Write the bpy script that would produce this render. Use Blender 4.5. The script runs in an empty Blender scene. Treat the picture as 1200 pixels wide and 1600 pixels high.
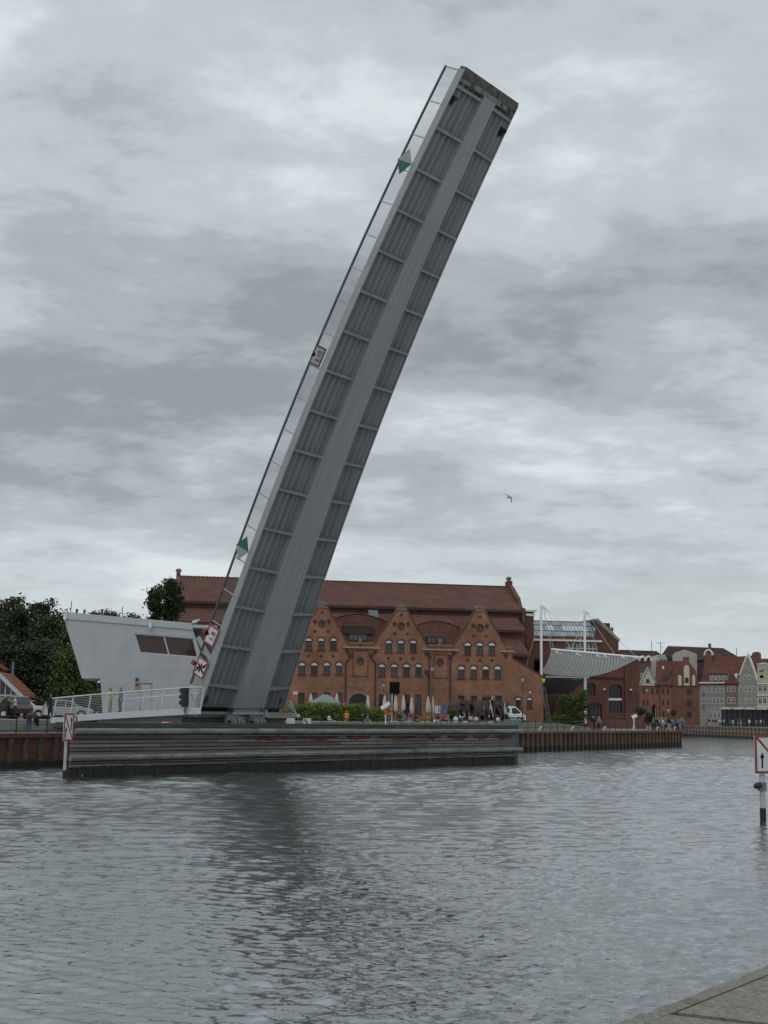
import bpy, bmesh, math, random
import numpy as np
from mathutils import Vector, Matrix
from mathutils.geometry import tessellate_polygon
R = math.radians
rnd = random.Random(7)
sc = bpy.context.scene
COL = sc.collection

# ------------------------------------------------------------------ camera
CAM = Vector((0.0, 0.0, 3.5)); FPX = 2150.0; PITCH = R(8.45); ROLL = R(0.8)
_f = Vector((0, math.cos(PITCH), math.sin(PITCH)))
_r0 = Vector((1, 0, 0)); _u0 = Vector((0, -math.sin(PITCH), math.cos(PITCH)))
_r = _r0*math.cos(ROLL) + _u0*math.sin(ROLL); _u = _u0*math.cos(ROLL) - _r0*math.sin(ROLL)
cd = bpy.data.cameras.new('camera'); cam = bpy.data.objects.new('camera', cd); COL.objects.link(cam)
M = Matrix((( _r.x, _u.x, -_f.x, CAM.x), (_r.y, _u.y, -_f.y, CAM.y), (_r.z, _u.z, -_f.z, CAM.z), (0, 0, 0, 1)))
cam.matrix_world = M
cd.sensor_fit = 'VERTICAL'; cd.sensor_height = 36.0; cd.lens = FPX/1600*36.0
cd.clip_start = 0.1; cd.clip_end = 6000
sc.camera = cam
sc.render.resolution_x = 768; sc.render.resolution_y = 1024

# ------------------------------------------------------------------ overcast sky and soft sun
SUN_EL, SUN_AZ = R(52), R(200)
W = bpy.data.worlds.new('World'); sc.world = W; W.use_nodes = True
nt = W.node_tree; nt.nodes.clear()
def N(tree, t, **k):
    n = tree.nodes.new(t)
    for a, b in k.items(): setattr(n, a, b)
    return n
def mth(tree, op, a, b=None, clamp=False):
    n = N(tree, 'ShaderNodeMath', operation=op); n.use_clamp = clamp
    for i, v in enumerate((a, b)):
        if v is None: continue
        if isinstance(v, (int, float)): n.inputs[i].default_value = v
        else: tree.links.new(v, n.inputs[i])
    return n.outputs[0]
def ramp(tree, fac, stops, interp='LINEAR'):
    n = N(tree, 'ShaderNodeValToRGB'); e = n.color_ramp.elements; n.color_ramp.interpolation = interp
    while len(e) < len(stops): e.new(0.5)
    for i, (p, c) in enumerate(stops):
        e[i].position = p; e[i].color = (c[0], c[1], c[2], 1) if not isinstance(c, (int, float)) else (c, c, c, 1)
    tree.links.new(fac, n.inputs[0]); return n.outputs[0]
def maprange(tree, v, a, b, c, d, smooth=True):
    n = N(tree, 'ShaderNodeMapRange'); n.clamp = True
    if smooth: n.interpolation_type = 'SMOOTHSTEP'
    for i, x in enumerate((a, b, c, d)): n.inputs[i+1].default_value = x
    tree.links.new(v, n.inputs[0]); return n.outputs[0]
def mixc(tree, fac, a, b, blend='MIX'):
    n = N(tree, 'ShaderNodeMix', data_type='RGBA', blend_type=blend)
    for s, v in ((0, fac), (6, a), (7, b)):
        if hasattr(v, 'links'): tree.links.new(v, n.inputs[s])
        elif isinstance(v, (int, float)): n.inputs[s].default_value = v
        else: n.inputs[s].default_value = (v[0], v[1], v[2], 1)
    return n.outputs[2]
def noise(tree, vec, scale, detail=5, rough=0.55, dist=0.0, dims='3D'):
    n = N(tree, 'ShaderNodeTexNoise', noise_dimensions=dims)
    n.inputs['Scale'].default_value = scale; n.inputs['Detail'].default_value = detail
    n.inputs['Roughness'].default_value = rough; n.inputs['Distortion'].default_value = dist
    if vec is not None: tree.links.new(vec, n.inputs['Vector'])
    return n.outputs[0]
sky = N(nt, 'ShaderNodeTexSky', sky_type='NISHITA'); sky.sun_disc = False
sky.sun_elevation = SUN_EL; sky.sun_rotation = SUN_AZ
tc = N(nt, 'ShaderNodeTexCoord'); sx = N(nt, 'ShaderNodeSeparateXYZ'); nt.links.new(tc.outputs['Generated'], sx.inputs[0])
zc = mth(nt, 'MAXIMUM', sx.outputs[2], 0.0)
den = mth(nt, 'ADD', zc, 0.17)
ux = mth(nt, 'DIVIDE', sx.outputs[0], den); uy = mth(nt, 'DIVIDE', sx.outputs[1], den)
cx = N(nt, 'ShaderNodeCombineXYZ'); nt.links.new(mth(nt, 'MULTIPLY', ux, 0.9), cx.inputs[0]); nt.links.new(uy, cx.inputs[1])
cx.inputs[2].default_value = 3.7
n1 = noise(nt, cx.outputs[0], 1.15, 7, 0.52, 0.1)
n2 = noise(nt, cx.outputs[0], 4.4, 10, 0.62, 0.1)
cm = mth(nt, 'ADD', mth(nt, 'MULTIPLY', n1, 0.58), mth(nt, 'MULTIPLY', n2, 0.42))
cloud = ramp(nt, cm, [(0.37, (0.29, 0.325, 0.345)), (0.455, (0.395, 0.44, 0.462)), (0.53, (0.51, 0.565, 0.595)), (0.63, (0.69, 0.75, 0.77))], 'EASE')
# thin bright veil towards the horizon, brighter zenith (overcast luminance distribution)
hz = maprange(nt, sx.outputs[2], 0.02, 0.20, 0.62, 0.0)
cloud = mixc(nt, hz, cloud, (0.66, 0.72, 0.73))
zen = maprange(nt, sx.outputs[2], 0.66, 0.95, 1.0, 2.1)
zv = N(nt, 'ShaderNodeVectorMath', operation='SCALE'); nt.links.new(cloud, zv.inputs[0]); nt.links.new(zen, zv.inputs['Scale'])
skys = N(nt, 'ShaderNodeVectorMath', operation='SCALE'); nt.links.new(sky.outputs[0], skys.inputs[0]); skys.inputs['Scale'].default_value = 0.06
tot = mixc(nt, 0.94, skys.outputs[0], zv.outputs[0])
bg = N(nt, 'ShaderNodeBackground'); nt.links.new(tot, bg.inputs[0]); bg.inputs[1].default_value = 1.07
wo = N(nt, 'ShaderNodeOutputWorld'); nt.links.new(bg.outputs[0], wo.inputs[0])
sd = bpy.data.lights.new('sun', 'SUN'); sd.energy = 0.65; sd.angle = R(25); sd.color = (1.0, 0.97, 0.93)
so = bpy.data.objects.new('sun', sd); COL.objects.link(so)
sdir = Vector((math.sin(SUN_AZ)*math.cos(SUN_EL), math.cos(SUN_AZ)*math.cos(SUN_EL), math.sin(SUN_EL)))
so.rotation_euler = sdir.to_track_quat('Z', 'Y').to_euler(); so.location = (0, -30, 80)
vs = sc.view_settings; vs.view_transform = 'Standard'; vs.look = 'None'; vs.exposure = 0.0; vs.gamma = 1.0
sc.cycles.max_bounces = 6; sc.cycles.use_denoising = True

# ------------------------------------------------------------------ geometry helpers
def ray(px, py):
    dx, dy = px-600.0, py-800.0
    c, s = math.cos(ROLL), math.sin(ROLL)
    x = c*dx+s*dy; y = -s*dx+c*dy
    return _f*FPX + _r0*x - _u0*y
def at(px, py, Y):
    d = ray(px, py); return CAM + d*(Y/d.y)
def onz(px, py, z):
    d = ray(px, py); return CAM + d*((z-CAM.z)/d.z)
class Frame:
    """a building's own axes: s along its front, t into it, z up"""
    def __init__(self, x, y, z, a):
        self.o = Vector((x, y, z)); self.a = a
        self.u = Vector((math.cos(a), math.sin(a), 0)); self.v = Vector((-math.sin(a), math.cos(a), 0))
    def hit(self, px, py, t=0.0):
        d = ray(px, py); p0 = self.o + self.v*t
        k = (p0-CAM).dot(self.v)/d.dot(self.v)
        p = CAM + d*k - self.o
        return (p.dot(self.u), p.z)
    def s(self, px, t=0.0, py=1110): return self.hit(px, py, t)[0]
    def h(self, py, t=0.0, px=700): return self.hit(px, py, t)[1]
    def w(self, s, t, z=0): return self.o + self.u*s + self.v*t + Vector((0, 0, z))
def empty(name, loc, rz=0.0):
    o = bpy.data.objects.new(name, None); COL.objects.link(o)
    o.location = loc; o.rotation_euler = (0, 0, rz); o.empty_display_size = 0.2
    return o
def tag(o, label=None, cat=None, group=None, kind=None):
    if label: o['label'] = label
    if cat: o['category'] = cat
    if group: o['group'] = group
    if kind: o['kind'] = kind
    return o
def thing(name, label, cat, loc=(0, 0, 0), rz=0.0, group=None):
    return tag(empty(name, loc, rz), label, cat, group)
def fthing(name, label, cat, F, group=None):
    return thing(name, label, cat, F.o, F.a, group)
class MB:
    def __init__(self): self.v = []; self.f = []; self.m = []; self.sm = []
    def add(self, vs, fs, m=0, smooth=False):
        b = len(self.v); self.v += [tuple(x) for x in vs]
        for f in fs: self.f.append(tuple(b+i for i in f)); self.m.append(m); self.sm.append(smooth)
        return self
    def box(self, x0, y0, z0, x1, y1, z1, m=0):
        v = [(x0,y0,z0),(x1,y0,z0),(x1,y1,z0),(x0,y1,z0),(x0,y0,z1),(x1,y0,z1),(x1,y1,z1),(x0,y1,z1)]
        return self.add(v, [(0,3,2,1),(4,5,6,7),(0,1,5,4),(1,2,6,5),(2,3,7,6),(3,0,4,7)], m)
    def hexa(self, lo, hi, m=0):   # two quads, lo and hi, same winding
        return self.add(list(lo)+list(hi), [(0,3,2,1),(4,5,6,7),(0,1,5,4),(1,2,6,5),(2,3,7,6),(3,0,4,7)], m)
    def poly(self, pts, m=0): return self.add(pts, [tuple(range(len(pts)))], m)
    def prism(self, pts, y0, y1, m=0, mcap=None):
        """(x,z) outline extruded along y"""
        n = len(pts); v = [(p[0], y0, p[1]) for p in pts]+[(p[0], y1, p[1]) for p in pts]
        mc = m if mcap is None else mcap
        tri = tessellate_polygon([[Vector((p[0], p[1], 0)) for p in pts]])
        self.add(v, [tuple(t) for t in tri]+[tuple(n+i for i in reversed(t)) for t in tri], mc)
        self.add(v, [(i, (i+1) % n, n+(i+1) % n, n+i) for i in range(n)], m)
        return self
    def wall(self, outer, holes, y0, y1, m=0):
        """(x,z) outline with openings, thickness y0..y1, real reveals"""
        loops = [outer]+holes
        tri = tessellate_polygon([[Vector((p[0], p[1], 0)) for p in l] for l in loops])
        flat = [p for l in loops for p in l]; n = len(flat)
        v = [(p[0], y0, p[1]) for p in flat]+[(p[0], y1, p[1]) for p in flat]
        fs = [tuple(t) for t in tri]+[tuple(n+i for i in reversed(t)) for t in tri]
        b = 0
        for l in loops:
            k = len(l); fs += [(b+i, b+(i+1) % k, n+b+(i+1) % k, n+b+i) for i in range(k)]; b += k
        return self.add(v, fs, m)
    def tube(self, p0, p1, r0, r1=None, n=8, m=0, caps=True, smooth=True):
        r1 = r0 if r1 is None else r1
        p0 = Vector(p0); p1 = Vector(p1); d = (p1-p0)
        if d.length < 1e-6: return self
        d.normalize(); a = d.orthogonal().normalized(); b = d.cross(a)
        v = []
        for p, r in ((p0, r0), (p1, r1)):
            for i in range(n):
                t = 2*math.pi*i/n; v.append(p+(a*math.cos(t)+b*math.sin(t))*r)
        self.add(v, [(i, (i+1) % n, n+(i+1) % n, n+i) for i in range(n)], m, smooth)
        if caps: self.add(v, [tuple(reversed(range(n))), tuple(range(n, 2*n))], m)
        return self
    def path(self, pts, r, n=6, m=0):
        for a, b in zip(pts[:-1], pts[1:]): self.tube(a, b, r, r, n, m)
        return self
    def bar(self, p0, p1, w, h, up=(0, 0, 1), m=0):
        p0 = Vector(p0); p1 = Vector(p1); d = (p1-p0).normalized(); up = Vector(up)
        s = d.cross(up)
        if s.length < 1e-5: s = d.orthogonal()
        s.normalize(); u = s.cross(d).normalized()
        q = lambda p: [p-s*w/2-u*h/2, p+s*w/2-u*h/2, p+s*w/2+u*h/2, p-s*w/2+u*h/2]
        return self.hexa(q(p0), q(p1), m)
    def lathe(self, prof, n=12, c=(0, 0, 0), m=0, smooth=True):
        v = []
        for r, z in prof:
            for i in range(n):
                t = 2*math.pi*i/n; v.append((c[0]+r*math.cos(t), c[1]+r*math.sin(t), c[2]+z))
        fs = []
        for k in range(len(prof)-1):
            for i in range(n): fs.append((k*n+i, k*n+(i+1) % n, (k+1)*n+(i+1) % n, (k+1)*n+i))
        fs += [tuple(reversed(range(n))), tuple(range((len(prof)-1)*n, len(prof)*n))]
        return self.add(v, fs, m, smooth)
    def xform(self, Mx):
        self.v = [tuple(Mx @ Vector(p)) for p in self.v]; return self
    def build(self, name, mats, parent=None, label=None):
        me = bpy.data.meshes.new(name); me.from_pydata(self.v, [], self.f)
        if not isinstance(mats, (list, tuple)): mats = [mats]
        for x in mats: me.materials.append(x)
        me.polygons.foreach_set('material_index', self.m); me.polygons.foreach_set('use_smooth', self.sm)
        bm = bmesh.new(); bm.from_mesh(me); bmesh.ops.recalc_face_normals(bm, faces=bm.faces); bm.to_mesh(me); bm.free()
        me.update()
        o = bpy.data.objects.new(name, me); COL.objects.link(o)
        if parent: o.parent = parent
        if label: o['label'] = label
        return o
def npmesh(name, v, f, mats, parent=None, midx=None, smooth=False):
    me = bpy.data.meshes.new(name); v = np.asarray(v, np.float32); f = np.asarray(f, np.int32); k = f.shape[1]
    me.vertices.add(len(v)); me.vertices.foreach_set('co', v.ravel())
    me.loops.add(f.size); me.loops.foreach_set('vertex_index', f.ravel())
    me.polygons.add(len(f)); me.polygons.foreach_set('loop_start', np.arange(0, f.size, k, dtype=np.int32))
    me.polygons.foreach_set('loop_total', np.full(len(f), k, np.int32))
    if not isinstance(mats, (list, tuple)): mats = [mats]
    for x in mats: me.materials.append(x)
    if midx is not None: me.polygons.foreach_set('material_index', np.asarray(midx, np.int32))
    if smooth: me.polygons.foreach_set('use_smooth', np.ones(len(f), bool))
    me.update(calc_edges=True); me.validate()
    o = bpy.data.objects.new(name, me); COL.objects.link(o)
    if parent: o.parent = parent
    return o
def copy_tree(o, parent=None):
    c = o.copy(); COL.objects.link(c); c.parent = parent
    for ch in list(o.children): copy_tree(ch, c)
    return c

# ------------------------------------------------------------------ materials
MATS = {}
def pm(name, col, rough=0.6, var=0.18, scale=3.0, metal=0.0, bump=0.0, spec=0.5, stretch=(1, 1, 1), bscale=None):
    m = bpy.data.materials.new(name); m.use_nodes = True; t = m.node_tree; b = t.nodes['Principled BSDF']
    b.inputs['Roughness'].default_value = rough; b.inputs['Metallic'].default_value = metal
    b.inputs['Specular IOR Level'].default_value = spec
    tcn = N(t, 'ShaderNodeTexCoord'); mp = N(t, 'ShaderNodeMapping'); mp.inputs['Scale'].default_value = stretch
    t.links.new(tcn.outputs['Object'], mp.inputs[0])
    if var > 0:
        nz = noise(t, mp.outputs[0], scale, 6, 0.6)
        lo = [c*(1-var*1.6) for c in col]; hi = [min(1, c*(1+var*1.6)) for c in col]
        t.links.new(ramp(t, nz, [(0.25, lo), (0.75, hi)]), b.inputs['Base Color'])
    else: b.inputs['Base Color'].default_value = (*col, 1)
    if bump > 0:
        bn = N(t, 'ShaderNodeBump'); bn.inputs['Strength'].default_value = bump; bn.inputs['Distance'].default_value = 0.03
        t.links.new(noise(t, mp.outputs[0], bscale or scale*4, 6, 0.6), bn.inputs['Height']); t.links.new(bn.outputs[0], b.inputs['Normal'])
    MATS[name] = m; return m
def wallvec(t):
    """(along wall, height) from object coordinates, whatever way the wall faces"""
    tcn = N(t, 'ShaderNodeTexCoord'); s = N(t, 'ShaderNodeSeparateXYZ'); t.links.new(tcn.outputs['Object'], s.inputs[0])
    c = N(t, 'ShaderNodeCombineXYZ'); t.links.new(mth(t, 'ADD', s.outputs[0], s.outputs[1]), c.inputs[0]); t.links.new(s.outputs[2], c.inputs[1])
    return c.outputs[0], tcn.outputs['Object']
def brickmat(name, c1, c2, mort, bw=0.30, bh=0.085, stain=0.35, rough=0.85):
    m = bpy.data.materials.new(name); m.use_nodes = True; t = m.node_tree; b = t.nodes['Principled BSDF']; b.inputs['Roughness'].default_value = rough
    b.inputs['Specular IOR Level'].default_value = 0.25
    wv, ob = wallvec(t)
    br = N(t, 'ShaderNodeTexBrick'); t.links.new(wv, br.inputs['Vector']); br.inputs['Scale'].default_value = 1.0
    br.inputs['Brick Width'].default_value = bw; br.inputs['Row Height'].default_value = bh; br.inputs['Mortar Size'].default_value = 0.010
    for k, c in (('Color1', c1), ('Color2', c2), ('Mortar', mort)): br.inputs[k].default_value = (*c, 1)
    st = noise(t, ob, 0.35, 6, 0.62); st2 = noise(t, ob, 2.2, 5, 0.6)
    f1 = ramp(t, st, [(0.3, 1-stain), (0.68, 1+stain*0.35)]); f2 = ramp(t, st2, [(0.3, 0.86), (0.7, 1.12)])
    o = mixc(t, 1.0, mixc(t, 1.0, br.outputs[0], f1, 'MULTIPLY'), f2, 'MULTIPLY')
    t.links.new(o, b.inputs['Base Color'])
    bn = N(t, 'ShaderNodeBump'); bn.inputs['Strength'].default_value = 0.35; bn.inputs['Distance'].default_value = 0.01; bn.invert = True
    t.links.new(br.outputs['Fac'], bn.inputs['Height']); t.links.new(bn.outputs[0], b.inputs['Normal'])
    MATS[name] = m; return m
def tilemat(name, c1, c2, gap, row=0.34, width=0.26):
    m = bpy.data.materials.new(name); m.use_nodes = True; t = m.node_tree; b = t.nodes['Principled BSDF']; b.inputs['Roughness'].default_value = 0.8
    b.inputs['Specular IOR Level'].default_value = 0.25
    wv, ob = wallvec(t)
    br = N(t, 'ShaderNodeTexBrick'); t.links.new(wv, br.inputs['Vector']); br.inputs['Scale'].default_value = 1.0
    br.inputs['Brick Width'].default_value = width; br.inputs['Row Height'].default_value = row; br.inputs['Mortar Size'].default_value = 0.045
    br.inputs['Mortar Smooth'].default_value = 0.6
    for k, c in (('Color1', c1), ('Color2', c2), ('Mortar', gap)): br.inputs[k].default_value = (*c, 1)
    st = noise(t, ob, 0.5, 6, 0.65); f1 = ramp(t, st, [(0.3, 0.72), (0.7, 1.18)])
    t.links.new(mixc(t, 1.0, br.outputs[0], f1, 'MULTIPLY'), b.inputs['Base Color'])
    bn = N(t, 'ShaderNodeBump'); bn.inputs['Strength'].default_value = 0.6; bn.inputs['Distance'].default_value = 0.04; bn.invert = True
    t.links.new(br.outputs['Fac'], bn.inputs['Height']); t.links.new(bn.outputs[0], b.inputs['Normal'])
    MATS[name] = m; return m
def plankmat(name, col, zstep=0.2, var=0.3, rough=0.85, axis_len=3.0):
    m = bpy.data.materials.new(name); m.use_nodes = True; t = m.node_tree; b = t.nodes['Principled BSDF']; b.inputs['Roughness'].default_value = rough
    wv, ob = wallvec(t)
    br = N(t, 'ShaderNodeTexBrick'); t.links.new(wv, br.inputs['Vector']); br.inputs['Scale'].default_value = 1.0
    br.inputs['Brick Width'].default_value = axis_len; br.inputs['Row Height'].default_value = zstep; br.inputs['Mortar Size'].default_value = 0.012
    br.inputs['Color1'].default_value = (*[c*(1-var) for c in col], 1); br.inputs['Color2'].default_value = (*[c*(1+var) for c in col], 1)
    br.inputs['Mortar'].default_value = (*[c*0.18 for c in col], 1)
    mp = N(t, 'ShaderNodeMapping'); mp.inputs['Scale'].default_value = (0.6, 0.6, 9); t.links.new(ob, mp.inputs[0])
    f = ramp(t, noise(t, mp.outputs[0], 1.5, 6, 0.65), [(0.3, 0.6), (0.7, 1.3)])
    t.links.new(mixc(t, 1.0, br.outputs[0], f, 'MULTIPLY'), b.inputs['Base Color'])
    MATS[name] = m; return m
def panelmat(name, col, zstep, L, joint=0.72):
    m = bpy.data.materials.new(name); m.use_nodes = True; t = m.node_tree; b = t.nodes['Principled BSDF']; b.inputs['Roughness'].default_value = 0.5
    wv, ob = wallvec(t); br = N(t, 'ShaderNodeTexBrick'); t.links.new(wv, br.inputs['Vector']); br.inputs['Scale'].default_value = 1.0; br.offset = 0.5
    br.inputs['Brick Width'].default_value = L; br.inputs['Row Height'].default_value = zstep; br.inputs['Mortar Size'].default_value = 0.012
    for k_, f in (('Color1', .97), ('Color2', 1.03), ('Mortar', joint)): br.inputs[k_].default_value = (*[c*f for c in col], 1)
    mp = N(t, 'ShaderNodeMapping'); mp.inputs['Scale'].default_value = (0.8, 0.8, 0.25); t.links.new(ob, mp.inputs[0])
    f = ramp(t, noise(t, mp.outputs[0], 1.1, 6, 0.6), [(0.3, 0.9), (0.7, 1.06)])
    t.links.new(mixc(t, 1.0, br.outputs[0], f, 'MULTIPLY'), b.inputs['Base Color']); MATS[name] = m; return m
cladding = panelmat('metal_cladding', (0.45, 0.465, 0.48), 0.30, 60.0, 0.88)
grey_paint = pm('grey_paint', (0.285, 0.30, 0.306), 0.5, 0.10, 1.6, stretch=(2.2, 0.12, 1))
light_paint = pm('light_grey_paint', (0.46, 0.49, 0.50), 0.45, 0.06, 2.0)
pale_steel = pm('pale_steel', (0.52, 0.54, 0.55), 0.4, 0.08, 4.0)
rust_grime = pm('grimy_steel', (0.10, 0.095, 0.085), 0.8, 0.4, 3.0)
rubber = pm('black_rubber', (0.02, 0.02, 0.021), 0.7, 0.2, 5.0)
black_metal = pm('black_metal', (0.018, 0.018, 0.02), 0.5, 0.15, 5.0)
dark_green = pm('dark_green_paint', (0.06, 0.08, 0.07), 0.5, 0.15, 3.0)
sign_white = pm('sign_white', (0.56, 0.56, 0.56), 0.5, 0.04, 6.0)
sign_red = pm('sign_red', (0.24, 0.03, 0.03), 0.5, 0.08, 6.0)
sign_green = pm('sign_green', (0.01, 0.10, 0.07), 0.5, 0.05, 6.0)
sign_black = pm('sign_black', (0.006, 0.006, 0.007), 0.8, 0.0, spec=0.15)
white_paint = pm('white_paint', (0.78, 0.79, 0.79), 0.45, 0.05, 3.0)
concrete = pm('concrete', (0.26, 0.255, 0.24), 0.9, 0.22, 1.2, bump=0.4)
dark_concrete = pm('dark_concrete', (0.10, 0.10, 0.095), 0.9, 0.3, 1.0, bump=0.3)

glass_dark = pm('dark_glass', (0.012, 0.013, 0.014), 0.08, 0.0)
glass_brown = pm('brown_reflection_glass', (0.055, 0.026, 0.022), 0.06, 0.25, 1.2, spec=0.5)  # reflection of a brick roof put into the base colour as brown
glass_grey = pm('grey_glass', (0.06, 0.07, 0.075), 0.1, 0.2, 1.5)
frame_dark = pm('dark_window_frame', (0.045, 0.03, 0.025), 0.6, 0.1, 4.0)
white_frame = pm('white_window_frame', (0.68, 0.67, 0.64), 0.6, 0.05, 4.0)
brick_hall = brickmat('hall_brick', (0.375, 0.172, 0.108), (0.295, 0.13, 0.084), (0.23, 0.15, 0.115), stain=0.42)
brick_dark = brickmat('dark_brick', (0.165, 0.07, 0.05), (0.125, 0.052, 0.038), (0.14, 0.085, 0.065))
brick_red = brickmat('red_render', (0.20, 0.09, 0.067), (0.175, 0.078, 0.058), (0.18, 0.088, 0.066), 0.5, 0.15, 0.3)
roof_tile = tilemat('old_roof_tile', (0.18, 0.080, 0.058), (0.135, 0.06, 0.045), (0.04, 0.016, 0.013))
roof_red = tilemat('red_roof_tile', (0.185, 0.07, 0.048), (0.145, 0.055, 0.04), (0.05, 0.02, 0.015))
roof_orange = tilemat('orange_roof_tile', (0.32, 0.11, 0.06), (0.25, 0.085, 0.05), (0.10, 0.035, 0.02))
roof_dark = tilemat('dark_roof_tile', (0.075, 0.036, 0.03), (0.055, 0.028, 0.024), (0.02, 0.011, 0.01))
cap_stone = pm('weathered_cap_stone', (0.17, 0.155, 0.13), 0.85, 0.25, 2.5)
stone_trim = pm('stone_trim', (0.36, 0.34, 0.30), 0.85, 0.2, 2.0)
white_fan = pm('white_window_fan', (0.66, 0.65, 0.62), 0.7, 0.06, 5.0)
gutter = pm('brown_gutter', (0.05, 0.026, 0.02), 0.6, 0.15, 3.0)
# ================================================================== SETTING
SHO = Frame(-22.3, 87.0, 0.0, R(59.2))          # shoreline of the island: s along it, t inland
QZ, TZ = 2.12, 2.92                             # quay level, terrace level
def struct(name, mb, mats): return tag(mb.build(name, mats), kind='structure')
paving = pm('paving', (0.17, 0.165, 0.155), 0.9, 0.25, 0.6, bump=0.2)
grassy = pm('worn_grass', (0.06, 0.068, 0.036), 0.95, 0.35, 0.8, bump=0.5)
# water: one sheet with real ripples, finer near the camera
def water():
    rs = [2.0]
    while rs[-1] < 240: rs.append(rs[-1]*1.0030)
    while rs[-1] < 3000: rs.append(rs[-1]*1.05)
    rs = np.array(rs); th = np.radians(np.linspace(-54, 54, 660))
    RR, TT = np.meshgrid(rs, th, indexing='ij'); X = RR*np.sin(TT); Y = RR*np.cos(TT)
    g = np.random.default_rng(5); Z = np.zeros_like(X)
    # patches of wind: rougher and calmer water
    patch = 0.5+0.5*np.sin(X*0.11+1.3*np.sin(Y*0.05)+0.7)*np.sin(Y*0.071+np.sin(X*0.09)*1.4)
    amp = 0.65+0.6*patch
    for i in range(112):
        L = 0.12*(4.6)**(g.random()**1.0) if i < 76 else (0.5+0.5*g.random() if i < 88 else 0.8+1.3*g.random())
        d = math.radians(g.normal(85, 25)); k = 2*math.pi/L
        a = 0.0105*L**0.95*(0.6+0.8*g.random())*(0.70 if i < 76 else (0.2 if i < 88 else 0.72))
        ph = g.random()*2*math.pi
        fade = np.clip((L/(RR*0.0030*2.3)-1.0), 0, 1)*(1 if i < 88 else np.clip((RR-24)/40, 0, 1))      # drop ripples the mesh cannot carry
        sh = 1.3+1.8*g.random(); Z += a*fade*2.0*np.exp(sh*(np.cos(k*(X*math.cos(d)+Y*math.sin(d))+ph+0.9*np.sin(X*0.37+i)*np.sin(Y*0.29+2*i))-1))*(0.75+0.5*np.sin(X*0.21+i*1.7)*np.sin(Y*0.17+i))
    Z = Z*amp; Z -= Z[:1000].mean()
    nr, nc = X.shape
    v = np.stack([X.ravel(), Y.ravel(), Z.ravel()], 1)
    i = np.arange(nr-1)[:, None]*nc+np.arange(nc-1)[None]; i = i.ravel()
    f = np.stack([i, i+1, i+nc+1, i+nc], 1)
    m = bpy.data.materials.new('river_water'); m.use_nodes = True; t = m.node_tree; b = t.nodes['Principled BSDF']
    b.inputs['Base Color'].default_value = (0.024, 0.028, 0.026, 1); b.inputs['Roughness'].default_value = 0.05; b.inputs['IOR'].default_value = 2.0
    g2 = N(t, 'ShaderNodeNewGeometry'); mp = N(t, 'ShaderNodeMapping'); mp.inputs['Scale'].default_value = (0.7, 2.4, 1); t.links.new(g2.outputs['Position'], mp.inputs[0])
    hgt = mth(t, 'ADD', mth(t, 'MULTIPLY', noise(t, mp.outputs[0], 5.5, 3, 0.6, 0.4), 0.55), mth(t, 'MULTIPLY', noise(t, mp.outputs[0], 1.7, 3, 0.55, 0.3), 0.8))
    bn = N(t, 'ShaderNodeBump'); ln = N(t, 'ShaderNodeVectorMath', operation='LENGTH'); t.links.new(g2.outputs['Position'], ln.inputs[0]); t.links.new(maprange(t, ln.outputs['Value'], 20, 110, 0.25, 0.7), bn.inputs['Strength']); bn.inputs['Distance'].default_value = 0.065
    t.links.new(hgt, bn.inputs['Height']); t.links.new(bn.outputs[0], b.inputs['Normal'])
    gl = N(t, 'ShaderNodeBsdfGlossy'); gl.inputs['Color'].default_value = (.92, .95, .96, 1); gl.inputs['Roughness'].default_value = 0.06; t.links.new(bn.outputs[0], gl.inputs['Normal'])
    mx = N(t, 'ShaderNodeMixShader'); mx.inputs[0].default_value = 0.23; t.links.new(b.outputs[0], mx.inputs[1]); t.links.new(gl.outputs[0], mx.inputs[2])
    t.links.new(mx.outputs[0], [n for n in t.nodes if n.type == 'OUTPUT_MATERIAL'][0].inputs[0])
    tag(npmesh('water', v, f, m, smooth=True), kind='structure')
water()
# island: low quay strip and raised terrace
P = lambda s, t, z: tuple(SHO.w(s, t, z))
SE = 125.7
gm = MB()
gm.poly([P(-80, 0.3, QZ), P(SE, 0.3, QZ), (62, 310, QZ), (120, 2500, QZ), (-2500, 2500, QZ), (-2500, 60, QZ)])
struct('ground', gm, paving)
tm = MB()
q0, q1 = 3.2, 5.6
tm.poly([P(20, q0, QZ+0.004), P(108, q0, QZ+0.004), P(104, q1+3, TZ), P(20, q1+3, TZ)], 1)
tm.poly([P(-80, q1, TZ), P(20, q1, TZ), P(20, q1+3, TZ), P(104, q1+3, TZ), P(108, 80, TZ), P(108, 2200, TZ), P(-80, 2200, TZ)], 0)
tm.poly([P(108, q0, QZ+0.004), P(108, 80, QZ+.004), P(108, 80, TZ), P(104, q1+3, TZ)], 1)
struct('terrace_ground', tm, [paving, grassy])
st = MB()
for k in range(4):
    z0 = QZ+0.004; z1 = QZ+0.2*(k+1)
    st.hexa([P(-80, q0+0.6*k, z0), P(19.9, q0+0.6*k, z0), P(19.9, q0+0.6*(k+1), z0), P(-80, q0+0.6*(k+1), z0)],
            [P(-80, q0+0.6*k, z1), P(19.9, q0+0.6*k, z1), P(19.9, q0+0.6*(k+1), z1), P(-80, q0+0.6*(k+1), z1)])
struct('steps', st, pm('step_stone', (0.23, 0.225, 0.21), 0.9, 0.15, 1.5))
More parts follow.
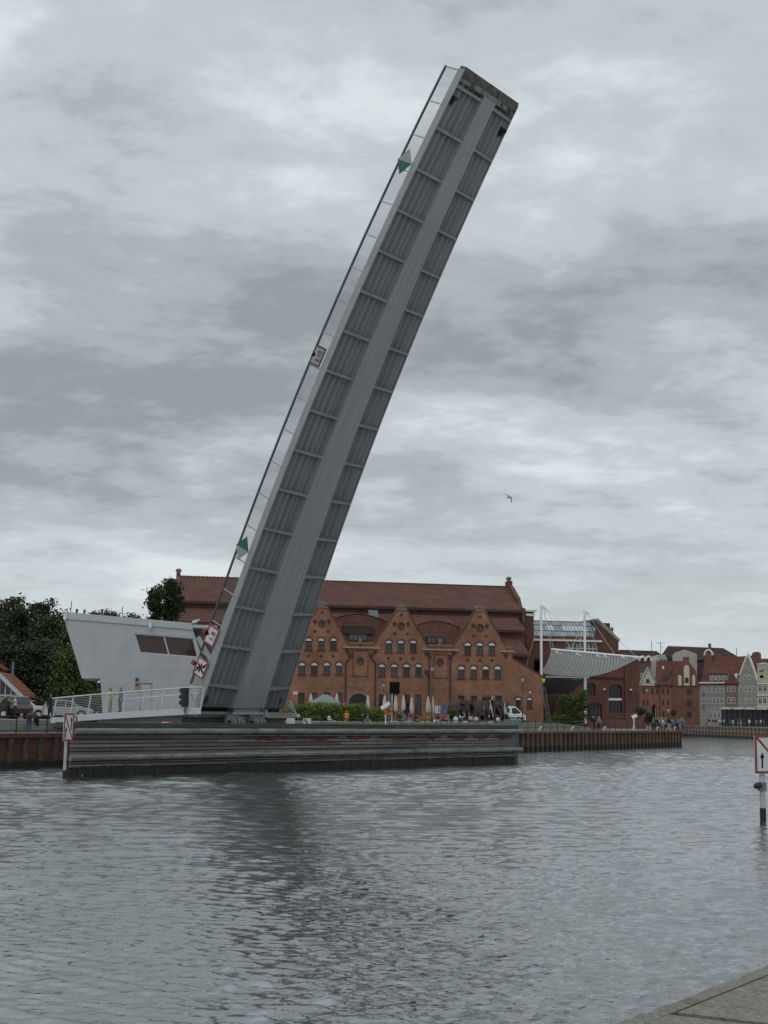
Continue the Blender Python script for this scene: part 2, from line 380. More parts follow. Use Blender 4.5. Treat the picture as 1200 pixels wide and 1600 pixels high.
# far bank on the right
B0 = Vector((73.8, 342, 0)); B1 = Vector((78.8, 295, 0)); bd = (B1-B0).normalized()
FBA = math.atan2(bd.y, bd.x)
FB = Frame(B0.x, B0.y, 0, FBA)                  # s runs towards the camera, t inland (to the right)
fm = MB(); Pb = lambda s, t, z: tuple(FB.w(s, t, z))
fm.poly([Pb(-2000, 0.3, 2.3), Pb(260, 0.3, 2.3), Pb(260, 1500, 2.3), Pb(-2000, 1500, 2.3)])
struct('far_bank_ground', fm, paving)
# camera-side quay, bottom right: worn concrete slabs with a coping edge
e0 = onz(948, 1600, 1.9); e1 = onz(1200, 1504, 1.9); ed = (e1-e0); ed.z = 0; ed.normalize(); en = Vector((ed.y, -ed.x, 0))
slab = bpy.data.materials.new('worn_concrete_slab'); slab.use_nodes = True; t = slab.node_tree; b = t.nodes['Principled BSDF']; b.inputs['Roughness'].default_value = 0.92
tcn = N(t, 'ShaderNodeTexCoord'); o = tcn.outputs['Object']
c = ramp(t, noise(t, o, 0.9, 8, 0.65), [(0.3, (0.13, 0.118, 0.098)), (0.5, (0.20, 0.187, 0.162)), (0.72, (0.255, 0.242, 0.21))])
sp = ramp(t, noise(t, o, 26, 5, 0.75), [(0.36, 0.55), (0.6, 1.18)])
moss = ramp(t, noise(t, o, 1.7, 6, 0.7, 0.6), [(0.56, 0.0), (0.68, 0.75)])
t.links.new(mixc(t, moss, mixc(t, 1.0, c, sp, 'MULTIPLY'), (0.085, 0.08, 0.045)), b.inputs['Base Color'])
bn = N(t, 'ShaderNodeBump'); bn.inputs['Strength'].default_value = 0.7; bn.inputs['Distance'].default_value = 0.02
t.links.new(noise(t, o, 22, 7, 0.7), bn.inputs['Height']); t.links.new(bn.outputs[0], b.inputs['Normal'])
def quay_near():
    root = empty('near_quay_pavement', e0, math.atan2(ed.y, ed.x)); root['kind'] = 'structure'
    rr = random.Random(3)
    # coping stones along the water, slightly uneven and chipped
    x = -14.0; k = 0
    while x < 26:
        L = 2.4; dz = rr.uniform(-0.006, 0.006)
        n = 12; top = []; 
        for i in range(n+1):
            xx = x+0.008+(L-0.016)*i/n; top.append((xx, rr.uniform(-0.012, 0.016)))
        mb = MB(); w = 0.15
        for i in range(n):
            (xa, ya), (xb, yb) = top[i], top[i+1]
            mb.hexa([(xa, -w, -2.4), (xb, -w, -2.4), (xb, ya*0+0.0, -2.4), (xa, 0.0, -2.4)], [(xa, -w, dz), (xb, -w, dz), (xb, yb-0.03, dz-0.004), (xa, ya-0.03, dz-0.004)])
        o = mb.build('coping_stone', slab, root); x += L
    # cast slabs behind, parted by one long mossy joint
    nl = Vector((-ed.y, ed.x, 0)); loc = lambda p: ((p-e0).dot(ed), (p-e0).dot(nl))
    j0 = loc(onz(1023, 1579, 1.9)); j1 = loc(onz(1200, 1600, 1.9)); m_ = (j1[0]-j0[0])/(j1[1]-j0[1])
    jx = lambda y: j0[0]+(y-j0[1])*m_
    for s_, off, xe, dz in ((-1, -0.06, -14, 0.0), (1, 0.06, 26, -0.008)):
        y0, y1 = -0.158, -19.0
        q = [(xe, y0), (jx(y0)+off, y0), (jx(y1)+off, y1), (xe, y1)]
        mb = MB(); mb.hexa([(a, b, -0.3) for a, b in q], [(a, b, dz) for a, b in q]); mb.build('paving_slab', slab, root)
    mb = MB(); mb.box(-14, -19.0, -2.4, 26, -0.152, -0.035); mb.build('slab_bed', pm('joint_soil', (0.026, 0.028, 0.014), 1.0, 0.4, 12), root)
quay_near()
# ================================================================== BASCULE BRIDGE
S = 7.9; AZ = R(36.8); TH = R(62.06); SPC = 0.332*S; LEAF = 15*SPC
bw = Vector((math.sin(AZ), math.cos(AZ), 0)); bdv = Vector((math.cos(AZ), -math.sin(AZ), 0))
ba = bdv*math.cos(TH)+Vector((0, 0, math.sin(TH))); bm_ = bw.cross(ba)       # bm_: out of the underside
bP = Vector((-1.39045, 11.02234, 0.23254))*S + Vector((0, 0, CAM.z)) + bw*(S/2)
BM = Matrix(((bw.x, ba.x, bm_.x, bP.x), (bw.y, ba.y, bm_.y, bP.y), (bw.z, ba.z, bm_.z, bP.z), (0, 0, 0, 1)))
bridge = tag(empty('bascule_bridge', bP), 'raised grey steel bascule footbridge leaf standing almost upright against the sky', 'bridge')
bridge.matrix_world = BM
def WB(y): return S*(1-0.23*y/LEAF)
def camb(y):
    t = y/LEAF; return 0.121*S*4*t*(1-t)
def bl(x, y, z): return (x-S/2+WB(y)/2, y, z-camb(y))          # bend a local point with the deck's camber
YS, YE = -1.55, LEAF+1.05
ys = [YS+(YE-YS)*i/48 for i in range(49)]
def strip(mb, fa, fb, m=0, y1=None):
    """ribbon between two lines given as functions of y"""
    v = []
    yy = ys if y1 is None else [min(y, y1) for y in ys]
    for y in yy: v += [bl(*fa(y)), bl(*fb(y))]
    mb.add(v, [(2*i, 2*i+1, 2*i+3, 2*i+2) for i in range(len(ys)-1) if yy[i+1] > yy[i]], m, False)
# corrugated soffit: deck plate with longitudinal trough stiffeners
deck = MB(); NC = 4; soffit_m = pm('shaded_soffit_paint', (0.22, 0.232, 0.238), 0.55, 0.14, 1.0, stretch=(2.5, 0.15, 1))  # soffit colour darkened to stand in for shade in the recessed bays
def soff(fx, z, sgn):
    return lambda y: (sgn*(GW(y)/2+(WB(y)/2-0.06-GW(y)/2)*fx), y, z)
def GW(y): return 1.24+(2.9-1.24)*(1-y/LEAF)
zt, zb = -0.20, 0.09
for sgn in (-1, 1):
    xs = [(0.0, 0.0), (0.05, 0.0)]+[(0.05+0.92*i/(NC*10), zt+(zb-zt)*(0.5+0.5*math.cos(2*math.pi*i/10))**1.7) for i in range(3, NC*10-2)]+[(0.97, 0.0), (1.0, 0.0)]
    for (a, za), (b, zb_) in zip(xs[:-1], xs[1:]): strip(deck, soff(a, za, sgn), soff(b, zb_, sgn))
for k, (a, b) in enumerate((((-1, -0.47), (1, -0.32)),)):
    strip(deck, lambda y: (-WB(y)/2, y, -0.30), lambda y: (WB(y)/2, y, -0.30), 1)
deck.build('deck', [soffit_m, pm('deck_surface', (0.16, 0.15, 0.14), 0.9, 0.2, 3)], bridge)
edge_m = pm('edge_girder_paint', (0.27, 0.285, 0.292), 0.5, 0.10, 0.8)
for sgn in (-1, 1):
    fa = MB()
    def fx(z, off): return lambda y: (sgn*(WB(y)/2+off), y, z*(1.0 if y > 6 else 1+0.40*min(1, (6-y)/1.2)) if z < 0 else z)
    strip(fa, fx(0.15, 0), fx(-0.31, 0)); strip(fa, fx(0.15, -0.05), fx(0.15, 0)); strip(fa, fx(-0.31, 0), fx(-0.31, -0.05)); strip(fa, fx(0.15, -0.05), fx(-0.31, -0.05))
    fa.build('edge_girder', edge_m, bridge)
gd = MB(); gz = lambda y: 0.43+0.12*(1-y/LEAF)
strip(gd, lambda y: (-GW(y)/2, y, gz(y)), lambda y: (GW(y)/2, y, gz(y)), 0, LEAF+.35)
for sgn in (-1, 1): strip(gd, lambda y: (sgn*GW(y)/2, y, gz(y)), lambda y: (sgn*GW(y)/2, y, -0.28), 0, LEAF+.35)
gd.poly([bl(sx*GW(LEAF+.35)/2, LEAF+.35, z) for sx, z in ((-1, -0.3), (1, -0.3), (1, gz(LEAF)), (-1, gz(LEAF)))])
gd.poly([bl(sx*GW(YS)/2, YS, z) for sx, z in ((-1, -0.4), (1, -0.4), (1, gz(YS)), (-1, gz(YS)))])
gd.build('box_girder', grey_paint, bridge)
rib_m = pm('cross_rib_paint', (0.235, 0.25, 0.256), 0.5, 0.12, 1.5)
for i in range(16):
    y = i*SPC
    for sgn in (-1, 1):
        rb = MB(); xo = sgn*(WB(y)/2-0.055); xi = sgn*(GW(y)/2-0.01); zi = gz(y)-0.03
        p = lambda x, yy, z: bl(x, yy, z)
        rb.hexa([p(xo, y+0.02, -0.25), p(xi, y+0.02, -0.25), p(xi, y+0.05, -0.25), p(xo, y+0.05, -0.25)], [p(xo, y+0.02, 0.13), p(xi, y+0.02, zi-0.02), p(xi, y+0.05, zi-0.02), p(xo, y+0.05, 0.13)])
        rb.hexa([p(xo, y-0.04, 0.13), p(xi, y-0.04, zi-0.02), p(xi, y+0.13, zi-0.02), p(xo, y+0.13, 0.13)], [p(xo, y-0.04, 0.155), p(xi, y-0.04, zi+0.005), p(xi, y+0.13, zi+0.005), p(xo, y+0.13, 0.155)])
        rb.build('cross_rib', rib_m, bridge)
# railings, bent with the deck
RH = 1.03; post_m = pm('railing_post', (0.30, 0.32, 0.32), 0.5, 0.1, 3); rod_m = pm('railing_rod', (0.09, 0.10, 0.10), 0.5, 0.1, 3)
for sgn in (-1, 1):
    rl = MB(); x0 = lambda y: sgn*(WB(y)/2-0.03)
    yr = [YS+0.9+(YE-0.05-YS-0.9)*i/60 for i in range(61)]
    for a, b in zip(yr[:-1], yr[1:]): rl.bar(bl(x0(a), a, -0.30-RH), bl(x0(b), b, -0.30-RH), 0.10, 0.125, (0, 0, 1))
    top = rl.build('railing', dark_green, bridge)
    rods = MB()
    for k in range(10):
        z = -0.30-0.08-(RH-0.16)*k/9
        yq = yr[::6]
        for a, b in zip(yq[:-1], yq[1:]): rods.tube(bl(x0(a), a, z), bl(x0(b), b, z), 0.010, n=4, caps=False)
    rods.build('railing_rods', rod_m, top)
    for k in range(20):
        y = YS+0.95+(YE-0.12-YS-0.95)*k/19
        ps = MB(); ps.bar(bl(x0(y), y, -0.22), bl(x0(y), y, -0.30-RH), 0.08, 0.06, (0, 1, 0)); ps.build('post', post_m, top)
# tip: rubber-faced end plates with two slits, bearing brackets
w_ = WB(LEAF); cuts = [-w_/2+0.05, -w_*0.27, w_*0.115, w_/2-0.08]; YE = LEAF+.7
fl = MB()
for a, b in zip(cuts[:-1], cuts[1:]): fl.hexa([bl(a+.03, LEAF+0.67, 0.20), bl(b-.03, LEAF+0.67, 0.20), bl(b-.03, LEAF+1.22, 0.14), bl(a+.03, LEAF+1.22, 0.14)], [bl(a+.03, LEAF+0.67, -0.29), bl(b-.03, LEAF+0.67, -0.29), bl(b-.03, LEAF+1.22, -0.29), bl(a+.03, LEAF+1.22, -0.29)])
fl.build('end_plate', rust_grime, bridge)
eb = MB(); a, b = -w_/2+0.1, w_/2-0.1
g2 = GW(LEAF)/2+.25
for xa, za, xb, zb2 in ((a, .10, -g2, .36), (-g2, .36, g2, .36), (g2, .36, b, .10)): eb.hexa([bl(xa, LEAF+0.36, za), bl(xb, LEAF+0.36, zb2), bl(xb, LEAF+0.66, zb2-.06), bl(xa, LEAF+0.66, za-.06)], [bl(xa, LEAF+0.36, -0.27), bl(xb, LEAF+0.36, -0.27), bl(xb, LEAF+0.66, -0.27), bl(xa, LEAF+0.66, -0.27)])
eb.build('end_beam', pm('weathered_grey_paint', (0.17, 0.18, 0.175), 0.6, 0.35, 3), bridge)
for x in (-w_*0.30, -w_*0.14, w_*0.22, w_*0.38):
    k = MB(); k.box(-0.13, -0.2, 0, 0.13, 0.2, 0.14); k.tube((0, -0.12, 0.14), (0, -0.12, 0.3), 0.06); k.tube((-.07, .08, .14), (-.07, .08, .24), .05)
    o = k.build('bearing_bracket', rust_grime, bridge); o.location = bl(x, LEAF+0.48, 0.16)
for sgn in (-1, 1):
    k = MB(); k.box(-0.14, -0.28, -0.02, 0.14, 0.28, 0.1); k.tube((0, -0.2, 0.1), (0, 0.1, 0.34), 0.06); k.box(-.06, .02, .05, .06, .2, .42)
    o = k.build('lock_bracket', rubber, bridge); o.location = bl(sgn*(w_/2-0.3), LEAF-0.75, -0.04)
    k = MB(); k.box(-0.16, -0.3, -0.2, 0.16, 0.3, 0.05); k.tube((0, -0.25, 0.0), (0, 0.25, 0.2), 0.09)
    o = k.build('heel_bracket', rust_grime, bridge); o.location = bl(sgn*(WB(0)/2-0.45), -1.05, -0.1)
# heel: rubber seals under the two deck halves
for sgn in (-1, 1):
    k = MB(); xa, xb = sgn*(GW(YS)/2+0.05), sgn*(WB(YS)/2-0.3)
    k.hexa([bl(xa, YS-0.25, 0.05), bl(xb, YS-0.25, 0.05), bl(xb, YS+0.0, 0.05), bl(xa, YS+0.0, 0.05)], [bl(xa, YS-0.25, -0.5), bl(xb, YS-0.25, -0.5), bl(xb, YS+0.0, -0.5), bl(xa, YS+0.0, -0.5)])
    k.tube(bl(xa, YS+0.05, 0.10), bl(xb, YS+0.05, 0.06), 0.045); k.tube(bl(xa, YS+0.05, 0.10), bl(xa, YS-0.5, 0.12), 0.045)
    k.build('heel_seal', rubber, bridge)
def text_mb(txt, size, mat, name, parent, Mx, extr=0.008, label=None):
    cu = bpy.data.curves.new(name, 'FONT'); cu.body = txt; cu.size = size; cu.extrude = extr; cu.align_x = 'CENTER'; cu.align_y = 'CENTER'; cu.resolution_u = 3
    tmp = bpy.data.objects.new(name, cu); COL.objects.link(tmp)
    me = bpy.data.meshes.new_from_object(tmp.evaluated_get(bpy.context.evaluated_depsgraph_get()))
    bpy.data.objects.remove(tmp); bpy.data.curves.remove(cu)
    me.name = name; me.materials.clear(); me.materials.append(mat); me.transform(Mx)
    o = bpy.data.objects.new(name, me); COL.objects.link(o); o.parent = parent
    if label: o['label'] = label
    return o
for yy_ in (5.2, 10.4, 15.6, 20.8, 26.0, 31.2, 36.4):
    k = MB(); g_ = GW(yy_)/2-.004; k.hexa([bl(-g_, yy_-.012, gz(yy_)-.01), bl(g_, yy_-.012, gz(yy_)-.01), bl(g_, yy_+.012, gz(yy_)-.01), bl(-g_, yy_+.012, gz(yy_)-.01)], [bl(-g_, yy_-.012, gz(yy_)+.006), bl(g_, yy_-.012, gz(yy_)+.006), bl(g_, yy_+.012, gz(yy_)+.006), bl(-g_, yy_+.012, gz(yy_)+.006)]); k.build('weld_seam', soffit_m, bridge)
# signs on the left railing: (u along leaf, v towards the rail cap) faces -x
def proj(p):
    d = p-CAM; f = d.dot(_f); return (600+FPX*d.dot(_r)/f, 800-FPX*d.dot(_u)/f)
def leaf_y(py, z=-0.84):
    best = min((abs(proj(BM @ Vector(bl(-WB(y)/2, y, z)))[1]-py), y) for y in [k*0.05 for k in range(-20, 830)])
    return best[1]
def railsign(py, name, label):
    y = leaf_y(py); x = -S/2-0.10
    e = empty(name, (0, 0, 0)); e.parent = bridge; e['label'] = label
    e.matrix_local = Matrix(((0, 0, -1, x), (1, 0, 0, y), (0, -1, 0, -0.84-camb(y)), (0, 0, 0, 1)))
    return e
dull_board_m = pm('dull_board', (.27, .28, .28), .6, .1, 4)  # greyer and darker than sign_white
def sign_panel(e, w, h, border=0.11, pmat=None, bmat=None):
    k = MB(); k.box(-w/2, -h/2, -0.02, w/2, h/2, 0.0); k.build('panel', pmat or sign_white, e)
    k = MB()
    k.box(-w/2, -h/2, 0.001, w/2, -h/2+border, 0.012); k.box(-w/2, h/2-border, 0.001, w/2, h/2, 0.012)
    k.box(-w/2, -h/2+border, 0.001, -w/2+border, h/2-border, 0.012); k.box(w/2-border, -h/2+border, 0.001, w/2, h/2-border, 0.012)
    k.build('border', bmat or sign_red, e)
def diamond(py, tipgreen, label):
    e = railsign(py, 'diamond_board', label); r = 0.80; r2 = 0.58
    for s_, m, nm in ((1, sign_green if tipgreen else dull_board_m, 'half'), (-1, dull_board_m if tipgreen else sign_green, 'half')):
        k = MB(); k.add([(0, -r2, 0), (s_*r, 0, 0), (0, r2, 0), (0, -r2, -0.03), (s_*r, 0, -0.03), (0, r2, -0.03)], [(0, 1, 2), (5, 4, 3), (0, 3, 4, 1), (1, 4, 5, 2), (2, 5, 3, 0)]); k.build(nm, m, e)
diamond(253, False, 'green and white diamond board near the tip, white half towards the tip')
diamond(857, True, 'green and white diamond board low on the railing, green half towards the tip')
ID = Matrix.Identity(4)
e = railsign(557, 'clearance_sign', 'red bordered clearance board reading 2.10 halfway up the leaf')
sign_panel(e, 1.25, .92, .1, dull_board_m, pm('dull_red', (.10, .03, .03), .6, .2, 5)); k = MB(); k.poly([(-0.24, 0.45, 0.016), (0.24, 0.45, 0.016), (0, 0.16, 0.016)]); k.build('triangle', sign_black, e)  # border in a darker red than sign_red
text_mb('2.10', 0.42, sign_black, 'lettering', e, Matrix.Translation((0, -0.12, 0.016)), 0.004)
e = railsign(993, 'clearance_sign', 'red bordered clearance board reading 1.8 near the foot of the leaf')
sign_panel(e, 1.25, .98); k = MB(); k.poly([(-0.22, 0.48, 0.016), (0.22, 0.52, 0.016), (0, 0.2, 0.016)]); k.build('triangle', sign_black, e)
text_mb('1.8', 0.52, sign_black, 'lettering', e, Matrix.Translation((0, -0.12, 0.016)), 0.004)
k = MB(); k.box(-0.14, 0.5, -0.1, 0.14, 0.78, 0.12); k.build('lamp_box', sign_red, e)
e = railsign(1043, 'prohibition_sign', 'white board with red border and a crossed out black symbol at the foot of the leaf')
sign_panel(e, 1.2, .98, 0.09)
k = MB(); k.bar((-0.22, -0.4, 0.014), (0.16, 0.32, 0.014), 0.11, 0.012); k.bar((0.22, -0.34, 0.016), (-0.16, 0.34, 0.016), 0.11, 0.012); k.bar((-.3, 0, .015), (.26, .02, .015), .09, .012); k.build('symbol', sign_black, e)
k = MB(); k.bar((0.5, -0.46, 0.026), (-0.5, 0.46, 0.026), 0.09, 0.012); k.build('slash', sign_red, e)
k = MB(); k.box(-0.14, 0.55, -0.1, 0.14, 0.8, 0.12); k.build('lamp_box', sign_red, e)

# ------------------------------------------------------------------ pivot pier in the water
PIV = Frame(0, 0, 0, math.pi/2-AZ)              # s along bw; t = away from the camera (-bdv)
PIV.o = Vector((bP.x, bP.y, 0)) - bdv*0.9
pier = fthing('bridge_pier', 'concrete pivot pier carrying the foot of the raised leaf behind the timber wall', 'pier', PIV)
k = MB(); k.box(-5.2, -2.0, -3, 5.0, 7.0, 2.55); k.build('pier_block', dark_concrete, pier)
k = MB(); k.box(-1.5, -1.0, 2.55, 1.0, 1.2, 3.9); k.box(-1.7, -1.15, 3.5, 1.2, 1.3, 3.66); k.build('pivot_housing', grey_paint, pier)
for s_ in (-1, 1):
    k = MB()
    k.box(s_*4.6 if s_ < 0 else 1.25, -0.9, 3.30, -1.75 if s_ < 0 else 4.4, 1.1, 3.66, 0)
    k.box(s_*4.2 if s_ < 0 else 1.5, -0.6, 2.55, -1.9 if s_ < 0 else 4.0, 0.9, 3.28, 1)
    k.build('deck_corbel', [concrete, dark_concrete], pier)
    for q in range(3):
        x = s_*1.05-1.0+(q-1)*0.34
        prof = [(-0.95, 2.55), (-0.95, 2.9)]+[(-0.95+1.05*(1-math.cos(R(a))), 2.9+0.62*math.sin(R(a))) for a in range(10, 91, 10)]+[(0.1, 2.55)]
        k = MB(); k.prism([(p[0]-0.15, p[1]) for p in prof], -0.04, 0.04); k.tube((-0.5, -0.05, 2.95), (-0.5, 0.05, 2.95), 0.2, m=1)
        k.xform(Matrix.Translation((x, -1.0, 0)) @ Matrix.Rotation(math.pi/2, 4, 'Z')); k.build('pivot_bracket', [MATS['weathered_grey_paint'], rubber], pier)
# guard-rail ends hanging over the heel, one each side
for (p0, p1) in (((298.5, 1082), (311.5, 1114)), ((453, 1095), (463.5, 1118))):
    a = PIV.hit(*p0, -0.6); b = PIV.hit(*p1, -0.6)
    k = MB(); k.bar((a[0], -0.6, a[1]), (b[0], -0.6, b[1]), 0.07, 0.10, (0, 1, 0)); k.box(b[0]-.2, -.8, b[1]-.12, b[0]+.12, -.3, b[1]+.1)
    for q in range(6):
        f = (q+2)/8; x = a[0]+(b[0]-a[0])*f; z = a[1]+(b[1]-a[1])*f; k.box(x-.33 if p0[0] > 400 else x, -0.62, z-.02, x if p0[0] > 400 else x+.2, -.58, z+.02)
    k.build('guard_rail_end', pale_steel, pier)
# ================================================================== TIMBER FENDER WALL IN FRONT OF THE PIER
f0 = onz(105, 1215, 0); f1 = onz(806, 1192, 0)
fd = f1-f0; FLN = fd.length
FW = Frame(f0.x, f0.y, 0, math.atan2(fd.y, fd.x))
fender = fthing('fender_wall', 'long weathered timber fender wall with two horizontal steel pipes in front of the bridge', 'fender wall', FW)
old_timber = plankmat('old_timber', (0.205, 0.182, 0.165), 5.0, 0.22, axis_len=6.0)
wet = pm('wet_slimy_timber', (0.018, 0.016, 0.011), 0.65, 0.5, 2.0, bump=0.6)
rusty = pm('rusty_sheet_steel', (0.095, 0.034, 0.026), 0.85, 0.5, 0.5, stretch=(1, 1, 2))
steel_pipe = pm('weathered_steel_pipe', (0.16, 0.16, 0.15), 0.55, 0.42, 1.2, stretch=(0.6, 3, 3))
k = MB()
rr = random.Random(11); zz = 0.50
while zz < 2.2:
    h = 0.215
    x = 0.15
    while x < FLN-0.1:
        L = min(rr.uniform(4.5, 7.5), FLN-0.1-x)
        k.box(x+0.012, rr.uniform(0, 0.03), zz+0.025, x+L-0.012, 0.13, zz+h-0.025, rr.choice((0, 0, 1, 2))); x += L
    zz += h
k.build('plank_facing', [old_timber, plankmat('brown_timber', (0.14, 0.115, 0.10), 5.0, 0.15, axis_len=6.0), plankmat('pale_timber', (0.25, 0.23, 0.215), 5.0, 0.15, axis_len=6.0)], fender)
k = MB(); x = 0.2
while x < FLN-0.4:                                   # patches where planks are worn and rust shows through below the top pipe
    L = rr.uniform(2.5, 5.0)
    if x > 9 and rr.random() < 0.95:
        n = 9; pts = [(x, 2.24)]+[(x+L*i/n, 2.24-0.03-0.36*math.sin(math.pi*i/n)**0.6*rr.uniform(0.7, 1.1)) for i in range(n+1)]+[(x+L, 2.24)]
        k.prism(pts, -0.02, -0.002)
    x += L+rr.uniform(0.1, .6)
k.build('rust_patch', rusty, fender)
k = MB(); n = 150
for i in range(n):
    xa = 0.05+(FLN-0.1)*i/n; xb = 0.05+(FLN-0.1)*(i+1)/n
    z0 = rr.choice([-1.0, 0.13]) if i < 26 and i % 3 == 0 else -1.0; z1 = 0.50+0.07*math.sin(i*0.17)+rr.uniform(-0.04, 0.04)
    k.box(xa, -0.02+rr.uniform(-.02, .02), z0, xb, 0.16, z1)
k.build('wet_skirt', wet, fender)
k = MB(); k.box(0, -0.25, 2.66, FLN+0.0, 1.2, 2.95); k.build('cap_beam', plankmat('cap_timber', (0.07, 0.068, 0.05), 0.15, 0.2), fender)
for z in (2.48, 1.05):
    k = MB(); k.tube((-0.1 if z < 2 else 0.15, -0.30, z), (FLN+0.35, -0.30, z), 0.17, n=14)
    o = k.build('steel_pipe', steel_pipe, fender)
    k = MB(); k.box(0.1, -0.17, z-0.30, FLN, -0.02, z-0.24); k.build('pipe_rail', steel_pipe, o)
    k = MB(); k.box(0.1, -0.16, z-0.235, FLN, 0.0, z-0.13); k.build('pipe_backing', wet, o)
    k = MB(); x = 0.8
    while x < FLN:
        k.box(x, -0.42, z-0.20, x+0.12, -0.2, z-0.12); x += 1.05
    k.build('pipe_bracket', rubber, o)
k = MB()
for i in range(10):
    x = 0.6+i*(FLN-1.2)/9; k.tube((x, 0.5, -3), (x, 0.5, 2.66), 0.28, n=10)
k.build('pile_row', wet, fender)
k = MB(); k.box(0.1, 0.14, 0.3, FLN-0.1, 0.22, 2.66); k.build('backing_wall', wet, fender)
# end pile: blue-grey steel box at the right end
EP = FW.w(FLN+0.75, 0.75)
ep = thing('mooring_dolphin', 'blue-grey square steel pile box standing at the right end of the timber wall', 'pile', EP, FW.a)
p = [(-0.55, -0.55), (0.55, -0.55), (0.55, 0.55), (-0.55, 0.55)]
k = MB(); k.box(-0.52, -0.52, 2.5, 0.52, 0.52, 3.42)
for q in range(4): k.box(-0.44+0.25*q, -0.55, 2.55, -0.36+0.25*q, -0.52, 3.38)
k.build('box_cap', pm('blue_grey_steel', (0.16, 0.19, 0.22), 0.5, 0.15, 2), ep)
k = MB(); k.box(-0.3, -0.3, -3, 0.3, 0.3, 2.5); k.build('pile', pm('dark_blue_steel', (0.07, 0.08, 0.085), 0.6, 0.3, 2), ep)
# ------------------------------------------------------------------ navigation signs in the water
def nav_sign(name, label, base, face_a, w, h, z0, pole_r, arrows, flood=False, px_=0.0):
    root = thing(name, label, 'sign', (base.x, base.y, 0), face_a)
    k = MB(); k.tube((px_, 0.12, -3), (px_, 0.12, z0+h*0.8), pole_r, n=12)
    k.build('pole', pm('galvanised_pole', (0.40, 0.41, 0.41), 0.5, 0.25, 1.5), root)
    k = MB(); k.tube((px_, 0.12, -2.9), (px_, 0.12, 0.45), pole_r+0.012, n=12); k.build('tide_mark', wet, root)
    k = MB(); k.box(-w/2, -0.03, z0, w/2, 0.0, z0+h); pan = k.build('panel', sign_white, root)
    b = 0.085
    k = MB(); y0, y1 = -0.045, -0.031
    k.box(-w/2, y0, z0, w/2, y1, z0+b); k.box(-w/2, y0, z0+h-b, w/2, y1, z0+h); k.box(-w/2, y0, z0+b, -w/2+b, y1, z0+h-b); k.box(w/2-b, y0, z0+b, w/2, y1, z0+h-b)
    k.build('border', sign_red, pan)
    k = MB(); k.bar((-w/2+b*0.7, -0.036, z0+h-b*0.7), (w/2-b*0.7, -0.036, z0+b*0.7), 0.008, 0.075, (0, 0, 1)); k.build('diagonal', sign_red, pan)
    for ax, az0, az1 in arrows:
        k = MB(); k.box(ax-0.028, -0.044, az0, ax+0.028, -0.033, az1-0.16); k.add([(ax-0.085, -0.044, az1-0.2), (ax+0.085, -0.044, az1-0.2), (ax, -0.044, az1)], [(0, 1, 2)]); k.build('arrow', sign_black, pan)
    if flood:
        k = MB(); k.lathe([(0.07, 0), (0.10, 0.03), (0.11, 0.16), (0.08, 0.27), (0.02, 0.3)], 12); k.xform(Matrix.Translation((px_-0.12, -0.02, 1.28)) @ Matrix.Rotation(R(-105), 4, 'Y')); k.build('lamp', rubber, root)
        k = MB(); k.box(px_-0.2, 0.0, 1.05, px_+0.1, 0.1, 1.36); k.build('bracket', steel_pipe, root)
    return root
n0 = onz(103, 1217, 0)
nav_sign('navigation_sign', 'small white sign with red diagonal and two arrows left of the timber wall', n0, R(62), 0.80, 1.45, 1.98, 0.085,
         [(-0.21, 2.13, 2.72), (0.19, 2.55, 3.25)])
k = MB(); k.tube((0, 0, -2), (0, 0, 2.4), 0.04, n=8)
o = k.build('chain_post', steel_pipe); o.location = onz(98, 1200, 0)+Vector((0.0, 2.6, 0)); tag(o, 'thin grey steel rod standing in the water behind the small navigation sign', 'rod')
n1 = onz(1207, 1283, 0)
nav_sign('navigation_sign', 'big white sign with red diagonal and arrow cut by the right photo edge', n1, R(14), 1.30, 1.36, 1.67, 0.10,
         [(-0.36, 1.86, 2.42), (0.36, 2.2, 2.8)], True, -0.3)
# ================================================================== QUAY WALLS AND RAILINGS
def quay_wall(name, label, F, s0, s1, z1, pitch, dep, mats, cap=True, wetz=0.5):
    root = thing(name, label, 'quay wall', F.w(s0, 0), F.a); L = s1-s0
    k = MB(); n = int(L/pitch); pt = L/n
    prof = []
    for i in range(n):
        x = i*pt; prof += [(x, 0.0), (x+pt*0.46, 0.0), (x+pt*0.56, dep), (x+pt*0.92, dep)]
    prof.append((L, 0.0))
    for (xa, ya), (xb, yb) in zip(prof[:-1], prof[1:]): k.add([(xa, ya, -3), (xb, yb, -3), (xb, yb, z1-0.2), (xa, ya, z1-0.2)], [(0, 1, 2, 3)])
    k.build('sheet_piling', mats[0], root)
    k = MB()
    for (xa, ya), (xb, yb) in zip(prof[:-1], prof[1:]): k.add([(xa, ya-0.012, -3), (xb, yb-0.012, -3), (xb, yb-0.012, wetz), (xa, ya-0.012, wetz)], [(0, 1, 2, 3)])
    k.build('tide_band', wet, root)
    k = MB(); k.box(0, -0.12, z1-0.26, L, 0.6, z1); k.build('coping', mats[1], root)
    return root
pile_brown = pm('rusty_sheet_pile', (0.105, 0.06, 0.042), 0.85, 0.45, 0.8, stretch=(1, 1, 0.4))
pile_red = brickmat('quay_brick', (0.19, 0.082, 0.055), (0.145, 0.062, 0.043), (0.11, 0.065, 0.05), stain=0.5)
brown_cap = pm('brown_coping', (0.13, 0.075, 0.055), 0.85, 0.3, 2.0)
SHO.o.z = 0
quay_wall('quay_wall', 'brown corrugated sheet-pile quay wall running from the timber wall to the far end of the island', SHO, 22, SE, QZ+0.02, 1.28, 0.5, (pile_brown, brown_cap))
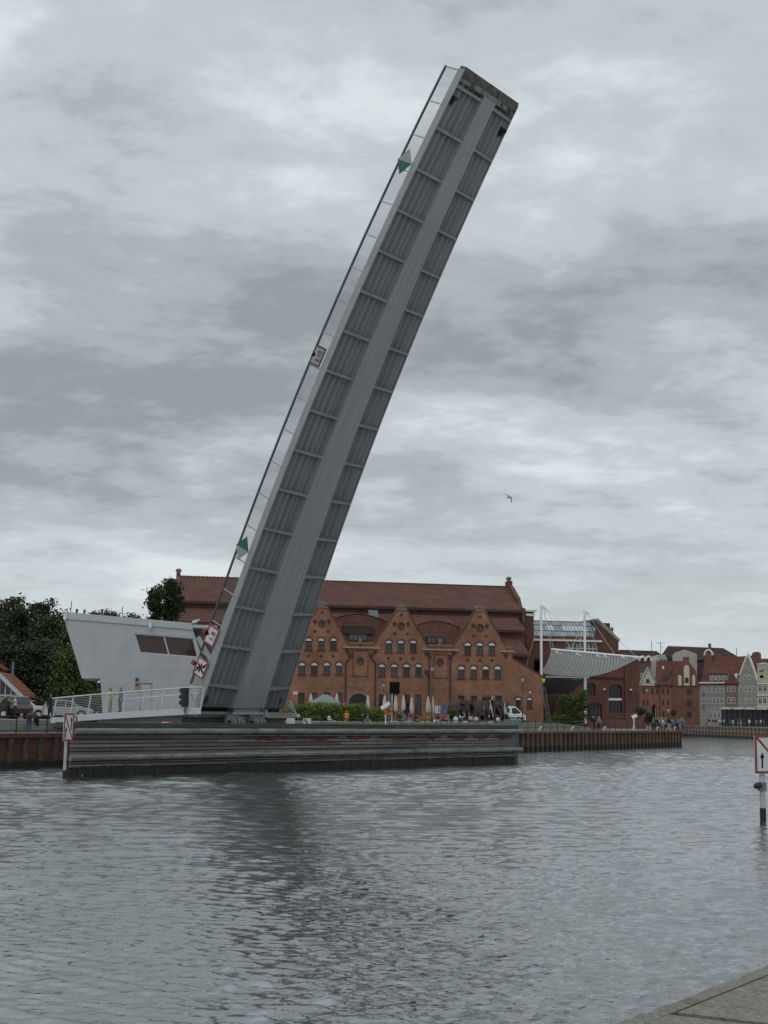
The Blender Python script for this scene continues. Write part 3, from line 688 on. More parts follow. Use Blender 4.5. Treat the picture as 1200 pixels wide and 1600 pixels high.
# left: red wall with protruding posts
lw = thing('quay_wall', 'red-brown quay wall with dark vertical posts at the left edge of the photo', 'quay wall', SHO.w(-45, 0), SHO.a)
k = MB(); k.box(0, 0.10, -3, 66.9, 0.6, QZ-0.25); k.build('wall_face', pile_red, lw)
k = MB()
for i in range(51): k.box(0.5+1.31*i, -0.10, -3, 0.86+1.31*i, 0.1, QZ-0.3)
k.build('wall_post', pm('dark_wall_post', (0.075, 0.055, 0.04), 0.85, 0.4, 2), lw)
k = MB(); k.box(0, -0.13, QZ-0.25, 66.9, 0.6, QZ+0.02); k.build('coping', pm('red_coping', (0.10, 0.038, 0.03), 0.85, 0.3, 2), lw)
k = MB(); k.box(0, -0.11, -3, 66.9, 0.1, 0.42); k.build('tide_band', wet, lw)
# end of the island
ew = Frame(42.0, 195.0, 0, 0); E0 = SHO.w(SE, 0); E1 = Vector((62, 310, 0)); ed_ = E1-E0
ew = Frame(E0.x, E0.y, 0, math.atan2(ed_.y, ed_.x))
quay_wall('quay_wall', 'short dark return of the brown quay wall around the end of the island', ew, 0.0, ed_.length, QZ+0.02, 1.62, 0.5, (pile_brown, brown_cap))
# far bank wall: tall fender timbers with a rail
fb = thing('quay_wall', 'grey-brown timber clad far quay wall below the gabled houses', 'quay wall', FB.w(-150, 0), FB.a)
k = MB(); k.box(0, 0.0, -3, 260, 0.5, 2.32); k.build('wall_face', pm('grey_brown_boarding', (0.15, 0.11, 0.09), 0.9, 0.25, 0.4), fb)
k = MB()
for i in range(118): k.box(2.2*i, -0.28, -1, 2.2*i+0.4, 0.0, 2.3)
o = k.build('fender_post', pm('grey_post', (0.22, 0.18, 0.155), 0.9, 0.25, 1.0), fb)
k = MB(); k.box(0, -0.24, 1.15, 260, -0.02, 1.4); k.box(0, -0.2, 2.1, 260, -0.02, 2.36); k.build('rail', MATS['grey_post'], fb)
k = MB(); k.box(0, -0.32, -3, 260, -0.02, 0.3); k.build('tide_band', wet, fb)

def railing(name, label, F, s0, s1, z0, h, step, rails, t=0.35, mat=black_metal, pr=0.03, group=None):
    root = thing(name, label, 'railing', F.w(s0, t, z0), F.a, group); L = s1-s0; n = max(1, round(L/step))
    k = MB()
    for z in rails: k.tube((0, 0, z), (L, 0, z), pr*0.85, n=6)
    k.build('rail', mat, root)
    for i in range(n+1):
        k = MB(); k.tube((L*i/n, 0, 0), (L*i/n, 0, h), pr, n=6); k.build('post', mat, root)
    return root
railing('quay_railing', 'black metal railing along the brown sheet-pile quay on the right of the timber wall', SHO, 55.5, SE-0.3, QZ, 1.15, 2.0, (0.45, 1.12), mat=black_metal, pr=0.035)
railing('quay_railing', 'black metal railing along the quay edge behind the timber wall, in front of the hedge', SHO, 30, 54.5, QZ, 1.2, 2.2, (0.12, 0.55, 1.17), pr=0.03)
railing('quay_railing', 'black framed railing at the left edge of the photo where two people bend over', SHO, -21.5, 5.2, QZ, 1.1, 2.6, (0.2, 1.07), t=0.5, pr=0.045)
# small cream bollard cleats along the right quay
cream = pm('cream_paint', (0.50, 0.45, 0.34), 0.6, 0.15, 3)
for i, s_ in enumerate((60, 72, 78, 87, 97, 107, 116, 123)):
    o = thing('mooring_cleat', ('cream bent mooring cleat on the brown coping, one of a row along the right quay'), 'cleat', SHO.w(s_, 0.1, QZ+0.02), SHO.a, 'cleats along the right quay')
    k = MB(); k.path([(0, 0, -0.02), (0, 0, 0.34), (0.45, 0, 0.42)], 0.12, 8); k.build('hook', cream, o)
# yellow bollard on the left coping
yb = thing('mooring_bollard', 'yellow mooring bollard on a pale block at the left quay edge', 'bollard', onz(60, 1141, QZ), SHO.a)
k = MB(); k.lathe([(0.2, 0), (0.17, 0.2), (0.28, 0.32), (0.26, 0.4), (0.05, 0.42)], 12); k.build('post', pm('yellow_paint', (0.62, 0.36, 0.02), 0.5, 0.15, 4), yb)
k = MB(); k.box(-0.9, -0.3, -0.02, 0.9, 0.3, 0.06); k.build('base_block', concrete, yb)

# ================================================================== APPROACH RAMP TO THE BRIDGE
RA = Frame(-11.8, 86.6, 0, R(-36.8))            # s towards the pivot, t away from the camera
def zd(s): return 3.02+0.88*max(0, min(1, (s+14.6)/15.0))**0.8
ramp_ = fthing('approach_ramp', 'pale steel footbridge ramp with wire railing rising from the quay to the leaf', 'ramp', RA)
ss = [-13.3+14.1*i/16 for i in range(17)]
def edge_strip(mb, t0, f0, t1, f1, m=0):
    v = []
    for s_ in ss: v += [(s_, t0, f0(s_)), (s_, t1, f1(s_))]
    mb.add(v, [(2*i, 2*i+1, 2*i+3, 2*i+2) for i in range(len(ss)-1)], m)
k = MB(); edge_strip(k, 0, zd, 6.2, zd, 1); lo = lambda s: zd(s)-0.42
edge_strip(k, 0, zd, 0, lo); edge_strip(k, 6.2, zd, 6.2, lo); edge_strip(k, 0, lo, 6.2, lo)
k.build('deck', [pale_steel, MATS['deck_surface']], ramp_)
k = MB(); k.box(-9.5, 0.8, 1.6, -0.4, 5.5, 3.35); k.box(-13.0, 0.8, 1.6, -9.5, 5.5, 2.5); k.build('abutment', pm('grey_render', (0.36, 0.38, 0.40), 0.7, 0.1, 1.5), ramp_)
for t_ in (0.08, 6.1):
    k = MB(); top = lambda s: zd(s)+1.25
    for a, b in zip(ss[:-1], ss[1:]): k.tube((a, t_, top(a)), (b, t_, top(b)), 0.05, n=8)
    r_ = k.build('railing', pale_steel, ramp_); NP = 9 if t_ < 1 else 8
    k = MB()
    for q in range(10):
        dz = 0.12+q*0.112
        for a, b in zip(ss[:-1:2], ss[2::2]): k.tube((a, t_, zd(a)+dz), (b, t_, zd(b)+dz), 0.014, n=4, caps=False)
    k.build('wires', pale_steel, r_)
    for i in range(NP):
        s_ = -13.1+i*13.8/8; k = MB(); k.bar((s_, t_, zd(s_)-0.05), (s_+0.22, t_, top(s_)), 0.05, 0.09, (1, 0, 0)); k.build('post', pale_steel, r_)
nb = thing('notice_board', 'low white board with red top under the ramp, half hidden by the timber wall', 'sign', RA.w(-1.9, -0.35, 0), RA.a)
k = MB(); k.box(-0.42, -0.03, 2.4, 0.42, 0.0, 3.05); k.build('panel', sign_white, nb)
k = MB(); k.box(-0.42, -0.04, 2.98, 0.42, -0.031, 3.1); k.box(-0.42, -0.04, 2.4, -0.34, -0.031, 2.98); k.box(0.34, -0.04, 2.4, 0.42, -0.031, 2.98); k.build('border', sign_red, nb)
k = MB(); k.tube((-0.3, 0.03, 2.2), (-0.3, 0.03, 3.2), 0.02); k.tube((0.3, 0.03, 2.2), (0.3, 0.03, 3.2), 0.02); k.build('post', black_metal, nb)
# traffic light at the head of the ramp
tl = thing('traffic_light', 'black three-lamp traffic light on the ramp railing at the foot of the leaf', 'traffic light', RA.w(-0.6, -0.18, zd(-0.6)), RA.a)
k = MB(); k.box(0.0, -0.14, 0.05, 0.34, 0.14, 1.25); k.build('housing', rubber, tl)
for q in range(3):
    k = MB(); k.lathe([(0.15, 0), (0.16, 0.1), (0.15, 0.26)], 12); k.xform(Matrix.Translation((0.02, 0, 0.27+0.37*q)) @ Matrix.Rotation(R(-70), 4, 'Y')); o = k.build('lamp_hood', rubber, tl)
    k = MB(); k.lathe([(0.11, 0), (0.09, 0.03), (0.02, 0.05)], 12); k.xform(Matrix.Translation((-0.05, 0, 0.29+0.37*q)) @ Matrix.Rotation(R(-70), 4, 'Y')); k.build('lens', glass_grey, o)
k = MB(); k.tube((0.2, 0, -0.3), (0.2, 0, 0.1), 0.04); k.tube((0.2, 0, -0.3), (0.45, 0, -0.6), 0.03); k.build('bracket', rubber, tl)

# ================================================================== CONTROL BUILDING
cw = at(200, 1060, 101)
CB = Frame(cw.x, cw.y, TZ, R(10))
ctrl = fthing('control_building', 'sculptural pale grey metal-clad control building with leaning sides behind the ramp', 'building', CB)
H = lambda px, py, t=0.0: CB.hit(px, py, t)
def gz0(p): return (p[0], -0.9)
outl = [H(97, 957), H(298, 974.5), H(322, 1046), (H(322, 1046)[0], -0.9), (H(164, 1090)[0], -0.9), H(157, 1060), H(128, 1060)]
win = [H(210, 990), H(302, 997.5), H(309, 1027), H(219, 1020)]
dr = [H(219.5, 1067.5), H(238, 1067.5), (H(238, 1067)[0], -0.35), (H(219.5, 1067)[0], -0.35)]
k = MB(); k.wall(outl, [win, dr], 0.0, 0.3); k.build('front_wall', cladding, ctrl)
k = MB(); back = [(p[0]*0.92+0.2, p[1]) for p in outl]
n = len(outl); dpt = 8.0
k.add([(p[0], 0.3, p[1]) for p in outl]+[(p[0], dpt, p[1]) for p in outl], [(i, (i+1) % n, n+(i+1) % n, n+i) for i in range(n)]+[tuple(range(n, 2*n))])
k.build('shell', cladding, ctrl)
k = MB(); o_ = [H(97, 956), H(299, 973.5), H(301.5, 984), H(101, 967)]
k.prism(o_, -0.07, -0.003); k.build('eaves_band', light_paint, ctrl)
k = MB(); k.add([(p[0], 0.2, p[1]) for p in win], [(0, 1, 2, 3)]); fr = MB()
c = [(p[0], 0.1, p[1]) for p in win]
for a, b in zip(c, c[1:]+c[:1]): fr.bar(a, b, 0.12, 0.08, (0, 1, 0))
m0 = tuple((Vector(c[0])*0.5+Vector(c[1])*0.5)); m1 = tuple((Vector(c[3])*0.5+Vector(c[2])*0.5)); fr.bar(m0, m1, 0.1, 0.06, (0, 1, 0))
w_o = fr.build('window', pale_steel, ctrl); k.build('pane', glass_brown, w_o)
k = MB(); s0, s1 = dr[0][0], dr[1][0]; zt_ = dr[0][1]
k.box(s0+0.03, 0.06, -0.6, s1-0.03, 0.12, zt_-0.03); d_o = k.build('door', light_paint, ctrl)
k = MB(); k.tube((s0+0.13, 0.02, 0.75), (s0+0.13, 0.02, 0.95), 0.025); k.build('handle', black_metal, d_o)
k = MB(); k.box(s0+0.22, 0.04, zt_-0.4, s0+0.5, 0.057, zt_-0.28); k.build('notice', sign_white, d_o)
k = MB(); a = H(214, 1074); k.box(a[0]-.14, -0.05, a[1]-0.27, a[0]+0.14, -0.003, a[1]+0.27); k.build('notice_plate', pm('ochre_sign', (0.42, 0.27, 0.09), 0.6, 0.2, 5), ctrl)
k = MB(); a = H(214, 1070); k.box(a[0]-.12, -0.062, a[1]-0.1, a[0]+0.12, -0.052, a[1]+0.1); k.build('warning_plate', sign_red, ctrl)
for px, py, lab in ((102, 961, ''), (235, 974, '')):
    a = H(px, py); k = MB(); k.tube((a[0], -0.25, a[1]-0.05), (a[0], -0.25, a[1]-0.28), 0.10, n=10); k.lathe([(0.1, 0), (0.09, -0.07), (0.04, -0.12)], 10, (a[0], -0.25, a[1]-0.28)); k.tube((a[0], -0.25, a[1]-0.05), (a[0], 0.0, a[1]+0.05), 0.04); k.build('security_camera', white_paint, ctrl)
k = MB(); a = H(214, 1061); k.box(a[0]-.1, -0.2, a[1]-.12, a[0]+.1, -.003, a[1]+.1); k.build('wall_lamp', rust_grime, ctrl)
# concrete block and raking struts on the right of the control building
k = MB(); b0 = H(296, 975, 3.0); b1 = H(348, 985, 3.0); k.box(b0[0], 3.0, -0.9, b1[0], 7.0, b1[1]+0.15); k.build('rear_block', pm('stained_concrete', (0.20, 0.19, 0.16), 0.9, 0.35, 0.8, bump=0.2), ctrl)
k = MB(); a = H(309, 995, 0.5); b = H(330, 1032, 0.5); k.bar((a[0], 0.8, a[1]), (b[0], 0.8, b[1]), 0.35, 0.35, (0, 1, 0)); k.build('strut', light_paint, ctrl)
k = MB(); b0 = H(300, 973); b1 = H(340, 976); k.box(b0[0], 0.31, b1[1]-0.25, b1[0], 6.9, b1[1]-.02); k.build('roof_edge', light_paint, ctrl)
for px, h_ in ((110, 0.9), (119, 0.35), (131, 0.35), (158, 0.5), (190, 0.8), (205, 0.4), (252, 0.3)):
    a = H(px, 957+(px-97)*0.085, 2.0); k = MB(); k.tube((a[0], 2.0, a[1]-0.3), (a[0]+0.05, 2.0, a[1]+h_), 0.03 if h_ > 0.6 else 0.09); k.build('roof_antenna' if h_ > 0.6 else 'roof_vent', rust_grime, ctrl)
# perched gull
gl = thing('perched_gull', 'white gull sitting on the concrete roof edge behind the sign on the raised leaf', 'gull', CB.w(*(H(305, 975)[0], 0.5, H(305, 975)[1])), R(30))
k = MB(); k.lathe([(0.01, -0.3), (0.09, -0.2), (0.13, 0.0), (0.1, 0.16), (0.05, 0.25)], 10); k.xform(Matrix.Translation((0, 0, 0.2)) @ Matrix.Rotation(R(70), 4, 'Y')); k.lathe([(0.02, -0.07), (0.07, 0.0), (0.06, 0.05), (0.01, 0.09)], 10, (0.28, 0, 0.34)); k.tube((0.33, 0, 0.35), (0.43, 0, 0.32), 0.02, 0.005); k.tube((0, 0.03, 0.1), (0, 0.03, 0.0), 0.01); k.tube((0, -0.03, 0.1), (0, -0.03, 0.0), 0.01)
k.build('body', sign_white, gl)
# ================================================================== CONCERT HALL (old brick power station)
hw = at(628, 1126, 200)
PH = Frame(hw.x, hw.y, TZ, R(11))
hall = fthing('concert_hall', 'long red brick concert hall with three pointed gables and stepped tiled roofs', 'building', PH)
H = lambda px, py, t=0.0: PH.hit(px, py, t)
BASE = -0.3
def rect(px0, px1, py0, py1, t=0.0):
    pc = (px0+px1)/2; pm_ = (py0+py1)/2
    a = H(px0, pm_, t)[0]; b = H(px1, pm_, t)[0]; z1 = H(pc, py0, t)[1]; z0 = H(pc, py1, t)[1]
    return a, b, z0, z1
def archpts(s0, s1, z0, zs, rise, n=8):
    """opening: rectangle z0..zs with a segmental arch of given rise on top"""
    pts = [(s0, z0), (s1, z0)]; c = (s0+s1)/2; w = (s1-s0)/2
    for i in range(n+1):
        t_ = math.pi*i/n; pts.append((c+w*math.cos(t_), zs+rise*math.sin(t_)))
    return pts
holes = []; wins = []
def arch_win(pc, w, yf0, yf1, yb):
    s0, s1, z0, z1 = rect(pc-w/2, pc+w/2, yf1, yb); zf = H(pc, yf0)[1]
    pts = archpts(s0, s1, z0, z1, zf-z1); holes.append(pts); wins.append(('arch', s0, s1, z0, z1, zf))
def rect_win(pc, w, y0, y1):
    s0, s1, z0, z1 = rect(pc-w/2, pc+w/2, y0, y1); z0 = max(z0, 0.05)
    holes.append([(s0, z0), (s1, z0), (s1, z1), (s0, z1)]); wins.append(('rect', s0, s1, z0, z1, z1))
def round_win(pc, py, r):
    c = H(pc, py); rr_ = (H(pc+r, py)[0]-H(pc-r, py)[0])/2
    holes.append([(c[0]+rr_*math.cos(2*math.pi*i/14), c[1]+rr_*math.sin(2*math.pi*i/14)) for i in range(14)]); wins.append(('round', c[0], rr_, c[1], 0, 0))
ROWS = [  # gable: upper row, middle row, ground row pixel columns and heights
 ([482, 501.7, 521], (996.8, 1001.3, 1015.2), [471.5, 490.9, 510.3, 529.7], (1035, 1040, 1053.6), [470.5, 490.5, 510.5, 530], (1082.5, 1122)),
 ([607.2, 626.2, 645.7], (1000.6, 1005, 1018.8), [596.7, 615.8, 634.9, 654], (1037.6, 1042.3, 1056), [596.7, 615.5, 635.2, 653.3], (1085, 1114.6)),
 ([730.7, 749.6, 768.3], (1003.8, 1009, 1022.6), [720.7, 740, 758.8, 777.5], (1040.4, 1046, 1059.7), [720.7, 740, 759, 778.8], (1087, 1120))]
for up, uy, mid, my, gr, gy in ROWS:
    for p in up: arch_win(p, 10.3, *uy)
    for p in mid: arch_win(p, 10.3, *my)
    for p in gr: rect_win(p, 10, *gy)
for c in ((502.5, 974.5), (626.5, 978), (750, 981)): round_win(c[0], c[1], 5)
for c in ((563, 1032.7), (687.7, 1035)): round_win(c[0], c[1], 5)
for c in ((810, 0), (827.4, 0)): arch_win(c[0], 8.6, 1089.6, 1094, 1105.5)
s0, s1, z0, z1 = rect(545.5, 574, 1098, 1122); holes.append(archpts(s0, s1, 0.05, z1, H(559.6, 1083.5)[1]-z1, 12)); wins.append(('door', s0, s1, 0.05, z1, H(559.6, 1083.5)[1]))
# outline of the front: three gables, bays between, lean-to on the right
def pt(px, py): return H(px, py)
OUT = [pt(424, 1006)[0:2], pt(464, 1006.3), pt(495.5, 949.5), pt(512.5, 949.8), pt(544.5, 1008), pt(547, 1011.5), pt(581, 1012.5), pt(584, 1008.6), pt(619.5, 953.3), pt(636.5, 953.5), pt(669, 1012), pt(671, 1014.5), pt(705, 1016), pt(707.5, 1012.5), pt(741.5, 955.2), pt(758.5, 955.4), pt(790, 1010.5), pt(791, 1017), pt(800.3, 1018), pt(800.4, 1028.8), pt(849, 1058)]
sl, sr = OUT[0][0], OUT[-1][0]
outer = [(sl, BASE), (sr, BASE)]+list(reversed(OUT))
k = MB(); k.wall(outer, holes, 0.0, 0.5); k.build('front_wall', brick_hall, hall)
for w in wins:
    if w[0] in ('arch', 'rect'):
        _, s0, s1, z0, z1, zf = w
        k = MB(); b = 0.075; c = (s0+s1)/2
        for (xa, xb, za, zb_) in ((s0, s0+b, z0, z1), (s1-b, s1, z0, z1), (s0+b, s1-b, z0, z0+b), (s0+b, s1-b, z1-b, z1), (c-0.03, c+0.03, z0+b, z1-b), (s0+b, c-.03, z0+(z1-z0)*0.5-.025, z0+(z1-z0)*0.5+.025), (c+.03, s1-b, z0+(z1-z0)*0.5-.025, z0+(z1-z0)*0.5+.025)):
            k.box(xa, 0.20, za, xb, 0.27, zb_)
        wo_ = k.build('window', frame_dark, hall)
        k = MB(); k.box(s0+.01, 0.285, z0+.01, s1-.01, 0.30, z1); k.build('pane', [glass_dark, glass_grey][rnd.random() < 0.45], wo_)
        if w[0] == 'arch':
            k = MB(); n = 8; pts = [(s0+.01, z1+.02)]+[(c-(s1-s0-.02)/2*math.cos(math.pi*i/n), z1+.02+(zf-z1-.04)*math.sin(math.pi*i/n)) for i in range(1, n)]+[(s1-.01, z1+.02)]
            k.prism(pts, 0.06, 0.12); k.build('window_fan', white_fan, wo_)
            k = MB(); n = 10; g0 = 0.22
            po = [(c-((s1-s0)/2+g0)*math.cos(math.pi*i/n), z1+(zf-z1+g0)*math.sin(math.pi*i/n)) for i in range(n+1)]; pi_ = [(c-((s1-s0)/2+.01)*math.cos(math.pi*i/n), z1+(zf-z1+.01)*math.sin(math.pi*i/n)) for i in range(n+1)]
            k.prism(po+pi_[::-1], -0.04, 0.0); k.build('brick_arch', brick_dark, wo_)
        k = MB(); k.box(s0-.12, -0.12, z0-.16, s1+.12, 0.2, z0-.005); k.build('sill', brick_dark, wo_)
    elif w[0] == 'round':
        _, cx_, r_, cz_, _, _ = w
        k = MB(); n = 16
        po = [(cx_+r_*1.25*math.cos(2*math.pi*i/n), cz_+r_*1.25*math.sin(2*math.pi*i/n)) for i in range(n+1)]; pi_ = [(cx_+r_*0.98*math.cos(2*math.pi*i/n), cz_+r_*0.98*math.sin(2*math.pi*i/n)) for i in range(n+1)]
        k.prism(po+pi_[::-1], -0.05, 0.0); k.box(cx_-r_, 0.2, cz_-.025, cx_+r_, 0.25, cz_+.025); k.box(cx_-.025, 0.2, cz_-r_, cx_+.025, 0.25, cz_+r_)
        wo_ = k.build('round_window', brick_dark, hall)
        k = MB(); k.box(cx_-r_, 0.28, cz_-r_, cx_+r_, 0.3, cz_+r_); k.build('pane', glass_grey, wo_)
    else:
        _, s0, s1, z0, z1, zf = w
        k = MB(); n = 9
        for i in range(n+1):
            x = s0+(s1-s0)*i/n; k.box(x-.03, 0.2, z0, x+.03, 0.26, z1+(zf-z1)*max(0, 1-((x-(s0+s1)/2)/((s1-s0)/2))**2)**0.5)
        k.box(s0, 0.19, z1-.05, s1, 0.27, z1+.05)
        wo_ = k.build('entrance_door', frame_dark, hall); k = MB(); k.box(s0, 0.3, z0, s1, 0.32, zf); k.build('pane', glass_dark, wo_)
        k = MB(); n = 14; g0 = 0.35; c = (s0+s1)/2
        po = [(c-((s1-s0)/2+g0)*math.cos(math.pi*i/n), z1+(zf-z1+g0)*math.sin(math.pi*i/n)) for i in range(n+1)]; pi_ = [(c-((s1-s0)/2+.01)*math.cos(math.pi*i/n), z1+(zf-z1+.01)*math.sin(math.pi*i/n)) for i in range(n+1)]
        k.prism(po+pi_[::-1], -0.06, 0.0); k.build('door_arch', pm('grey_stone', (0.19, 0.17, 0.155), 0.85, 0.2, 2), wo_)
# brick ornaments: sunk quatrefoils and iron wall anchors
dark_brick_m = pm('dark_red_brick', (0.075, 0.025, 0.02), 0.9, 0.2, 3)
for px, py in ((492, 986.5), (512.5, 987), (503.5, 957.3), (481.8, 1025), (501.5, 1025.3), (520.6, 1025.6), (617, 990.3), (636.5, 990.7), (627, 960.7), (607, 1028.3), (626.3, 1028.8), (645.3, 1029), (740.5, 993.5), (759.8, 994), (750.2, 964.3), (730.8, 1031.3), (749.8, 1031.8), (768.9, 1031.8)):
    c = H(px, py); r_ = 0.13; k = MB()
    for dx, dz in ((r_, 0), (-r_, 0), (0, r_), (0, -r_)): k.prism([(c[0]+dx+0.12*math.cos(2*math.pi*i/8), c[1]+dz+0.12*math.sin(2*math.pi*i/8)) for i in range(8)], -0.012-.002*abs(dx)*9, -0.002)
    k.build('brick_quatrefoil', dark_brick_m, hall)
iron_m = pm('rusty_iron', (0.06, 0.024, 0.018), 0.8, 0.2, 5)
for px, py in ((492.3, 971), (513.6, 971), (616.5, 974.5), (637.5, 975), (739.8, 977.5), (760.5, 978), (542.3, 1017), (586, 1019), (666, 1021), (709, 1021), (790, 1024)):
    a = H(px, py-3.5); b = H(px, py+4.5); k = MB(); k.bar((a[0], -0.04, a[1]), (a[0], -0.04, b[1]), 0.12, 0.06, (0, 1, 0)); m_ = a[1]-0.25
    k.box(a[0]-0.32, -0.075, m_-0.06, a[0]+0.32, -0.013, m_+0.06); k.box(a[0]-0.2, -0.075, m_-0.3, a[0]-0.12, -0.013, m_-.06); k.box(a[0]+0.12, -0.075, m_-0.3, a[0]+0.2, -0.013, m_-.06)
    k.build('wall_anchor', iron_m, hall)
# recessed-panel mouldings of the two bays, cornices and coped shoulders
for (xa, xb, ya, yb) in ((551, 575.5, 1015.5, 1057), (677, 700.5, 1022, 1060)):
    s0, s1, z0, z1 = rect(xa, xb, ya, yb); k = MB()
    k.box(s0, -.06, z0, s0+.12, 0, z1); k.box(s1-.12, -.06, z0, s1, 0, z1); k.box(s0+.12, -.06, z1-.12, s1-.12, 0, z1); k.box(s0+.12, -.06, z0, s1-.12, 0, z0+.12)
    k.build('panel_moulding', brick_dark, hall)
for xa, xb, y in ((535.5, 592.5, 1012), (659.5, 716.5, 1015.4), (782, 803, 1018)):
    s0, s1, z0, z1 = rect(xa, xb, y-0.5, y+0.9); k = MB(); k.box(s0, -0.28, z0, s1, 0.0, z1)
    k.build('cornice', stone_trim, hall)
orange_b = brickmat('orange_brick', (0.33, 0.15, 0.095), (0.27, 0.12, 0.08), (0.22, 0.13, 0.10))
for xa, xb, y0, y1 in ((543.5, 585, 1003.2, 1011), (669.5, 708.5, 1006.8, 1014.2), (789.5, 803, 1009.5, 1017)):
    s0, s1, z0, z1 = rect(xa, xb, y0, y1); k = MB(); k.box(s0, 0.05, z0-0.4, s1, 0.6, z1-.35); k.box(s0-.08, -0.08, z1-.35, s1+.08, 0.7, z1-.15); k.box(s0, 0.0, z1-.15, s1, 0.6, z1)
    k.build('bay_parapet', orange_b, hall)
for px in (563, 687.7):
    c = H(px, 1007); k = MB(); k.lathe([(0.35, 0), (0.28, .15), (0.16, .3), (0.3, .55), (0.22, .8), (0.08, .95)], 10, (c[0], 0.25, c[1]-.1)); k.build('parapet_ball', cap_stone, hall)
# gable copings and stone caps
for a, b in ((1, 2), (3, 4), (7, 8), (9, 10), (13, 14), (15, 16), (19, 20)):
    p, q = OUT[a], OUT[b]; k = MB(); k.bar((p[0], 0.22, p[1]+0.06), (q[0], 0.22, q[1]+0.06), 0.62, 0.16, (0, 0, 1))
    k.build('gable_coping', brick_dark, hall)
for px, py in ((504, 949.5), (628, 953.3), (750, 955.3)):
    c = H(px, py); k = MB(); k.box(c[0]-0.85, -0.10, c[1]-0.02, c[0]+0.85, 0.7, c[1]+0.13); k.box(c[0]-0.66, 0.0, c[1]+.13, c[0]+0.66, 0.55, c[1]+0.42)
    k.prism([(c[0]-0.74, c[1]+.42)]+[(c[0]-0.68*math.cos(math.pi*i/10), c[1]+.44+0.5*math.sin(math.pi*i/10)) for i in range(11)]+[(c[0]+0.74, c[1]+.42)], -0.05, 0.6); k.build('gable_cap', cap_stone, hall)
# downpipes with hoppers
for pts in ([(547, 1024), (547, 1029), (540, 1034), (539.3, 1096)], [(580, 1025), (580, 1030), (586.5, 1035), (585.5, 1117)], [(670.5, 1026), (669.3, 1116)], [(703.7, 1028), (703, 1114)]):
    k = MB(); q = [H(*p) for p in pts]; k.path([(a[0], -0.12, a[1]) for a in q], 0.09, 8); a = q[0]; k.box(a[0]-.22, -0.3, a[1]-.1, a[0]+.22, -.003, a[1]+.45); k.build('downpipe', gutter, hall)
# lettering on the entrance bay
c = H(563.5, 1069.4)
Mx = Matrix.Translation((c[0], -0.015, c[1])) @ Matrix.Rotation(R(90), 4, 'X')
text_mb('Polska Filharmonia Bałtycka', 0.36, stone_trim, 'lettering', hall, Mx, 0.01)
c = H(561.5, 1072.3); text_mb('w Gdańsku', 0.24, stone_trim, 'lettering', hall, Matrix.Translation((c[0], -0.015, c[1])) @ Matrix.Rotation(R(90), 4, 'X'), 0.01)
c = H(461.5, 1083); k = MB(); k.box(c[0]-.32, -0.05, c[1]-.24, c[0]+.32, -.003, c[1]+.24); k.build('wall_plate', sign_white, hall)
k = MB(); c = H(827.5, 1082.3); k.lathe([(0.14, -.1), (0.16, 0.05), (0.05, 0.14)], 10, (c[0], -0.16, c[1])); k.build('wall_lamp', white_paint, hall)
k = MB(); c = H(664, 1051); k.bar((c[0]-.5, -.12, c[1]+.35), (c[0]+.3, -.5, c[1]+.35), .05, .05); k.box(c[0]-.1, -.62, c[1]-.3, c[0]+.5, -.4, c[1]+.3); k.build('hanging_sign', gutter, hall)
# ---- roofs: gable roofs, barrel dormers, stepped main roofs
TB = 9.0
def gable_roof(iL, iA, iB, iR, dh=0.05):
    pl, pa, pb, pr = OUT[iL], OUT[iA], OUT[iB], OUT[iR]; za = pa[1]-0.25
    ap = ((pa[0]+pb[0])/2)
    k = MB()
    k.add([(pl[0], 0.5, pl[1]-.1), (pr[0], 0.5, pr[1]-.1), (ap, 0.5, za), (pl[0], TB+3, pl[1]-.1), (pr[0], TB+3, pr[1]-.1), (ap, TB+3, za)], [(0, 2, 5, 3), (2, 1, 4, 5)])
    k.build('gable_roof', roof_tile, hall)
gable_roof(1, 2, 3, 4); gable_roof(7, 8, 9, 10); gable_roof(13, 14, 15, 16)
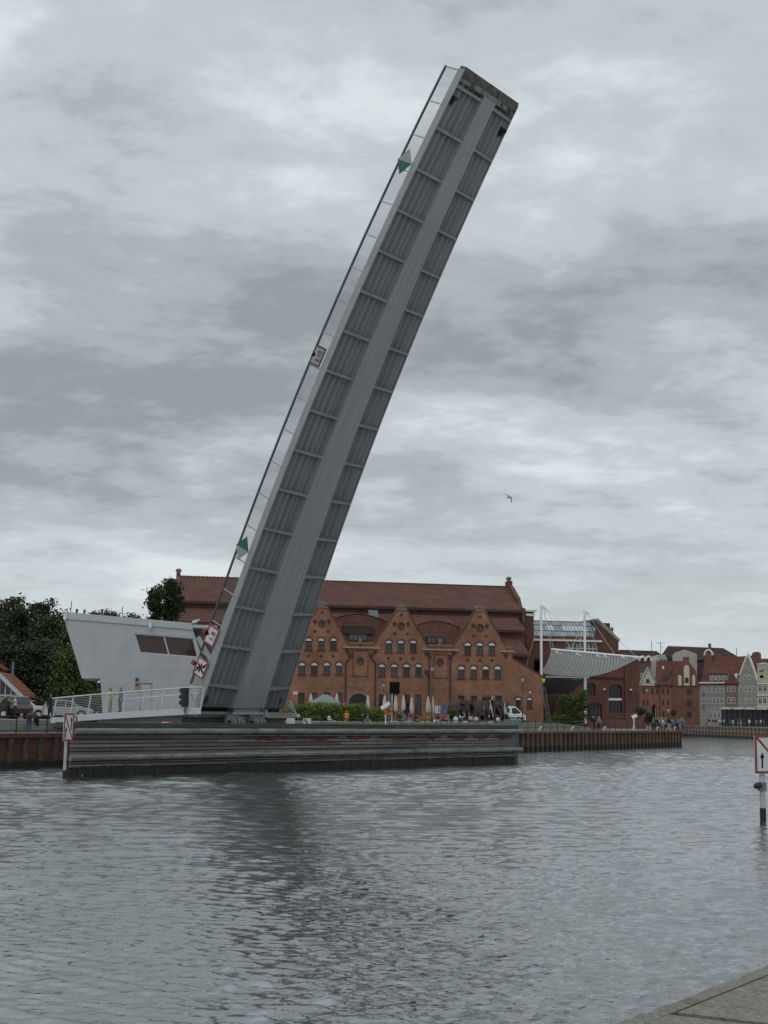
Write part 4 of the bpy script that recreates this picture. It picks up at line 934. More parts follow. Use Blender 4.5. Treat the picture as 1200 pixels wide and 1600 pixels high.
# side pieces left of the first gable
for pL, pT, pR, yc, wv, wv2 in (((520, 970), (559, 959), (602, 973), 1011, (536, 583, 979.5, 989), (545, 572, 992, 1001)), ((650, 979), (682, 970.5), (716, 981), 1013, None, (667, 693, 996, 1004.7))):
    t0 = 2.6; a = H(*pL, t0); m_ = H(*pT, t0); b = H(*pR, t0); zb0 = H(pT[0], yc, t0)[1]-.6
    n = 14; arc = []
    cxm = (a[0]+b[0])/2; hw_ = (b[0]-a[0])/2; base_z = (a[1]+b[1])/2
    for i in range(n+1):
        u_ = -1+2*i/n; arc.append((cxm+hw_*u_*1.12, m_[1]-(m_[1]-base_z)*abs(u_)**2))
    # steep curved face that leans back like an eyelid dormer
    k = MB(); fv = []
    for (s_, z_) in arc: fv += [(s_, 0.9, zb0), (s_, t0+(z_-zb0)*0.10, z_)]
    k.add(fv, [(2*i, 2*i+1, 2*i+3, 2*i+2) for i in range(n)])
    k.build('dormer_face', roof_tile, hall)
    k = MB(); fv = []
    for (s_, z_) in arc: fv += [(s_, t0+(z_-zb0)*0.10-.15, z_+.02), (s_, TB+3, z_+.02), ]
    k.add(fv, [(2*i, 2*i+1, 2*i+3, 2*i+2) for i in range(n)]); k.build('dormer_roof', roof_tile, hall)
    for wv_, nm in ((wv, 'slatted_vent'), (wv2, 'dormer_window')):
        if not wv_: continue
        tt = 2.0 if nm == 'slatted_vent' else 1.4
        s0, s1, z0, z1 = rect(wv_[0], wv_[1], wv_[2], wv_[3], tt)
        k = MB(); k.box(s0, tt-.25, z0, s1, tt+.6, z1); k.box(s0-.1, tt-.32, z1, s1+.1, tt+.6, z1+.12); k.box(s0-.1, tt-.32, z0-.12, s1+.1, tt+.6, z0)
        nn = 9 if nm == 'slatted_vent' else 4
        for i in range(nn+1): x = s0+(s1-s0)*i/nn; k.box(x-.04, tt-.31, z0, x+.04, tt-.251, z1)
        o = k.build(nm, frame_dark, hall)
        if nm == 'dormer_window': k = MB(); k.box(s0+.05, tt-.262, z0+.05, s1-.05, tt-.252, z1-.05); k.build('pane', glass_grey, o)
# stepped roofs (each slope given by its eave and ridge, as seen at their own depth)
def slope(name, xl, xr, yr_l, yr_r, tr, ye_l, ye_r, te, mat, thick=0.25, ov=0.35):
    l1 = H(xl, yr_l, tr); r1 = H(xr, yr_r, tr); l0 = H(xl, ye_l, te); r0 = H(xr, ye_r, te)
    z1 = (l1[1]+r1[1])/2; z0 = (l0[1]+r0[1])/2; sL = min(l1[0], l0[0]); sR = r0[0]
    k = MB(); k.hexa([(sL, te-ov, z0-thick), (sR, te-ov, z0-thick), (sR, tr, z1-thick), (sL, tr, z1-thick)], [(sL, te-ov, z0), (sR, te-ov, z0), (sR, tr, z1), (sL, tr, z1)])
    k.build(name, mat, hall); return sL, sR, z0, z1
a = slope('main_roof', 281, 817, 902, 916, 22.0, 939.5, 952.5, 14.0, roof_tile)
sL, sR, zE, zR = a
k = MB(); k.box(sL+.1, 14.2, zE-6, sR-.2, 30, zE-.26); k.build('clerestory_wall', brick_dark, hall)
k = MB(); k.hexa([(sL, 22, zR-.25), (sR, 22, zR-.25), (sR, 30.5, zE-.25), (sL, 30.5, zE-.25)], [(sL, 22.001, zR), (sR, 22.001, zR), (sR, 30.5, zE), (sL, 30.5, zE)]); k.build('rear_roof', roof_tile, hall)
k = MB(); n = 90; zz = zR
for i in range(n): k.box(sL+(sR-sL)*i/n, 21.85, zR-.02, sL+(sR-sL)*(i+.86)/n, 22.15, zR+.12)
k.build('ridge_tiles', roof_tile, hall)
k = MB(); k.box(sL, 13.45, zE-.42, sR, 13.62, zE-.26); k.build('eaves_gutter', gutter, hall)
for px in (341, 511, 589, 660, 768):
    s_ = H(px, 948, 14)[0]; k = MB(); k.box(s_-.18, 13.9, zE-1.6, s_+.18, 14.19, zE-.3); k.build('rain_hopper', gutter, hall)
for px in (673, 722, 781, 612):
    s_ = H(px, 955, 14)[0]; k = MB(); k.box(s_-1.0, 14.12, zE-1.15, s_+1.0, 14.19, zE-.75); k.build('clerestory_vent', frame_dark, hall)
b_ = slope('second_roof', 279, 820.6, 948.5, 963, 14.15, 970, 985.3, 9.2, roof_tile)
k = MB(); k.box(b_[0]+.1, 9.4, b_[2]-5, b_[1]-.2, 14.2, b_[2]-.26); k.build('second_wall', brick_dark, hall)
k = MB(); k.box(b_[0], 8.6, b_[2]-.42, b_[1], 8.84, b_[2]-.25); k.build('eaves_gutter', gutter, hall)
c_ = slope('third_roof', 277, 826.5, 984, 997, 9.35, 1008, 1023, 4.4, roof_tile)
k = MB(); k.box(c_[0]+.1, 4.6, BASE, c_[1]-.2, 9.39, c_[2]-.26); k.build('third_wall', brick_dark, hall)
k = MB(); k.box(c_[0], 3.8, c_[2]-.45, c_[1], 4.04, c_[2]-.25); k.build('eaves_gutter', gutter, hall)
# lean-to on the right
p, q = OUT[19], OUT[20]
k = MB(); k.hexa([(p[0], 0.5, p[1]-.1), (q[0]+.1, 0.5, q[1]-.1), (q[0]+.1, 6, q[1]-.1), (p[0], 6, p[1]-.1)], [(p[0], 0.5, p[1]), (q[0]+.1, 0.5, q[1]), (q[0]+.1, 6, q[1]), (p[0], 6, p[1])]); k.build('lean_to_roof', roof_tile, hall)
k = MB(); k.box(q[0]-.4, 0.5, BASE, q[0]-.02, 6.0, q[1]-.12); k.build('side_wall', brick_hall, hall)
# end gables with stone urns
for px, py, s_e, nm in ((809, 922, sR, 'urn'), (286, 906, sL, 'urn')):
    k = MB()
    if s_e == sR:
        pr = [(13.6, zE-6), (13.6, zE+.3), (15.2, zE+.6), (16.4, zE+2.2), (18.2, zE+3.2), (19.4, zR-.5), (20.9, zR+.2), (20.9, zR+.9), (23.1, zR+.9), (23.1, zR+.2), (24.6, zR-.5), (25.8, zE+3.2), (27.6, zE+2.2), (30.4, zE+.3), (30.4, zE-6)]
    else:
        pr = [(13.8, zE-6), (13.8, zE-.3), (21.2, zR-.1), (21.2, zR+.4), (22.8, zR+.4), (22.8, zR-.1), (30.2, zE-.3), (30.2, zE-6)]
    k.prism(pr, -0.3, 0.3); k.xform(Matrix.Translation((s_e, 0, 0)) @ Matrix(((0, 1, 0, 0), (1, 0, 0, 0), (0, 0, 1, 0), (0, 0, 0, 1)))); k.build('end_gable', brick_dark, hall)
    k = MB(); z = zR+(.9 if s_e == sR else .4); k.lathe([(0.40, 0), (0.3, .1), (0.28, .18), (0.46, .36), (0.48, .55), (0.32, .72), (0.1, .8)], 12, (s_e, 22, z)); k.build('roof_urn', cap_stone, hall)
# end tower stub with white cornice at the right
a = H(816, 955, 17); b = H(832, 956, 17)
k = MB(); k.box(a[0], 15, BASE, b[0]-.4, 24, a[1]-.2); k.build('stair_tower', brick_dark, hall)
k = MB(); k.box(a[0]-.1, 14.7, a[1]-.2, b[0], 24.2, a[1]+.1); k.box(a[0], 14.85, a[1]-.9, b[0]-.25, 24.1, a[1]-.5); k.build('stair_cornice', white_fan, hall)
# skylights
for px, py, t_ in ((583, 959.5, 11.5),):
    c = H(px, py, t_); k = MB(); k.hexa([(c[0]-.75, t_-1, c[1]-.75), (c[0]+.75, t_-1, c[1]-.75), (c[0]+.75, t_+.5, c[1]+.45), (c[0]-.75, t_+.5, c[1]+.45)], [(c[0]-.75, t_-1.1, c[1]-.55), (c[0]+.75, t_-1.1, c[1]-.55), (c[0]+.75, t_+.4, c[1]+.65), (c[0]-.75, t_+.4, c[1]+.65)]); k.build('skylight', glass_grey, hall)
# ================================================================== SECOND BRICK BUILDING, STAGE AND CANOPY
bwp = at(940, 1124, 226)
B2 = Frame(bwp.x, bwp.y, TZ, R(11))
b2 = fthing('brick_boiler_house', 'dark brick building with a long glass roof light and arched windows behind the white canopy', 'building', B2)
H = lambda px, py, t=0.0: B2.hit(px, py, t)
def rect2(px0, px1, py0, py1, t=0.0):
    pc = (px0+px1)/2; pm_ = (py0+py1)/2
    return H(px0, pm_, t)[0], H(px1, pm_, t)[0], H(pc, py1, t)[1], H(pc, py0, t)[1]
def arch(s0, s1, z0, zs, rise, n=10):
    c = (s0+s1)/2; w = (s1-s0)/2
    return [(s0, z0), (s1, z0)]+[(c+w*math.cos(math.pi*i/n), zs+rise*math.sin(math.pi*i/n)) for i in range(n+1)]
# upper body
T0 = 6.0
sA = H(815, 1050, T0)[0]; sB = H(967, 1050, T0)[0]
zc = H(880, 1001, T0)[1]; zg0 = H(880, 995, T0)[1]
w2 = rect2(883, 933, 1004.8, 1030, T0)
k = MB(); k.wall([(sA, BASE), (sB, BASE), (sB, H(967, 1001, T0)[1]), (H(935, 968, T0)[0], H(935, 968, T0)[1]), (H(930, 975, T0)[0], H(930, 995, T0)[1]), (sA, zg0)], [[(w2[0], w2[2]), (w2[1], w2[2]), (w2[1], w2[3]), (w2[0], w2[3])]], T0, T0+0.5); k.build('upper_wall', brick_dark, b2)
k = MB(); k.box(sA, T0-.25, zc-.12, H(940, 1003, T0)[0], T0, zc+.2); k.build('cornice', white_fan, b2)
k = MB(); s0, s1, z0, z1 = w2; nx, nz = 8, 3
for i in range(nx+1): x = s0+(s1-s0)*i/nx; k.box(x-.05, T0+.1, z0, x+.05, T0+.2, z1)
for i in range(nz+1): z = z0+(z1-z0)*i/nz; k.box(s0, T0+.09, z-.05, s1, T0+.21, z+.05)
o = k.build('window', white_frame, b2); k = MB(); k.box(s0, T0+.22, z0, s1, T0+.26, z1); k.build('pane', glass_grey, o)
# glass roof light
l0 = H(831, 994, T0+.6); r0 = H(937, 995.5, T0+.6); l1 = H(831, 969.5, T0+4); r1 = H(935, 973, T0+4)
glass_sky = pm('roof_glass', (0.22, 0.26, 0.28), 0.15, 0.35, 1.1)
z0 = (l0[1]+r0[1])/2; z1 = (l1[1]+r1[1])/2
k = MB(); k.hexa([(l0[0], T0+.6, z0), (r0[0], T0+.6, z0), (r0[0], T0+4, z1), (l0[0], T0+4, z1)], [(l0[0], T0+.7, z0-.1), (r0[0], T0+.7, z0-.1), (r0[0], T0+4.1, z1-.1), (l0[0], T0+4.1, z1-.1)])
o = k.build('roof_light', glass_sky, b2)
k = MB(); n = 22
for i in range(n+1):
    x = l0[0]+(r0[0]-l0[0])*i/n; k.bar((x, T0+.57, z0+.02), (x, T0+3.97, z1+.02), 0.07, 0.08, (0, 0, 1))
for f in (0.0, 0.35, 0.72, 1.0): k.bar((l0[0], T0+.57+3.4*f, z0+(z1-z0)*f+.05), (r0[0], T0+.57+3.4*f, z0+(z1-z0)*f+.05), 0.1, 0.08, (0, 0, 1))
k.build('glazing_bars', pm('grey_glazing_bar', (0.16, 0.18, 0.19), 0.5, 0.1, 3), o)
rr = random.Random(5); blind_m = pm('pale_blind', (0.5, 0.54, 0.55), 0.6, 0.1, 3)
for i in range(n):
    if rr.random() < 0.62:
        k = MB()
        f0_, f1_ = (0.37, 0.70); xa = l0[0]+(r0[0]-l0[0])*(i+.12)/n; xb = l0[0]+(r0[0]-l0[0])*(i+.88)/n
        k.add([(xa, T0+.55+3.4*f0_, z0+(z1-z0)*f0_+.06), (xb, T0+.55+3.4*f0_, z0+(z1-z0)*f0_+.06), (xb, T0+.55+3.4*f1_, z0+(z1-z0)*f1_+.06), (xa, T0+.55+3.4*f1_, z0+(z1-z0)*f1_+.06)], [(0, 1, 2, 3)])
        k.build('blind', blind_m, o)
k = MB(); k.box(sA, T0+4, BASE, sB, T0+11, z1-.05); k.build('rear_body', brick_dark, b2)
# right gable with stone coping and slate roof
pa = H(933, 967, T0); pb = H(968, 1000.5, T0)
k = MB(); k.bar((pa[0], T0+.2, pa[1]), (pb[0], T0+.2, pb[1]), 0.8, 0.3, (0, 0, 1)); k.build('gable_coping', stone_trim, b2)
k = MB(); k.hexa([(pa[0], T0+.4, pa[1]-.2), (pb[0]+.2, T0+.4, pb[1]-.2), (pb[0]+.2, T0+11, pb[1]-.2), (pa[0], T0+11, pa[1]-.2)], [(pa[0], T0+.4, pa[1]+.1), (pb[0]+.2, T0+.4, pb[1]+.1), (pb[0]+.2, T0+11, pb[1]+.1), (pa[0], T0+11, pa[1]+.1)]); k.build('slate_roof', pm('slate', (0.14, 0.15, 0.15), 0.8, 0.25, 2), b2)
k = MB(); c = H(957, 988, T0); k.lathe([(0.3, 0), (.35, .5), (.2, .8), (.35, 1.2), (.1, 1.5)], 8, (c[0], T0+.3, c[1]-.6)); k.build('gable_ornament', rust_grime, b2)
# lower front wing
lo = [rect2(951, 972, 1076, 1114), rect2(917.5, 930.5, 1073, 1087), rect2(918.6, 941, 1104, 1124)]
holes2 = [arch(lo[0][0], lo[0][1], lo[0][2], lo[0][3], H(961, 1069.5)[1]-lo[0][3]), arch(lo[1][0], lo[1][1], lo[1][2], lo[1][3], H(924, 1067)[1]-lo[1][3]), arch(lo[2][0], lo[2][1], 0.02, lo[2][3], H(930, 1097.7)[1]-lo[2][3])]
sL2, sR2 = H(846, 1090)[0], H(998, 1090)[0]; zt2 = H(980, 1031)[1]
k = MB(); k.wall([(sL2, BASE), (sR2, BASE), (sR2, zt2), (sL2, zt2)], holes2, 0.0, 0.6); k.build('lower_wall', brick_dark, b2)
k = MB(); k.box(sL2, 0.6, zt2-.4, sR2, T0-.01, zt2-.1); k.box(sR2-.5, 0.6, BASE, sR2, 14, zt2-.41); k.box(sB, T0, BASE, sR2, 14, H(980, 1017, T0)[1]); k.build('lower_body', brick_dark, b2)
k = MB(); s0 = H(975.8, 1080)[0]; k.box(s0, -.3, BASE, sR2+.02, -.001, zt2+.05); k.build('corner_pier', brick_dark, b2)
k = MB(); s0, s1 = H(918, 1060)[0], H(976, 1060)[0]; zz = H(950, 1058.5)[1]; k.box(s0, -.2, zz-.12, s1, -.001, zz+.05); k.build('string_course', pm('dark_iron', (0.05, 0.025, 0.02), .7, .2, 3), b2)
for i, (s0, s1, z0, z1) in enumerate(lo):
    k = MB(); n = 4 if i != 1 else 3; top = [H(961, 1070)[1], H(924, 1067.5)[1], H(930, 1098.5)[1]][i]; z0 = max(z0, 0.02)
    for q in range(n+1): x = s0+(s1-s0)*q/n; k.box(x-.05, 0.28, z0, x+.05, 0.36, z1+(top-z1)*(1-((q-n/2)/(n/2))**2)**.5)
    k.box(s0, .27, z1-.05, s1, .37, z1+.05)
    o = k.build('arched_window' if i < 2 else 'arched_door', frame_dark, b2); k = MB(); k.box(s0, .4, z0, s1, .43, top); k.build('pane', glass_dark, o)
    if i == 0: k = MB(); zb_ = H(961, 1092.7)[1]; k.box(s0, .1, zb_-.18, s1, .26, zb_+.18); k.build('transom', white_frame, o)
for px, py in ((943.5, 1077.3), (984, 1078)):
    c = H(px, py); k = MB(); k.lathe([(.2, -.12), (.22, .05), (.06, .14)], 10, (c[0], -.5 if px > 975 else -.2, c[1])); k.build('wall_lamp', white_paint, b2)
# terrace in front with brick plinth and railing
k = MB(); s0, s1 = H(917, 1130, -6)[0], H(1010, 1130, -6)[0]; k.box(s0, -6, BASE-.6, s1, -.31, 0.55); k.build('front_steps', brick_red, b2)
rl = fthing('terrace_railing', 'thin dark railing on the brick terrace in front of the arched windows', 'railing', Frame(*B2.w(s0, -5.7, 0.55), B2.a))
k = MB(); L = s1-s0; k.tube((0, 0, 1.0), (L, 0, 1.0), .03); k.tube((0, 0, .5), (L, 0, .5), .02); k.build('rail', rust_grime, rl)
for i in range(10): k = MB(); k.tube((L*i/9, 0, 0), (L*i/9, 0, 1.0), .03); k.build('post', rust_grime, rl)
# ---- open-air stage under a hanging canopy
CA = at(861, 1014, 206)
CF = Frame(CA.x, CA.y, TZ, R(11))
Hc = lambda px, py, t=0.0: CF.hit(px, py, t)
canopy = fthing('stage_canopy', 'white ribbed hanging canopy shell slung from two white masts', 'canopy', CF)
membrane = pm('canopy_membrane', (0.68, 0.68, 0.66), 0.6, 0.08, 1.5)
_t = membrane.node_tree; _o = [n for n in _t.nodes if n.type == 'OUTPUT_MATERIAL'][0]; _tr = N(_t, 'ShaderNodeBsdfTranslucent'); _tr.inputs[0].default_value = (.6, .6, .58, 1)
_mx = N(_t, 'ShaderNodeMixShader'); _mx.inputs[0].default_value = .35; _t.links.new(_t.nodes['Principled BSDF'].outputs[0], _mx.inputs[1]); _t.links.new(_tr.outputs[0], _mx.inputs[2]); _t.links.new(_mx.outputs[0], _o.inputs[0])
pass; seam = pm('canopy_seam', (0.17, 0.17, 0.165), 0.7, 0.1, 3)
A = Hc(861, 1014.5); B = Hc(1000, 1027.5)
bot = [(841.7, 1048), (850, 1052.5), (862, 1055), (875, 1056.2), (890, 1057), (905, 1057.6), (920, 1057.4), (935, 1055), (950, 1051), (963, 1046.3), (976, 1040), (988, 1033.5), (999, 1028.2)]
def bpt(f):
    x = f*(len(bot)-1); i = min(int(x), len(bot)-2); g_ = x-i
    return (bot[i][0]*(1-g_)+bot[i+1][0]*g_, bot[i][1]*(1-g_)+bot[i+1][1]*g_)
TBK = 5.0
def shell(f, h):
    """f along, h from the front beam (0) to the lower rear edge (1)"""
    g_ = f; a = Vector((A[0]+(B[0]-A[0])*g_, 0, A[1]+(B[1]-A[1])*g_))
    q = Hc(*bpt(f), TBK*(1-f*0.85)); c = Vector((q[0], TBK*(1-f*0.85), q[1]))
    m_ = Vector(((a.x*0.35+c.x*0.65), (a.y+c.y)/2-1.0*(1-f), a.z*0.30+c.z*0.70-0.7*(1-f*.8)))
    return a*(1-h)**2+m_*2*h*(1-h)+c*h*h
nf, nh = 60, 14
v = [tuple(shell(i/nf, j/nh)) for i in range(nf+1) for j in range(nh+1)]
k = MB(); k.add(v, [(i*(nh+1)+j, i*(nh+1)+j+1, (i+1)*(nh+1)+j+1, (i+1)*(nh+1)+j) for i in range(nf) for j in range(nh)], 0, True); k.build('membrane', membrane, canopy)
for i in range(1, 30):
    k = MB(); k.path([tuple(shell(min(1, i/30+0.0*j), j/8)+Vector((0, -.03, -.03))) for j in range(9)], 0.028, 4)
    k.build('seam', seam, canopy)
k = MB(); k.tube((A[0], -.05, A[1]), (B[0]+.3, -.05, B[1]), 0.17, n=10); k.build('front_beam', white_paint, canopy)
k = MB(); k.path([tuple(shell(f/20, 1)) for f in range(21)], 0.07, 6); k.build('rear_edge_beam', rust_grime, canopy)
k = MB(); k.path([tuple(shell(0, f/8)) for f in range(9)], 0.08, 6); k.build('side_beam', seam, canopy)
for f in (0.07, 0.30, 0.52, 0.60, 0.80, 0.94):
    c = shell(f, 0.06); k = MB(); k.tube((c.x-.4, c.y-.35, c.z-.1), (c.x+.5, c.y-.35, c.z-.2), .06); k.box(c.x-.3, c.y-.45, c.z-.05, c.x+.1, c.y-.25, c.z+.12); k.build('spotlight', white_paint, canopy)
masts = [((845.5, 948), (846.8, 1046), 1.5), ((913.4, 957), (914.6, 1122), 3.0)]
def mast(pt_, pb_, t_, label, ties):
    a = Hc(*pt_, t_); b = Hc(*pb_, t_)
    base = CF.w(a[0], t_, 0); m_ = thing('canopy_mast', label, 'mast', base, CF.a)
    L = a[1]
    k = MB(); k.tube((0, 0, 0), (0, 0, L*.62), 0.2, n=12); k.tube((0, 0, L*.62), (0, 0, L), 0.2, 0.16, n=12); k.build('pole', white_paint, m_)
    k = MB(); k.box(-.2, -.12, L-.05, .35, .12, L+.25); k.bar((.2, 0, L+.1), (.75, 0, L-.25), .12, .2, (0, 0, 1)); k.build('head', white_paint, m_)
    for q in ties:
        w_ = Vector(q)-Vector((a[0], t_, 0)); k = MB(); k.tube((0.3, 0, L+.05), tuple(w_), 0.03, n=5); k.build('stay_cable', pale_steel, m_)
bt = lambda f, dz=0: (A[0]+(B[0]-A[0])*f, -.05, A[1]+(B[1]-A[1])*f+dz)
mast(*masts[0][:2], masts[0][2], 'left white canopy mast beside the lean-to of the concert hall', [bt(0.0), bt(0.03), bt(0.24), bt(0.5), (A[0]-3.2, 2.5, Hc(833, 1045, 2.5)[1])])
mast(*masts[1][:2], masts[1][2], 'right white canopy mast passing through the middle of the canopy', [bt(0.22), bt(0.3), bt(0.52), bt(0.72), bt(0.97)])
# stage shed with wavy dark acoustic ceiling
stage = fthing('stage_shed', 'dark open stage with wavy black acoustic ceiling below the canopy', 'stage', CF)
k = MB(); zs0 = Hc(880, 1060, 6)[1]; zs1 = Hc(880, 1082, 13)[1]; sa = Hc(853, 1070, 6)[0]; sb = Hc(916, 1070, 6)[0]
dark_panel = pm('acoustic_panel', (0.15, 0.15, 0.16), 0.7, 0.3, 3)
for q in range(7):
    for i in range(8):
        x = sa+(sb-sa)*i/8; x2 = sa+(sb-sa)*(i+1)/8; t0 = 6+q*1.0; z = zs0+(zs1-zs0)*q/7+0.5*math.sin(i*0.9+q*.5)*.25
        k.hexa([(x, t0, z), (x2, t0, z+.12*math.sin(i*2.1)), (x2, t0+1.15, z-.55), (x, t0+1.15, z-.55)], [(x, t0, z+.07), (x2, t0, z+.07+.12*math.sin(i*2.1)), (x2, t0+1.15, z-.48), (x, t0+1.15, z-.48)])
k.build('acoustic_ceiling', dark_panel, stage)
k = MB(); k.box(sa, 13.5, BASE, sb, 13.8, zs0+.5); k.build('rear_wall', pm('stage_brick', (0.10, 0.045, 0.035), .9, .3, 1), stage)
k = MB(); k.box(sa, 5.9, zs0+.1, sb+.5, 6.1, zs0+.3); k.build('front_truss', pale_steel, stage)
k = MB(); k.box(sa, 6, BASE, sb, 13.5, 0.5); k.build('stage_floor', dark_concrete, stage)
# ladder against the lean-to corner
lb = at(857.5, 1125, 199); lt = at(848, 1068, 199.5)
ld = thing('ladder', 'long aluminium ladder leaning at the corner of the lean-to below the canopy', 'ladder', lb)
k = MB(); d_ = lt-lb
for q in (-.22, .22): k.tube((q, 0, 0), (d_.x+q, d_.y, d_.z), .045, n=6)
for i in range(1, 19): f = i/19; k.tube((d_.x*f-.22, d_.y*f, d_.z*f), (d_.x*f+.22, d_.y*f, d_.z*f), .03, n=5)
k.build('frame', steel_pipe, ld)
# ================================================================== HOUSES ON THE FAR BANK
def simple_window(F, parent, px0, px1, py0, py1, t=0.0, fr=white_frame, glass=glass_dark, b=0.1, proud=0.06, mull=True):
    pc = (px0+px1)/2; pm_ = (py0+py1)/2
    s0 = F.hit(px0, pm_, t)[0]; s1 = F.hit(px1, pm_, t)[0]; z1 = F.hit(pc, py0, t)[1]; z0 = F.hit(pc, py1, t)[1]
    k = MB(); k.box(s0, t-proud, z0, s0+b, t, z1); k.box(s1-b, t-proud, z0, s1, t, z1); k.box(s0+b, t-proud, z0, s1-b, t, z0+b); k.box(s0+b, t-proud, z1-b, s1-b, t, z1)
    if mull: c = (s0+s1)/2; k.box(c-b*.35, t-proud, z0+b, c+b*.35, t, z1-b); k.box(s0+b, t-proud*.9, z0+(z1-z0)*.62, s1-b, t, z0+(z1-z0)*.62+b*.7)
    o = k.build('window', fr, parent); k = MB(); k.box(s0+b*.5, t-.03, z0+b*.5, s1-b*.5, t-.005, z1-b*.5); k.build('pane', glass, o); return o
def house(F, outline_px, depth, wallm, name, label, t=0.0):
    root = fthing(name, label, 'house', F)
    o = [F.hit(x, y, t) for x, y in outline_px]; o[0] = (o[0][0], -.5); o[-1] = (o[-1][0], -.5)
    k = MB(); k.prism(o, t, t+depth); k.build('wall', wallm, root); return root
GZ = 2.3
grey_r = pm('grey_plaster', (0.25, 0.25, 0.23), 0.9, 0.15, 0.6); pink_r = pm('brown_pink_plaster', (0.20, 0.135, 0.115), 0.9, 0.15, 0.6)
grey2 = pm('warm_grey_plaster', (0.28, 0.265, 0.225), 0.9, 0.15, 0.6); cream_r = pm('cream_plaster', (0.44, 0.42, 0.31), 0.9, 0.12, 0.6)
white_r = pm('off_white_render', (0.40, 0.39, 0.36), 0.9, 0.08, 0.5); cream_n = pm('cream_niche', (0.50, 0.47, 0.36), 0.9, 0.08, 1)
r0 = at(1093, 1125, 372)
RW = Frame(r0.x, r0.y, GZ, R(-42))
Hr = lambda px, py, t=0.0: RW.hit(px, py, t)
def roof_quad(parent, name, pts, mat, F, th=0.25):
    """pts: (px,py,t) corners, wound round; built as a slab"""
    v = []
    for x, y, t in pts: s_, z = F.hit(x, y, t); v.append((s_, t, z))
    w_ = [(a, b+.02, c-th) for a, b, c in v]; n = len(v)
    k = MB(); k.add(v+w_, [tuple(range(n)), tuple(range(2*n-1, n-1, -1))]+[(i, (i+1) % n, n+(i+1) % n, n+i) for i in range(n)]); return k.build(name, mat, parent)
# grey tenement with red roof and dormer
h1 = house(RW, [(1093, 1126), (1093, 1067.8), (1133, 1067.3), (1133, 1126)], 11, grey_r, 'tenement_house', 'grey plastered tenement with white framed windows and a wide dormer on its red roof')
for y0, y1 in ((1072, 1081.5), (1090, 1099.5)):
    for x in (1097, 1106.5, 1113, 1120, 1126.5): simple_window(RW, h1, x, x+4.6, y0, y1)
for x in (1097, 1108, 1114.5, 1121.5): simple_window(RW, h1, x, x+4.8, 1112, 1122)
roof_quad(h1, 'roof', [(1091.5, 1068.5, -.4), (1134, 1068, -.4), (1134, 1026.2, 6), (1120, 1026.5, 6)], roof_red, RW)
k = MB(); s0, z1 = Hr(1093, 1067); s1 = Hr(1133, 1067)[0]; k.box(s0, -.3, z1-.15, s1, -.01, z1+.2); k.build('cornice', white_frame, h1)
k = MB(); p = [Hr(1106.5, 1066), Hr(1136, 1066), Hr(1136, 1051.5), Hr(1106.5, 1051.5)]; k.prism(p, .4, 5); d1 = k.build('dormer', grey_r, h1)
for x in (1111, 1119.5, 1128): simple_window(RW, h1, x, x+5, 1055.5, 1063, .4, proud=.08)
roof_quad(h1, 'dormer_roof', [(1105.5, 1052, .1), (1137, 1052, .1), (1137, 1041, 4.5), (1112, 1041.5, 4.5)], roof_red, RW)
k = MB()
for ya, yb in ((1082, 1088), (1100, 1112)): a = Hr(1097, ya); b = Hr(1101.8, yb); k.box(a[0], -.05, b[1], b[0], -.005, a[1])
k.build('sunk_panel', pink_r, h1)
# brown-pink house
h2 = house(RW, [(1133.2, 1126), (1133.2, 1067.3), (1152.6, 1066.8), (1152.6, 1126)], 11, pink_r, 'tenement_house', 'narrow brown-pink plastered house with four paired white windows beside the grey tenement')
for y0, y1 in ((1071.5, 1081), (1089.5, 1099.5)):
    for x in (1136.5, 1143.5): simple_window(RW, h2, x, x+5.4, y0, y1)
for x in (1137, 1144): simple_window(RW, h2, x, x+5, 1108, 1122)
roof_quad(h2, 'roof', [(1132, 1067.6, -.4), (1153.5, 1067.2, -.4), (1165, 1025.8, 6), (1134, 1026.2, 6)], roof_red, RW)
k = MB(); p = [Hr(1144.5, 1061), Hr(1149.3, 1061), Hr(1149.3, 1054.5), Hr(1146.9, 1052), Hr(1144.5, 1054.5)]; k.prism(p, .8, 3.5); k.build('dormer', white_frame, h2)
simple_window(RW, h2, 1145.3, 1148.5, 1056, 1060.5, .78, frame_dark)
# step between the two roofs
# warm grey gabled house
h3 = house(RW, [(1152.8, 1126), (1152.8, 1063), (1155.5, 1056), (1165, 1029.5), (1168, 1024.5), (1171.5, 1029.5), (1180, 1053), (1182.8, 1063), (1182.8, 1126)], 1.0, grey2, 'gabled_house', 'warm grey house with a tall pointed gable and two rows of four windows')
for y0, y1 in ((1072, 1080.5), (1090.5, 1099)):
    for x in (1155.5, 1162.8, 1170, 1176.8): simple_window(RW, h3, x, x+4.2, y0, y1)
for x in (1162, 1169): simple_window(RW, h3, x, x+4.2, 1054.5, 1061.8)
for x in (1156, 1163, 1170, 1177): simple_window(RW, h3, x, x+4.2, 1109, 1122)
roof_quad(h3, 'roof', [(1152.8, 1064, 1), (1168, 1026, 1), (1168, 1024, 11), (1150, 1062, 11)], roof_red, RW); roof_quad(h3, 'roof', [(1168, 1026, 1), (1183, 1064, 1), (1186, 1062, 11), (1168, 1024, 11)], roof_red, RW)
a = [Hr(*q) for q in ((1155.5, 1056), (1165, 1029.5), (1168, 1024.3), (1171.5, 1029.5), (1180, 1053), (1182.6, 1063))]
k = MB(); k.path([(p[0], .2, p[1]+.12) for p in a], 0.3, 6); k.lathe([(.5, 0), (.4, .4), (.1, .9)], 8, (a[2][0], .4, a[2][1])); k.build('gable_coping', white_frame, h3)
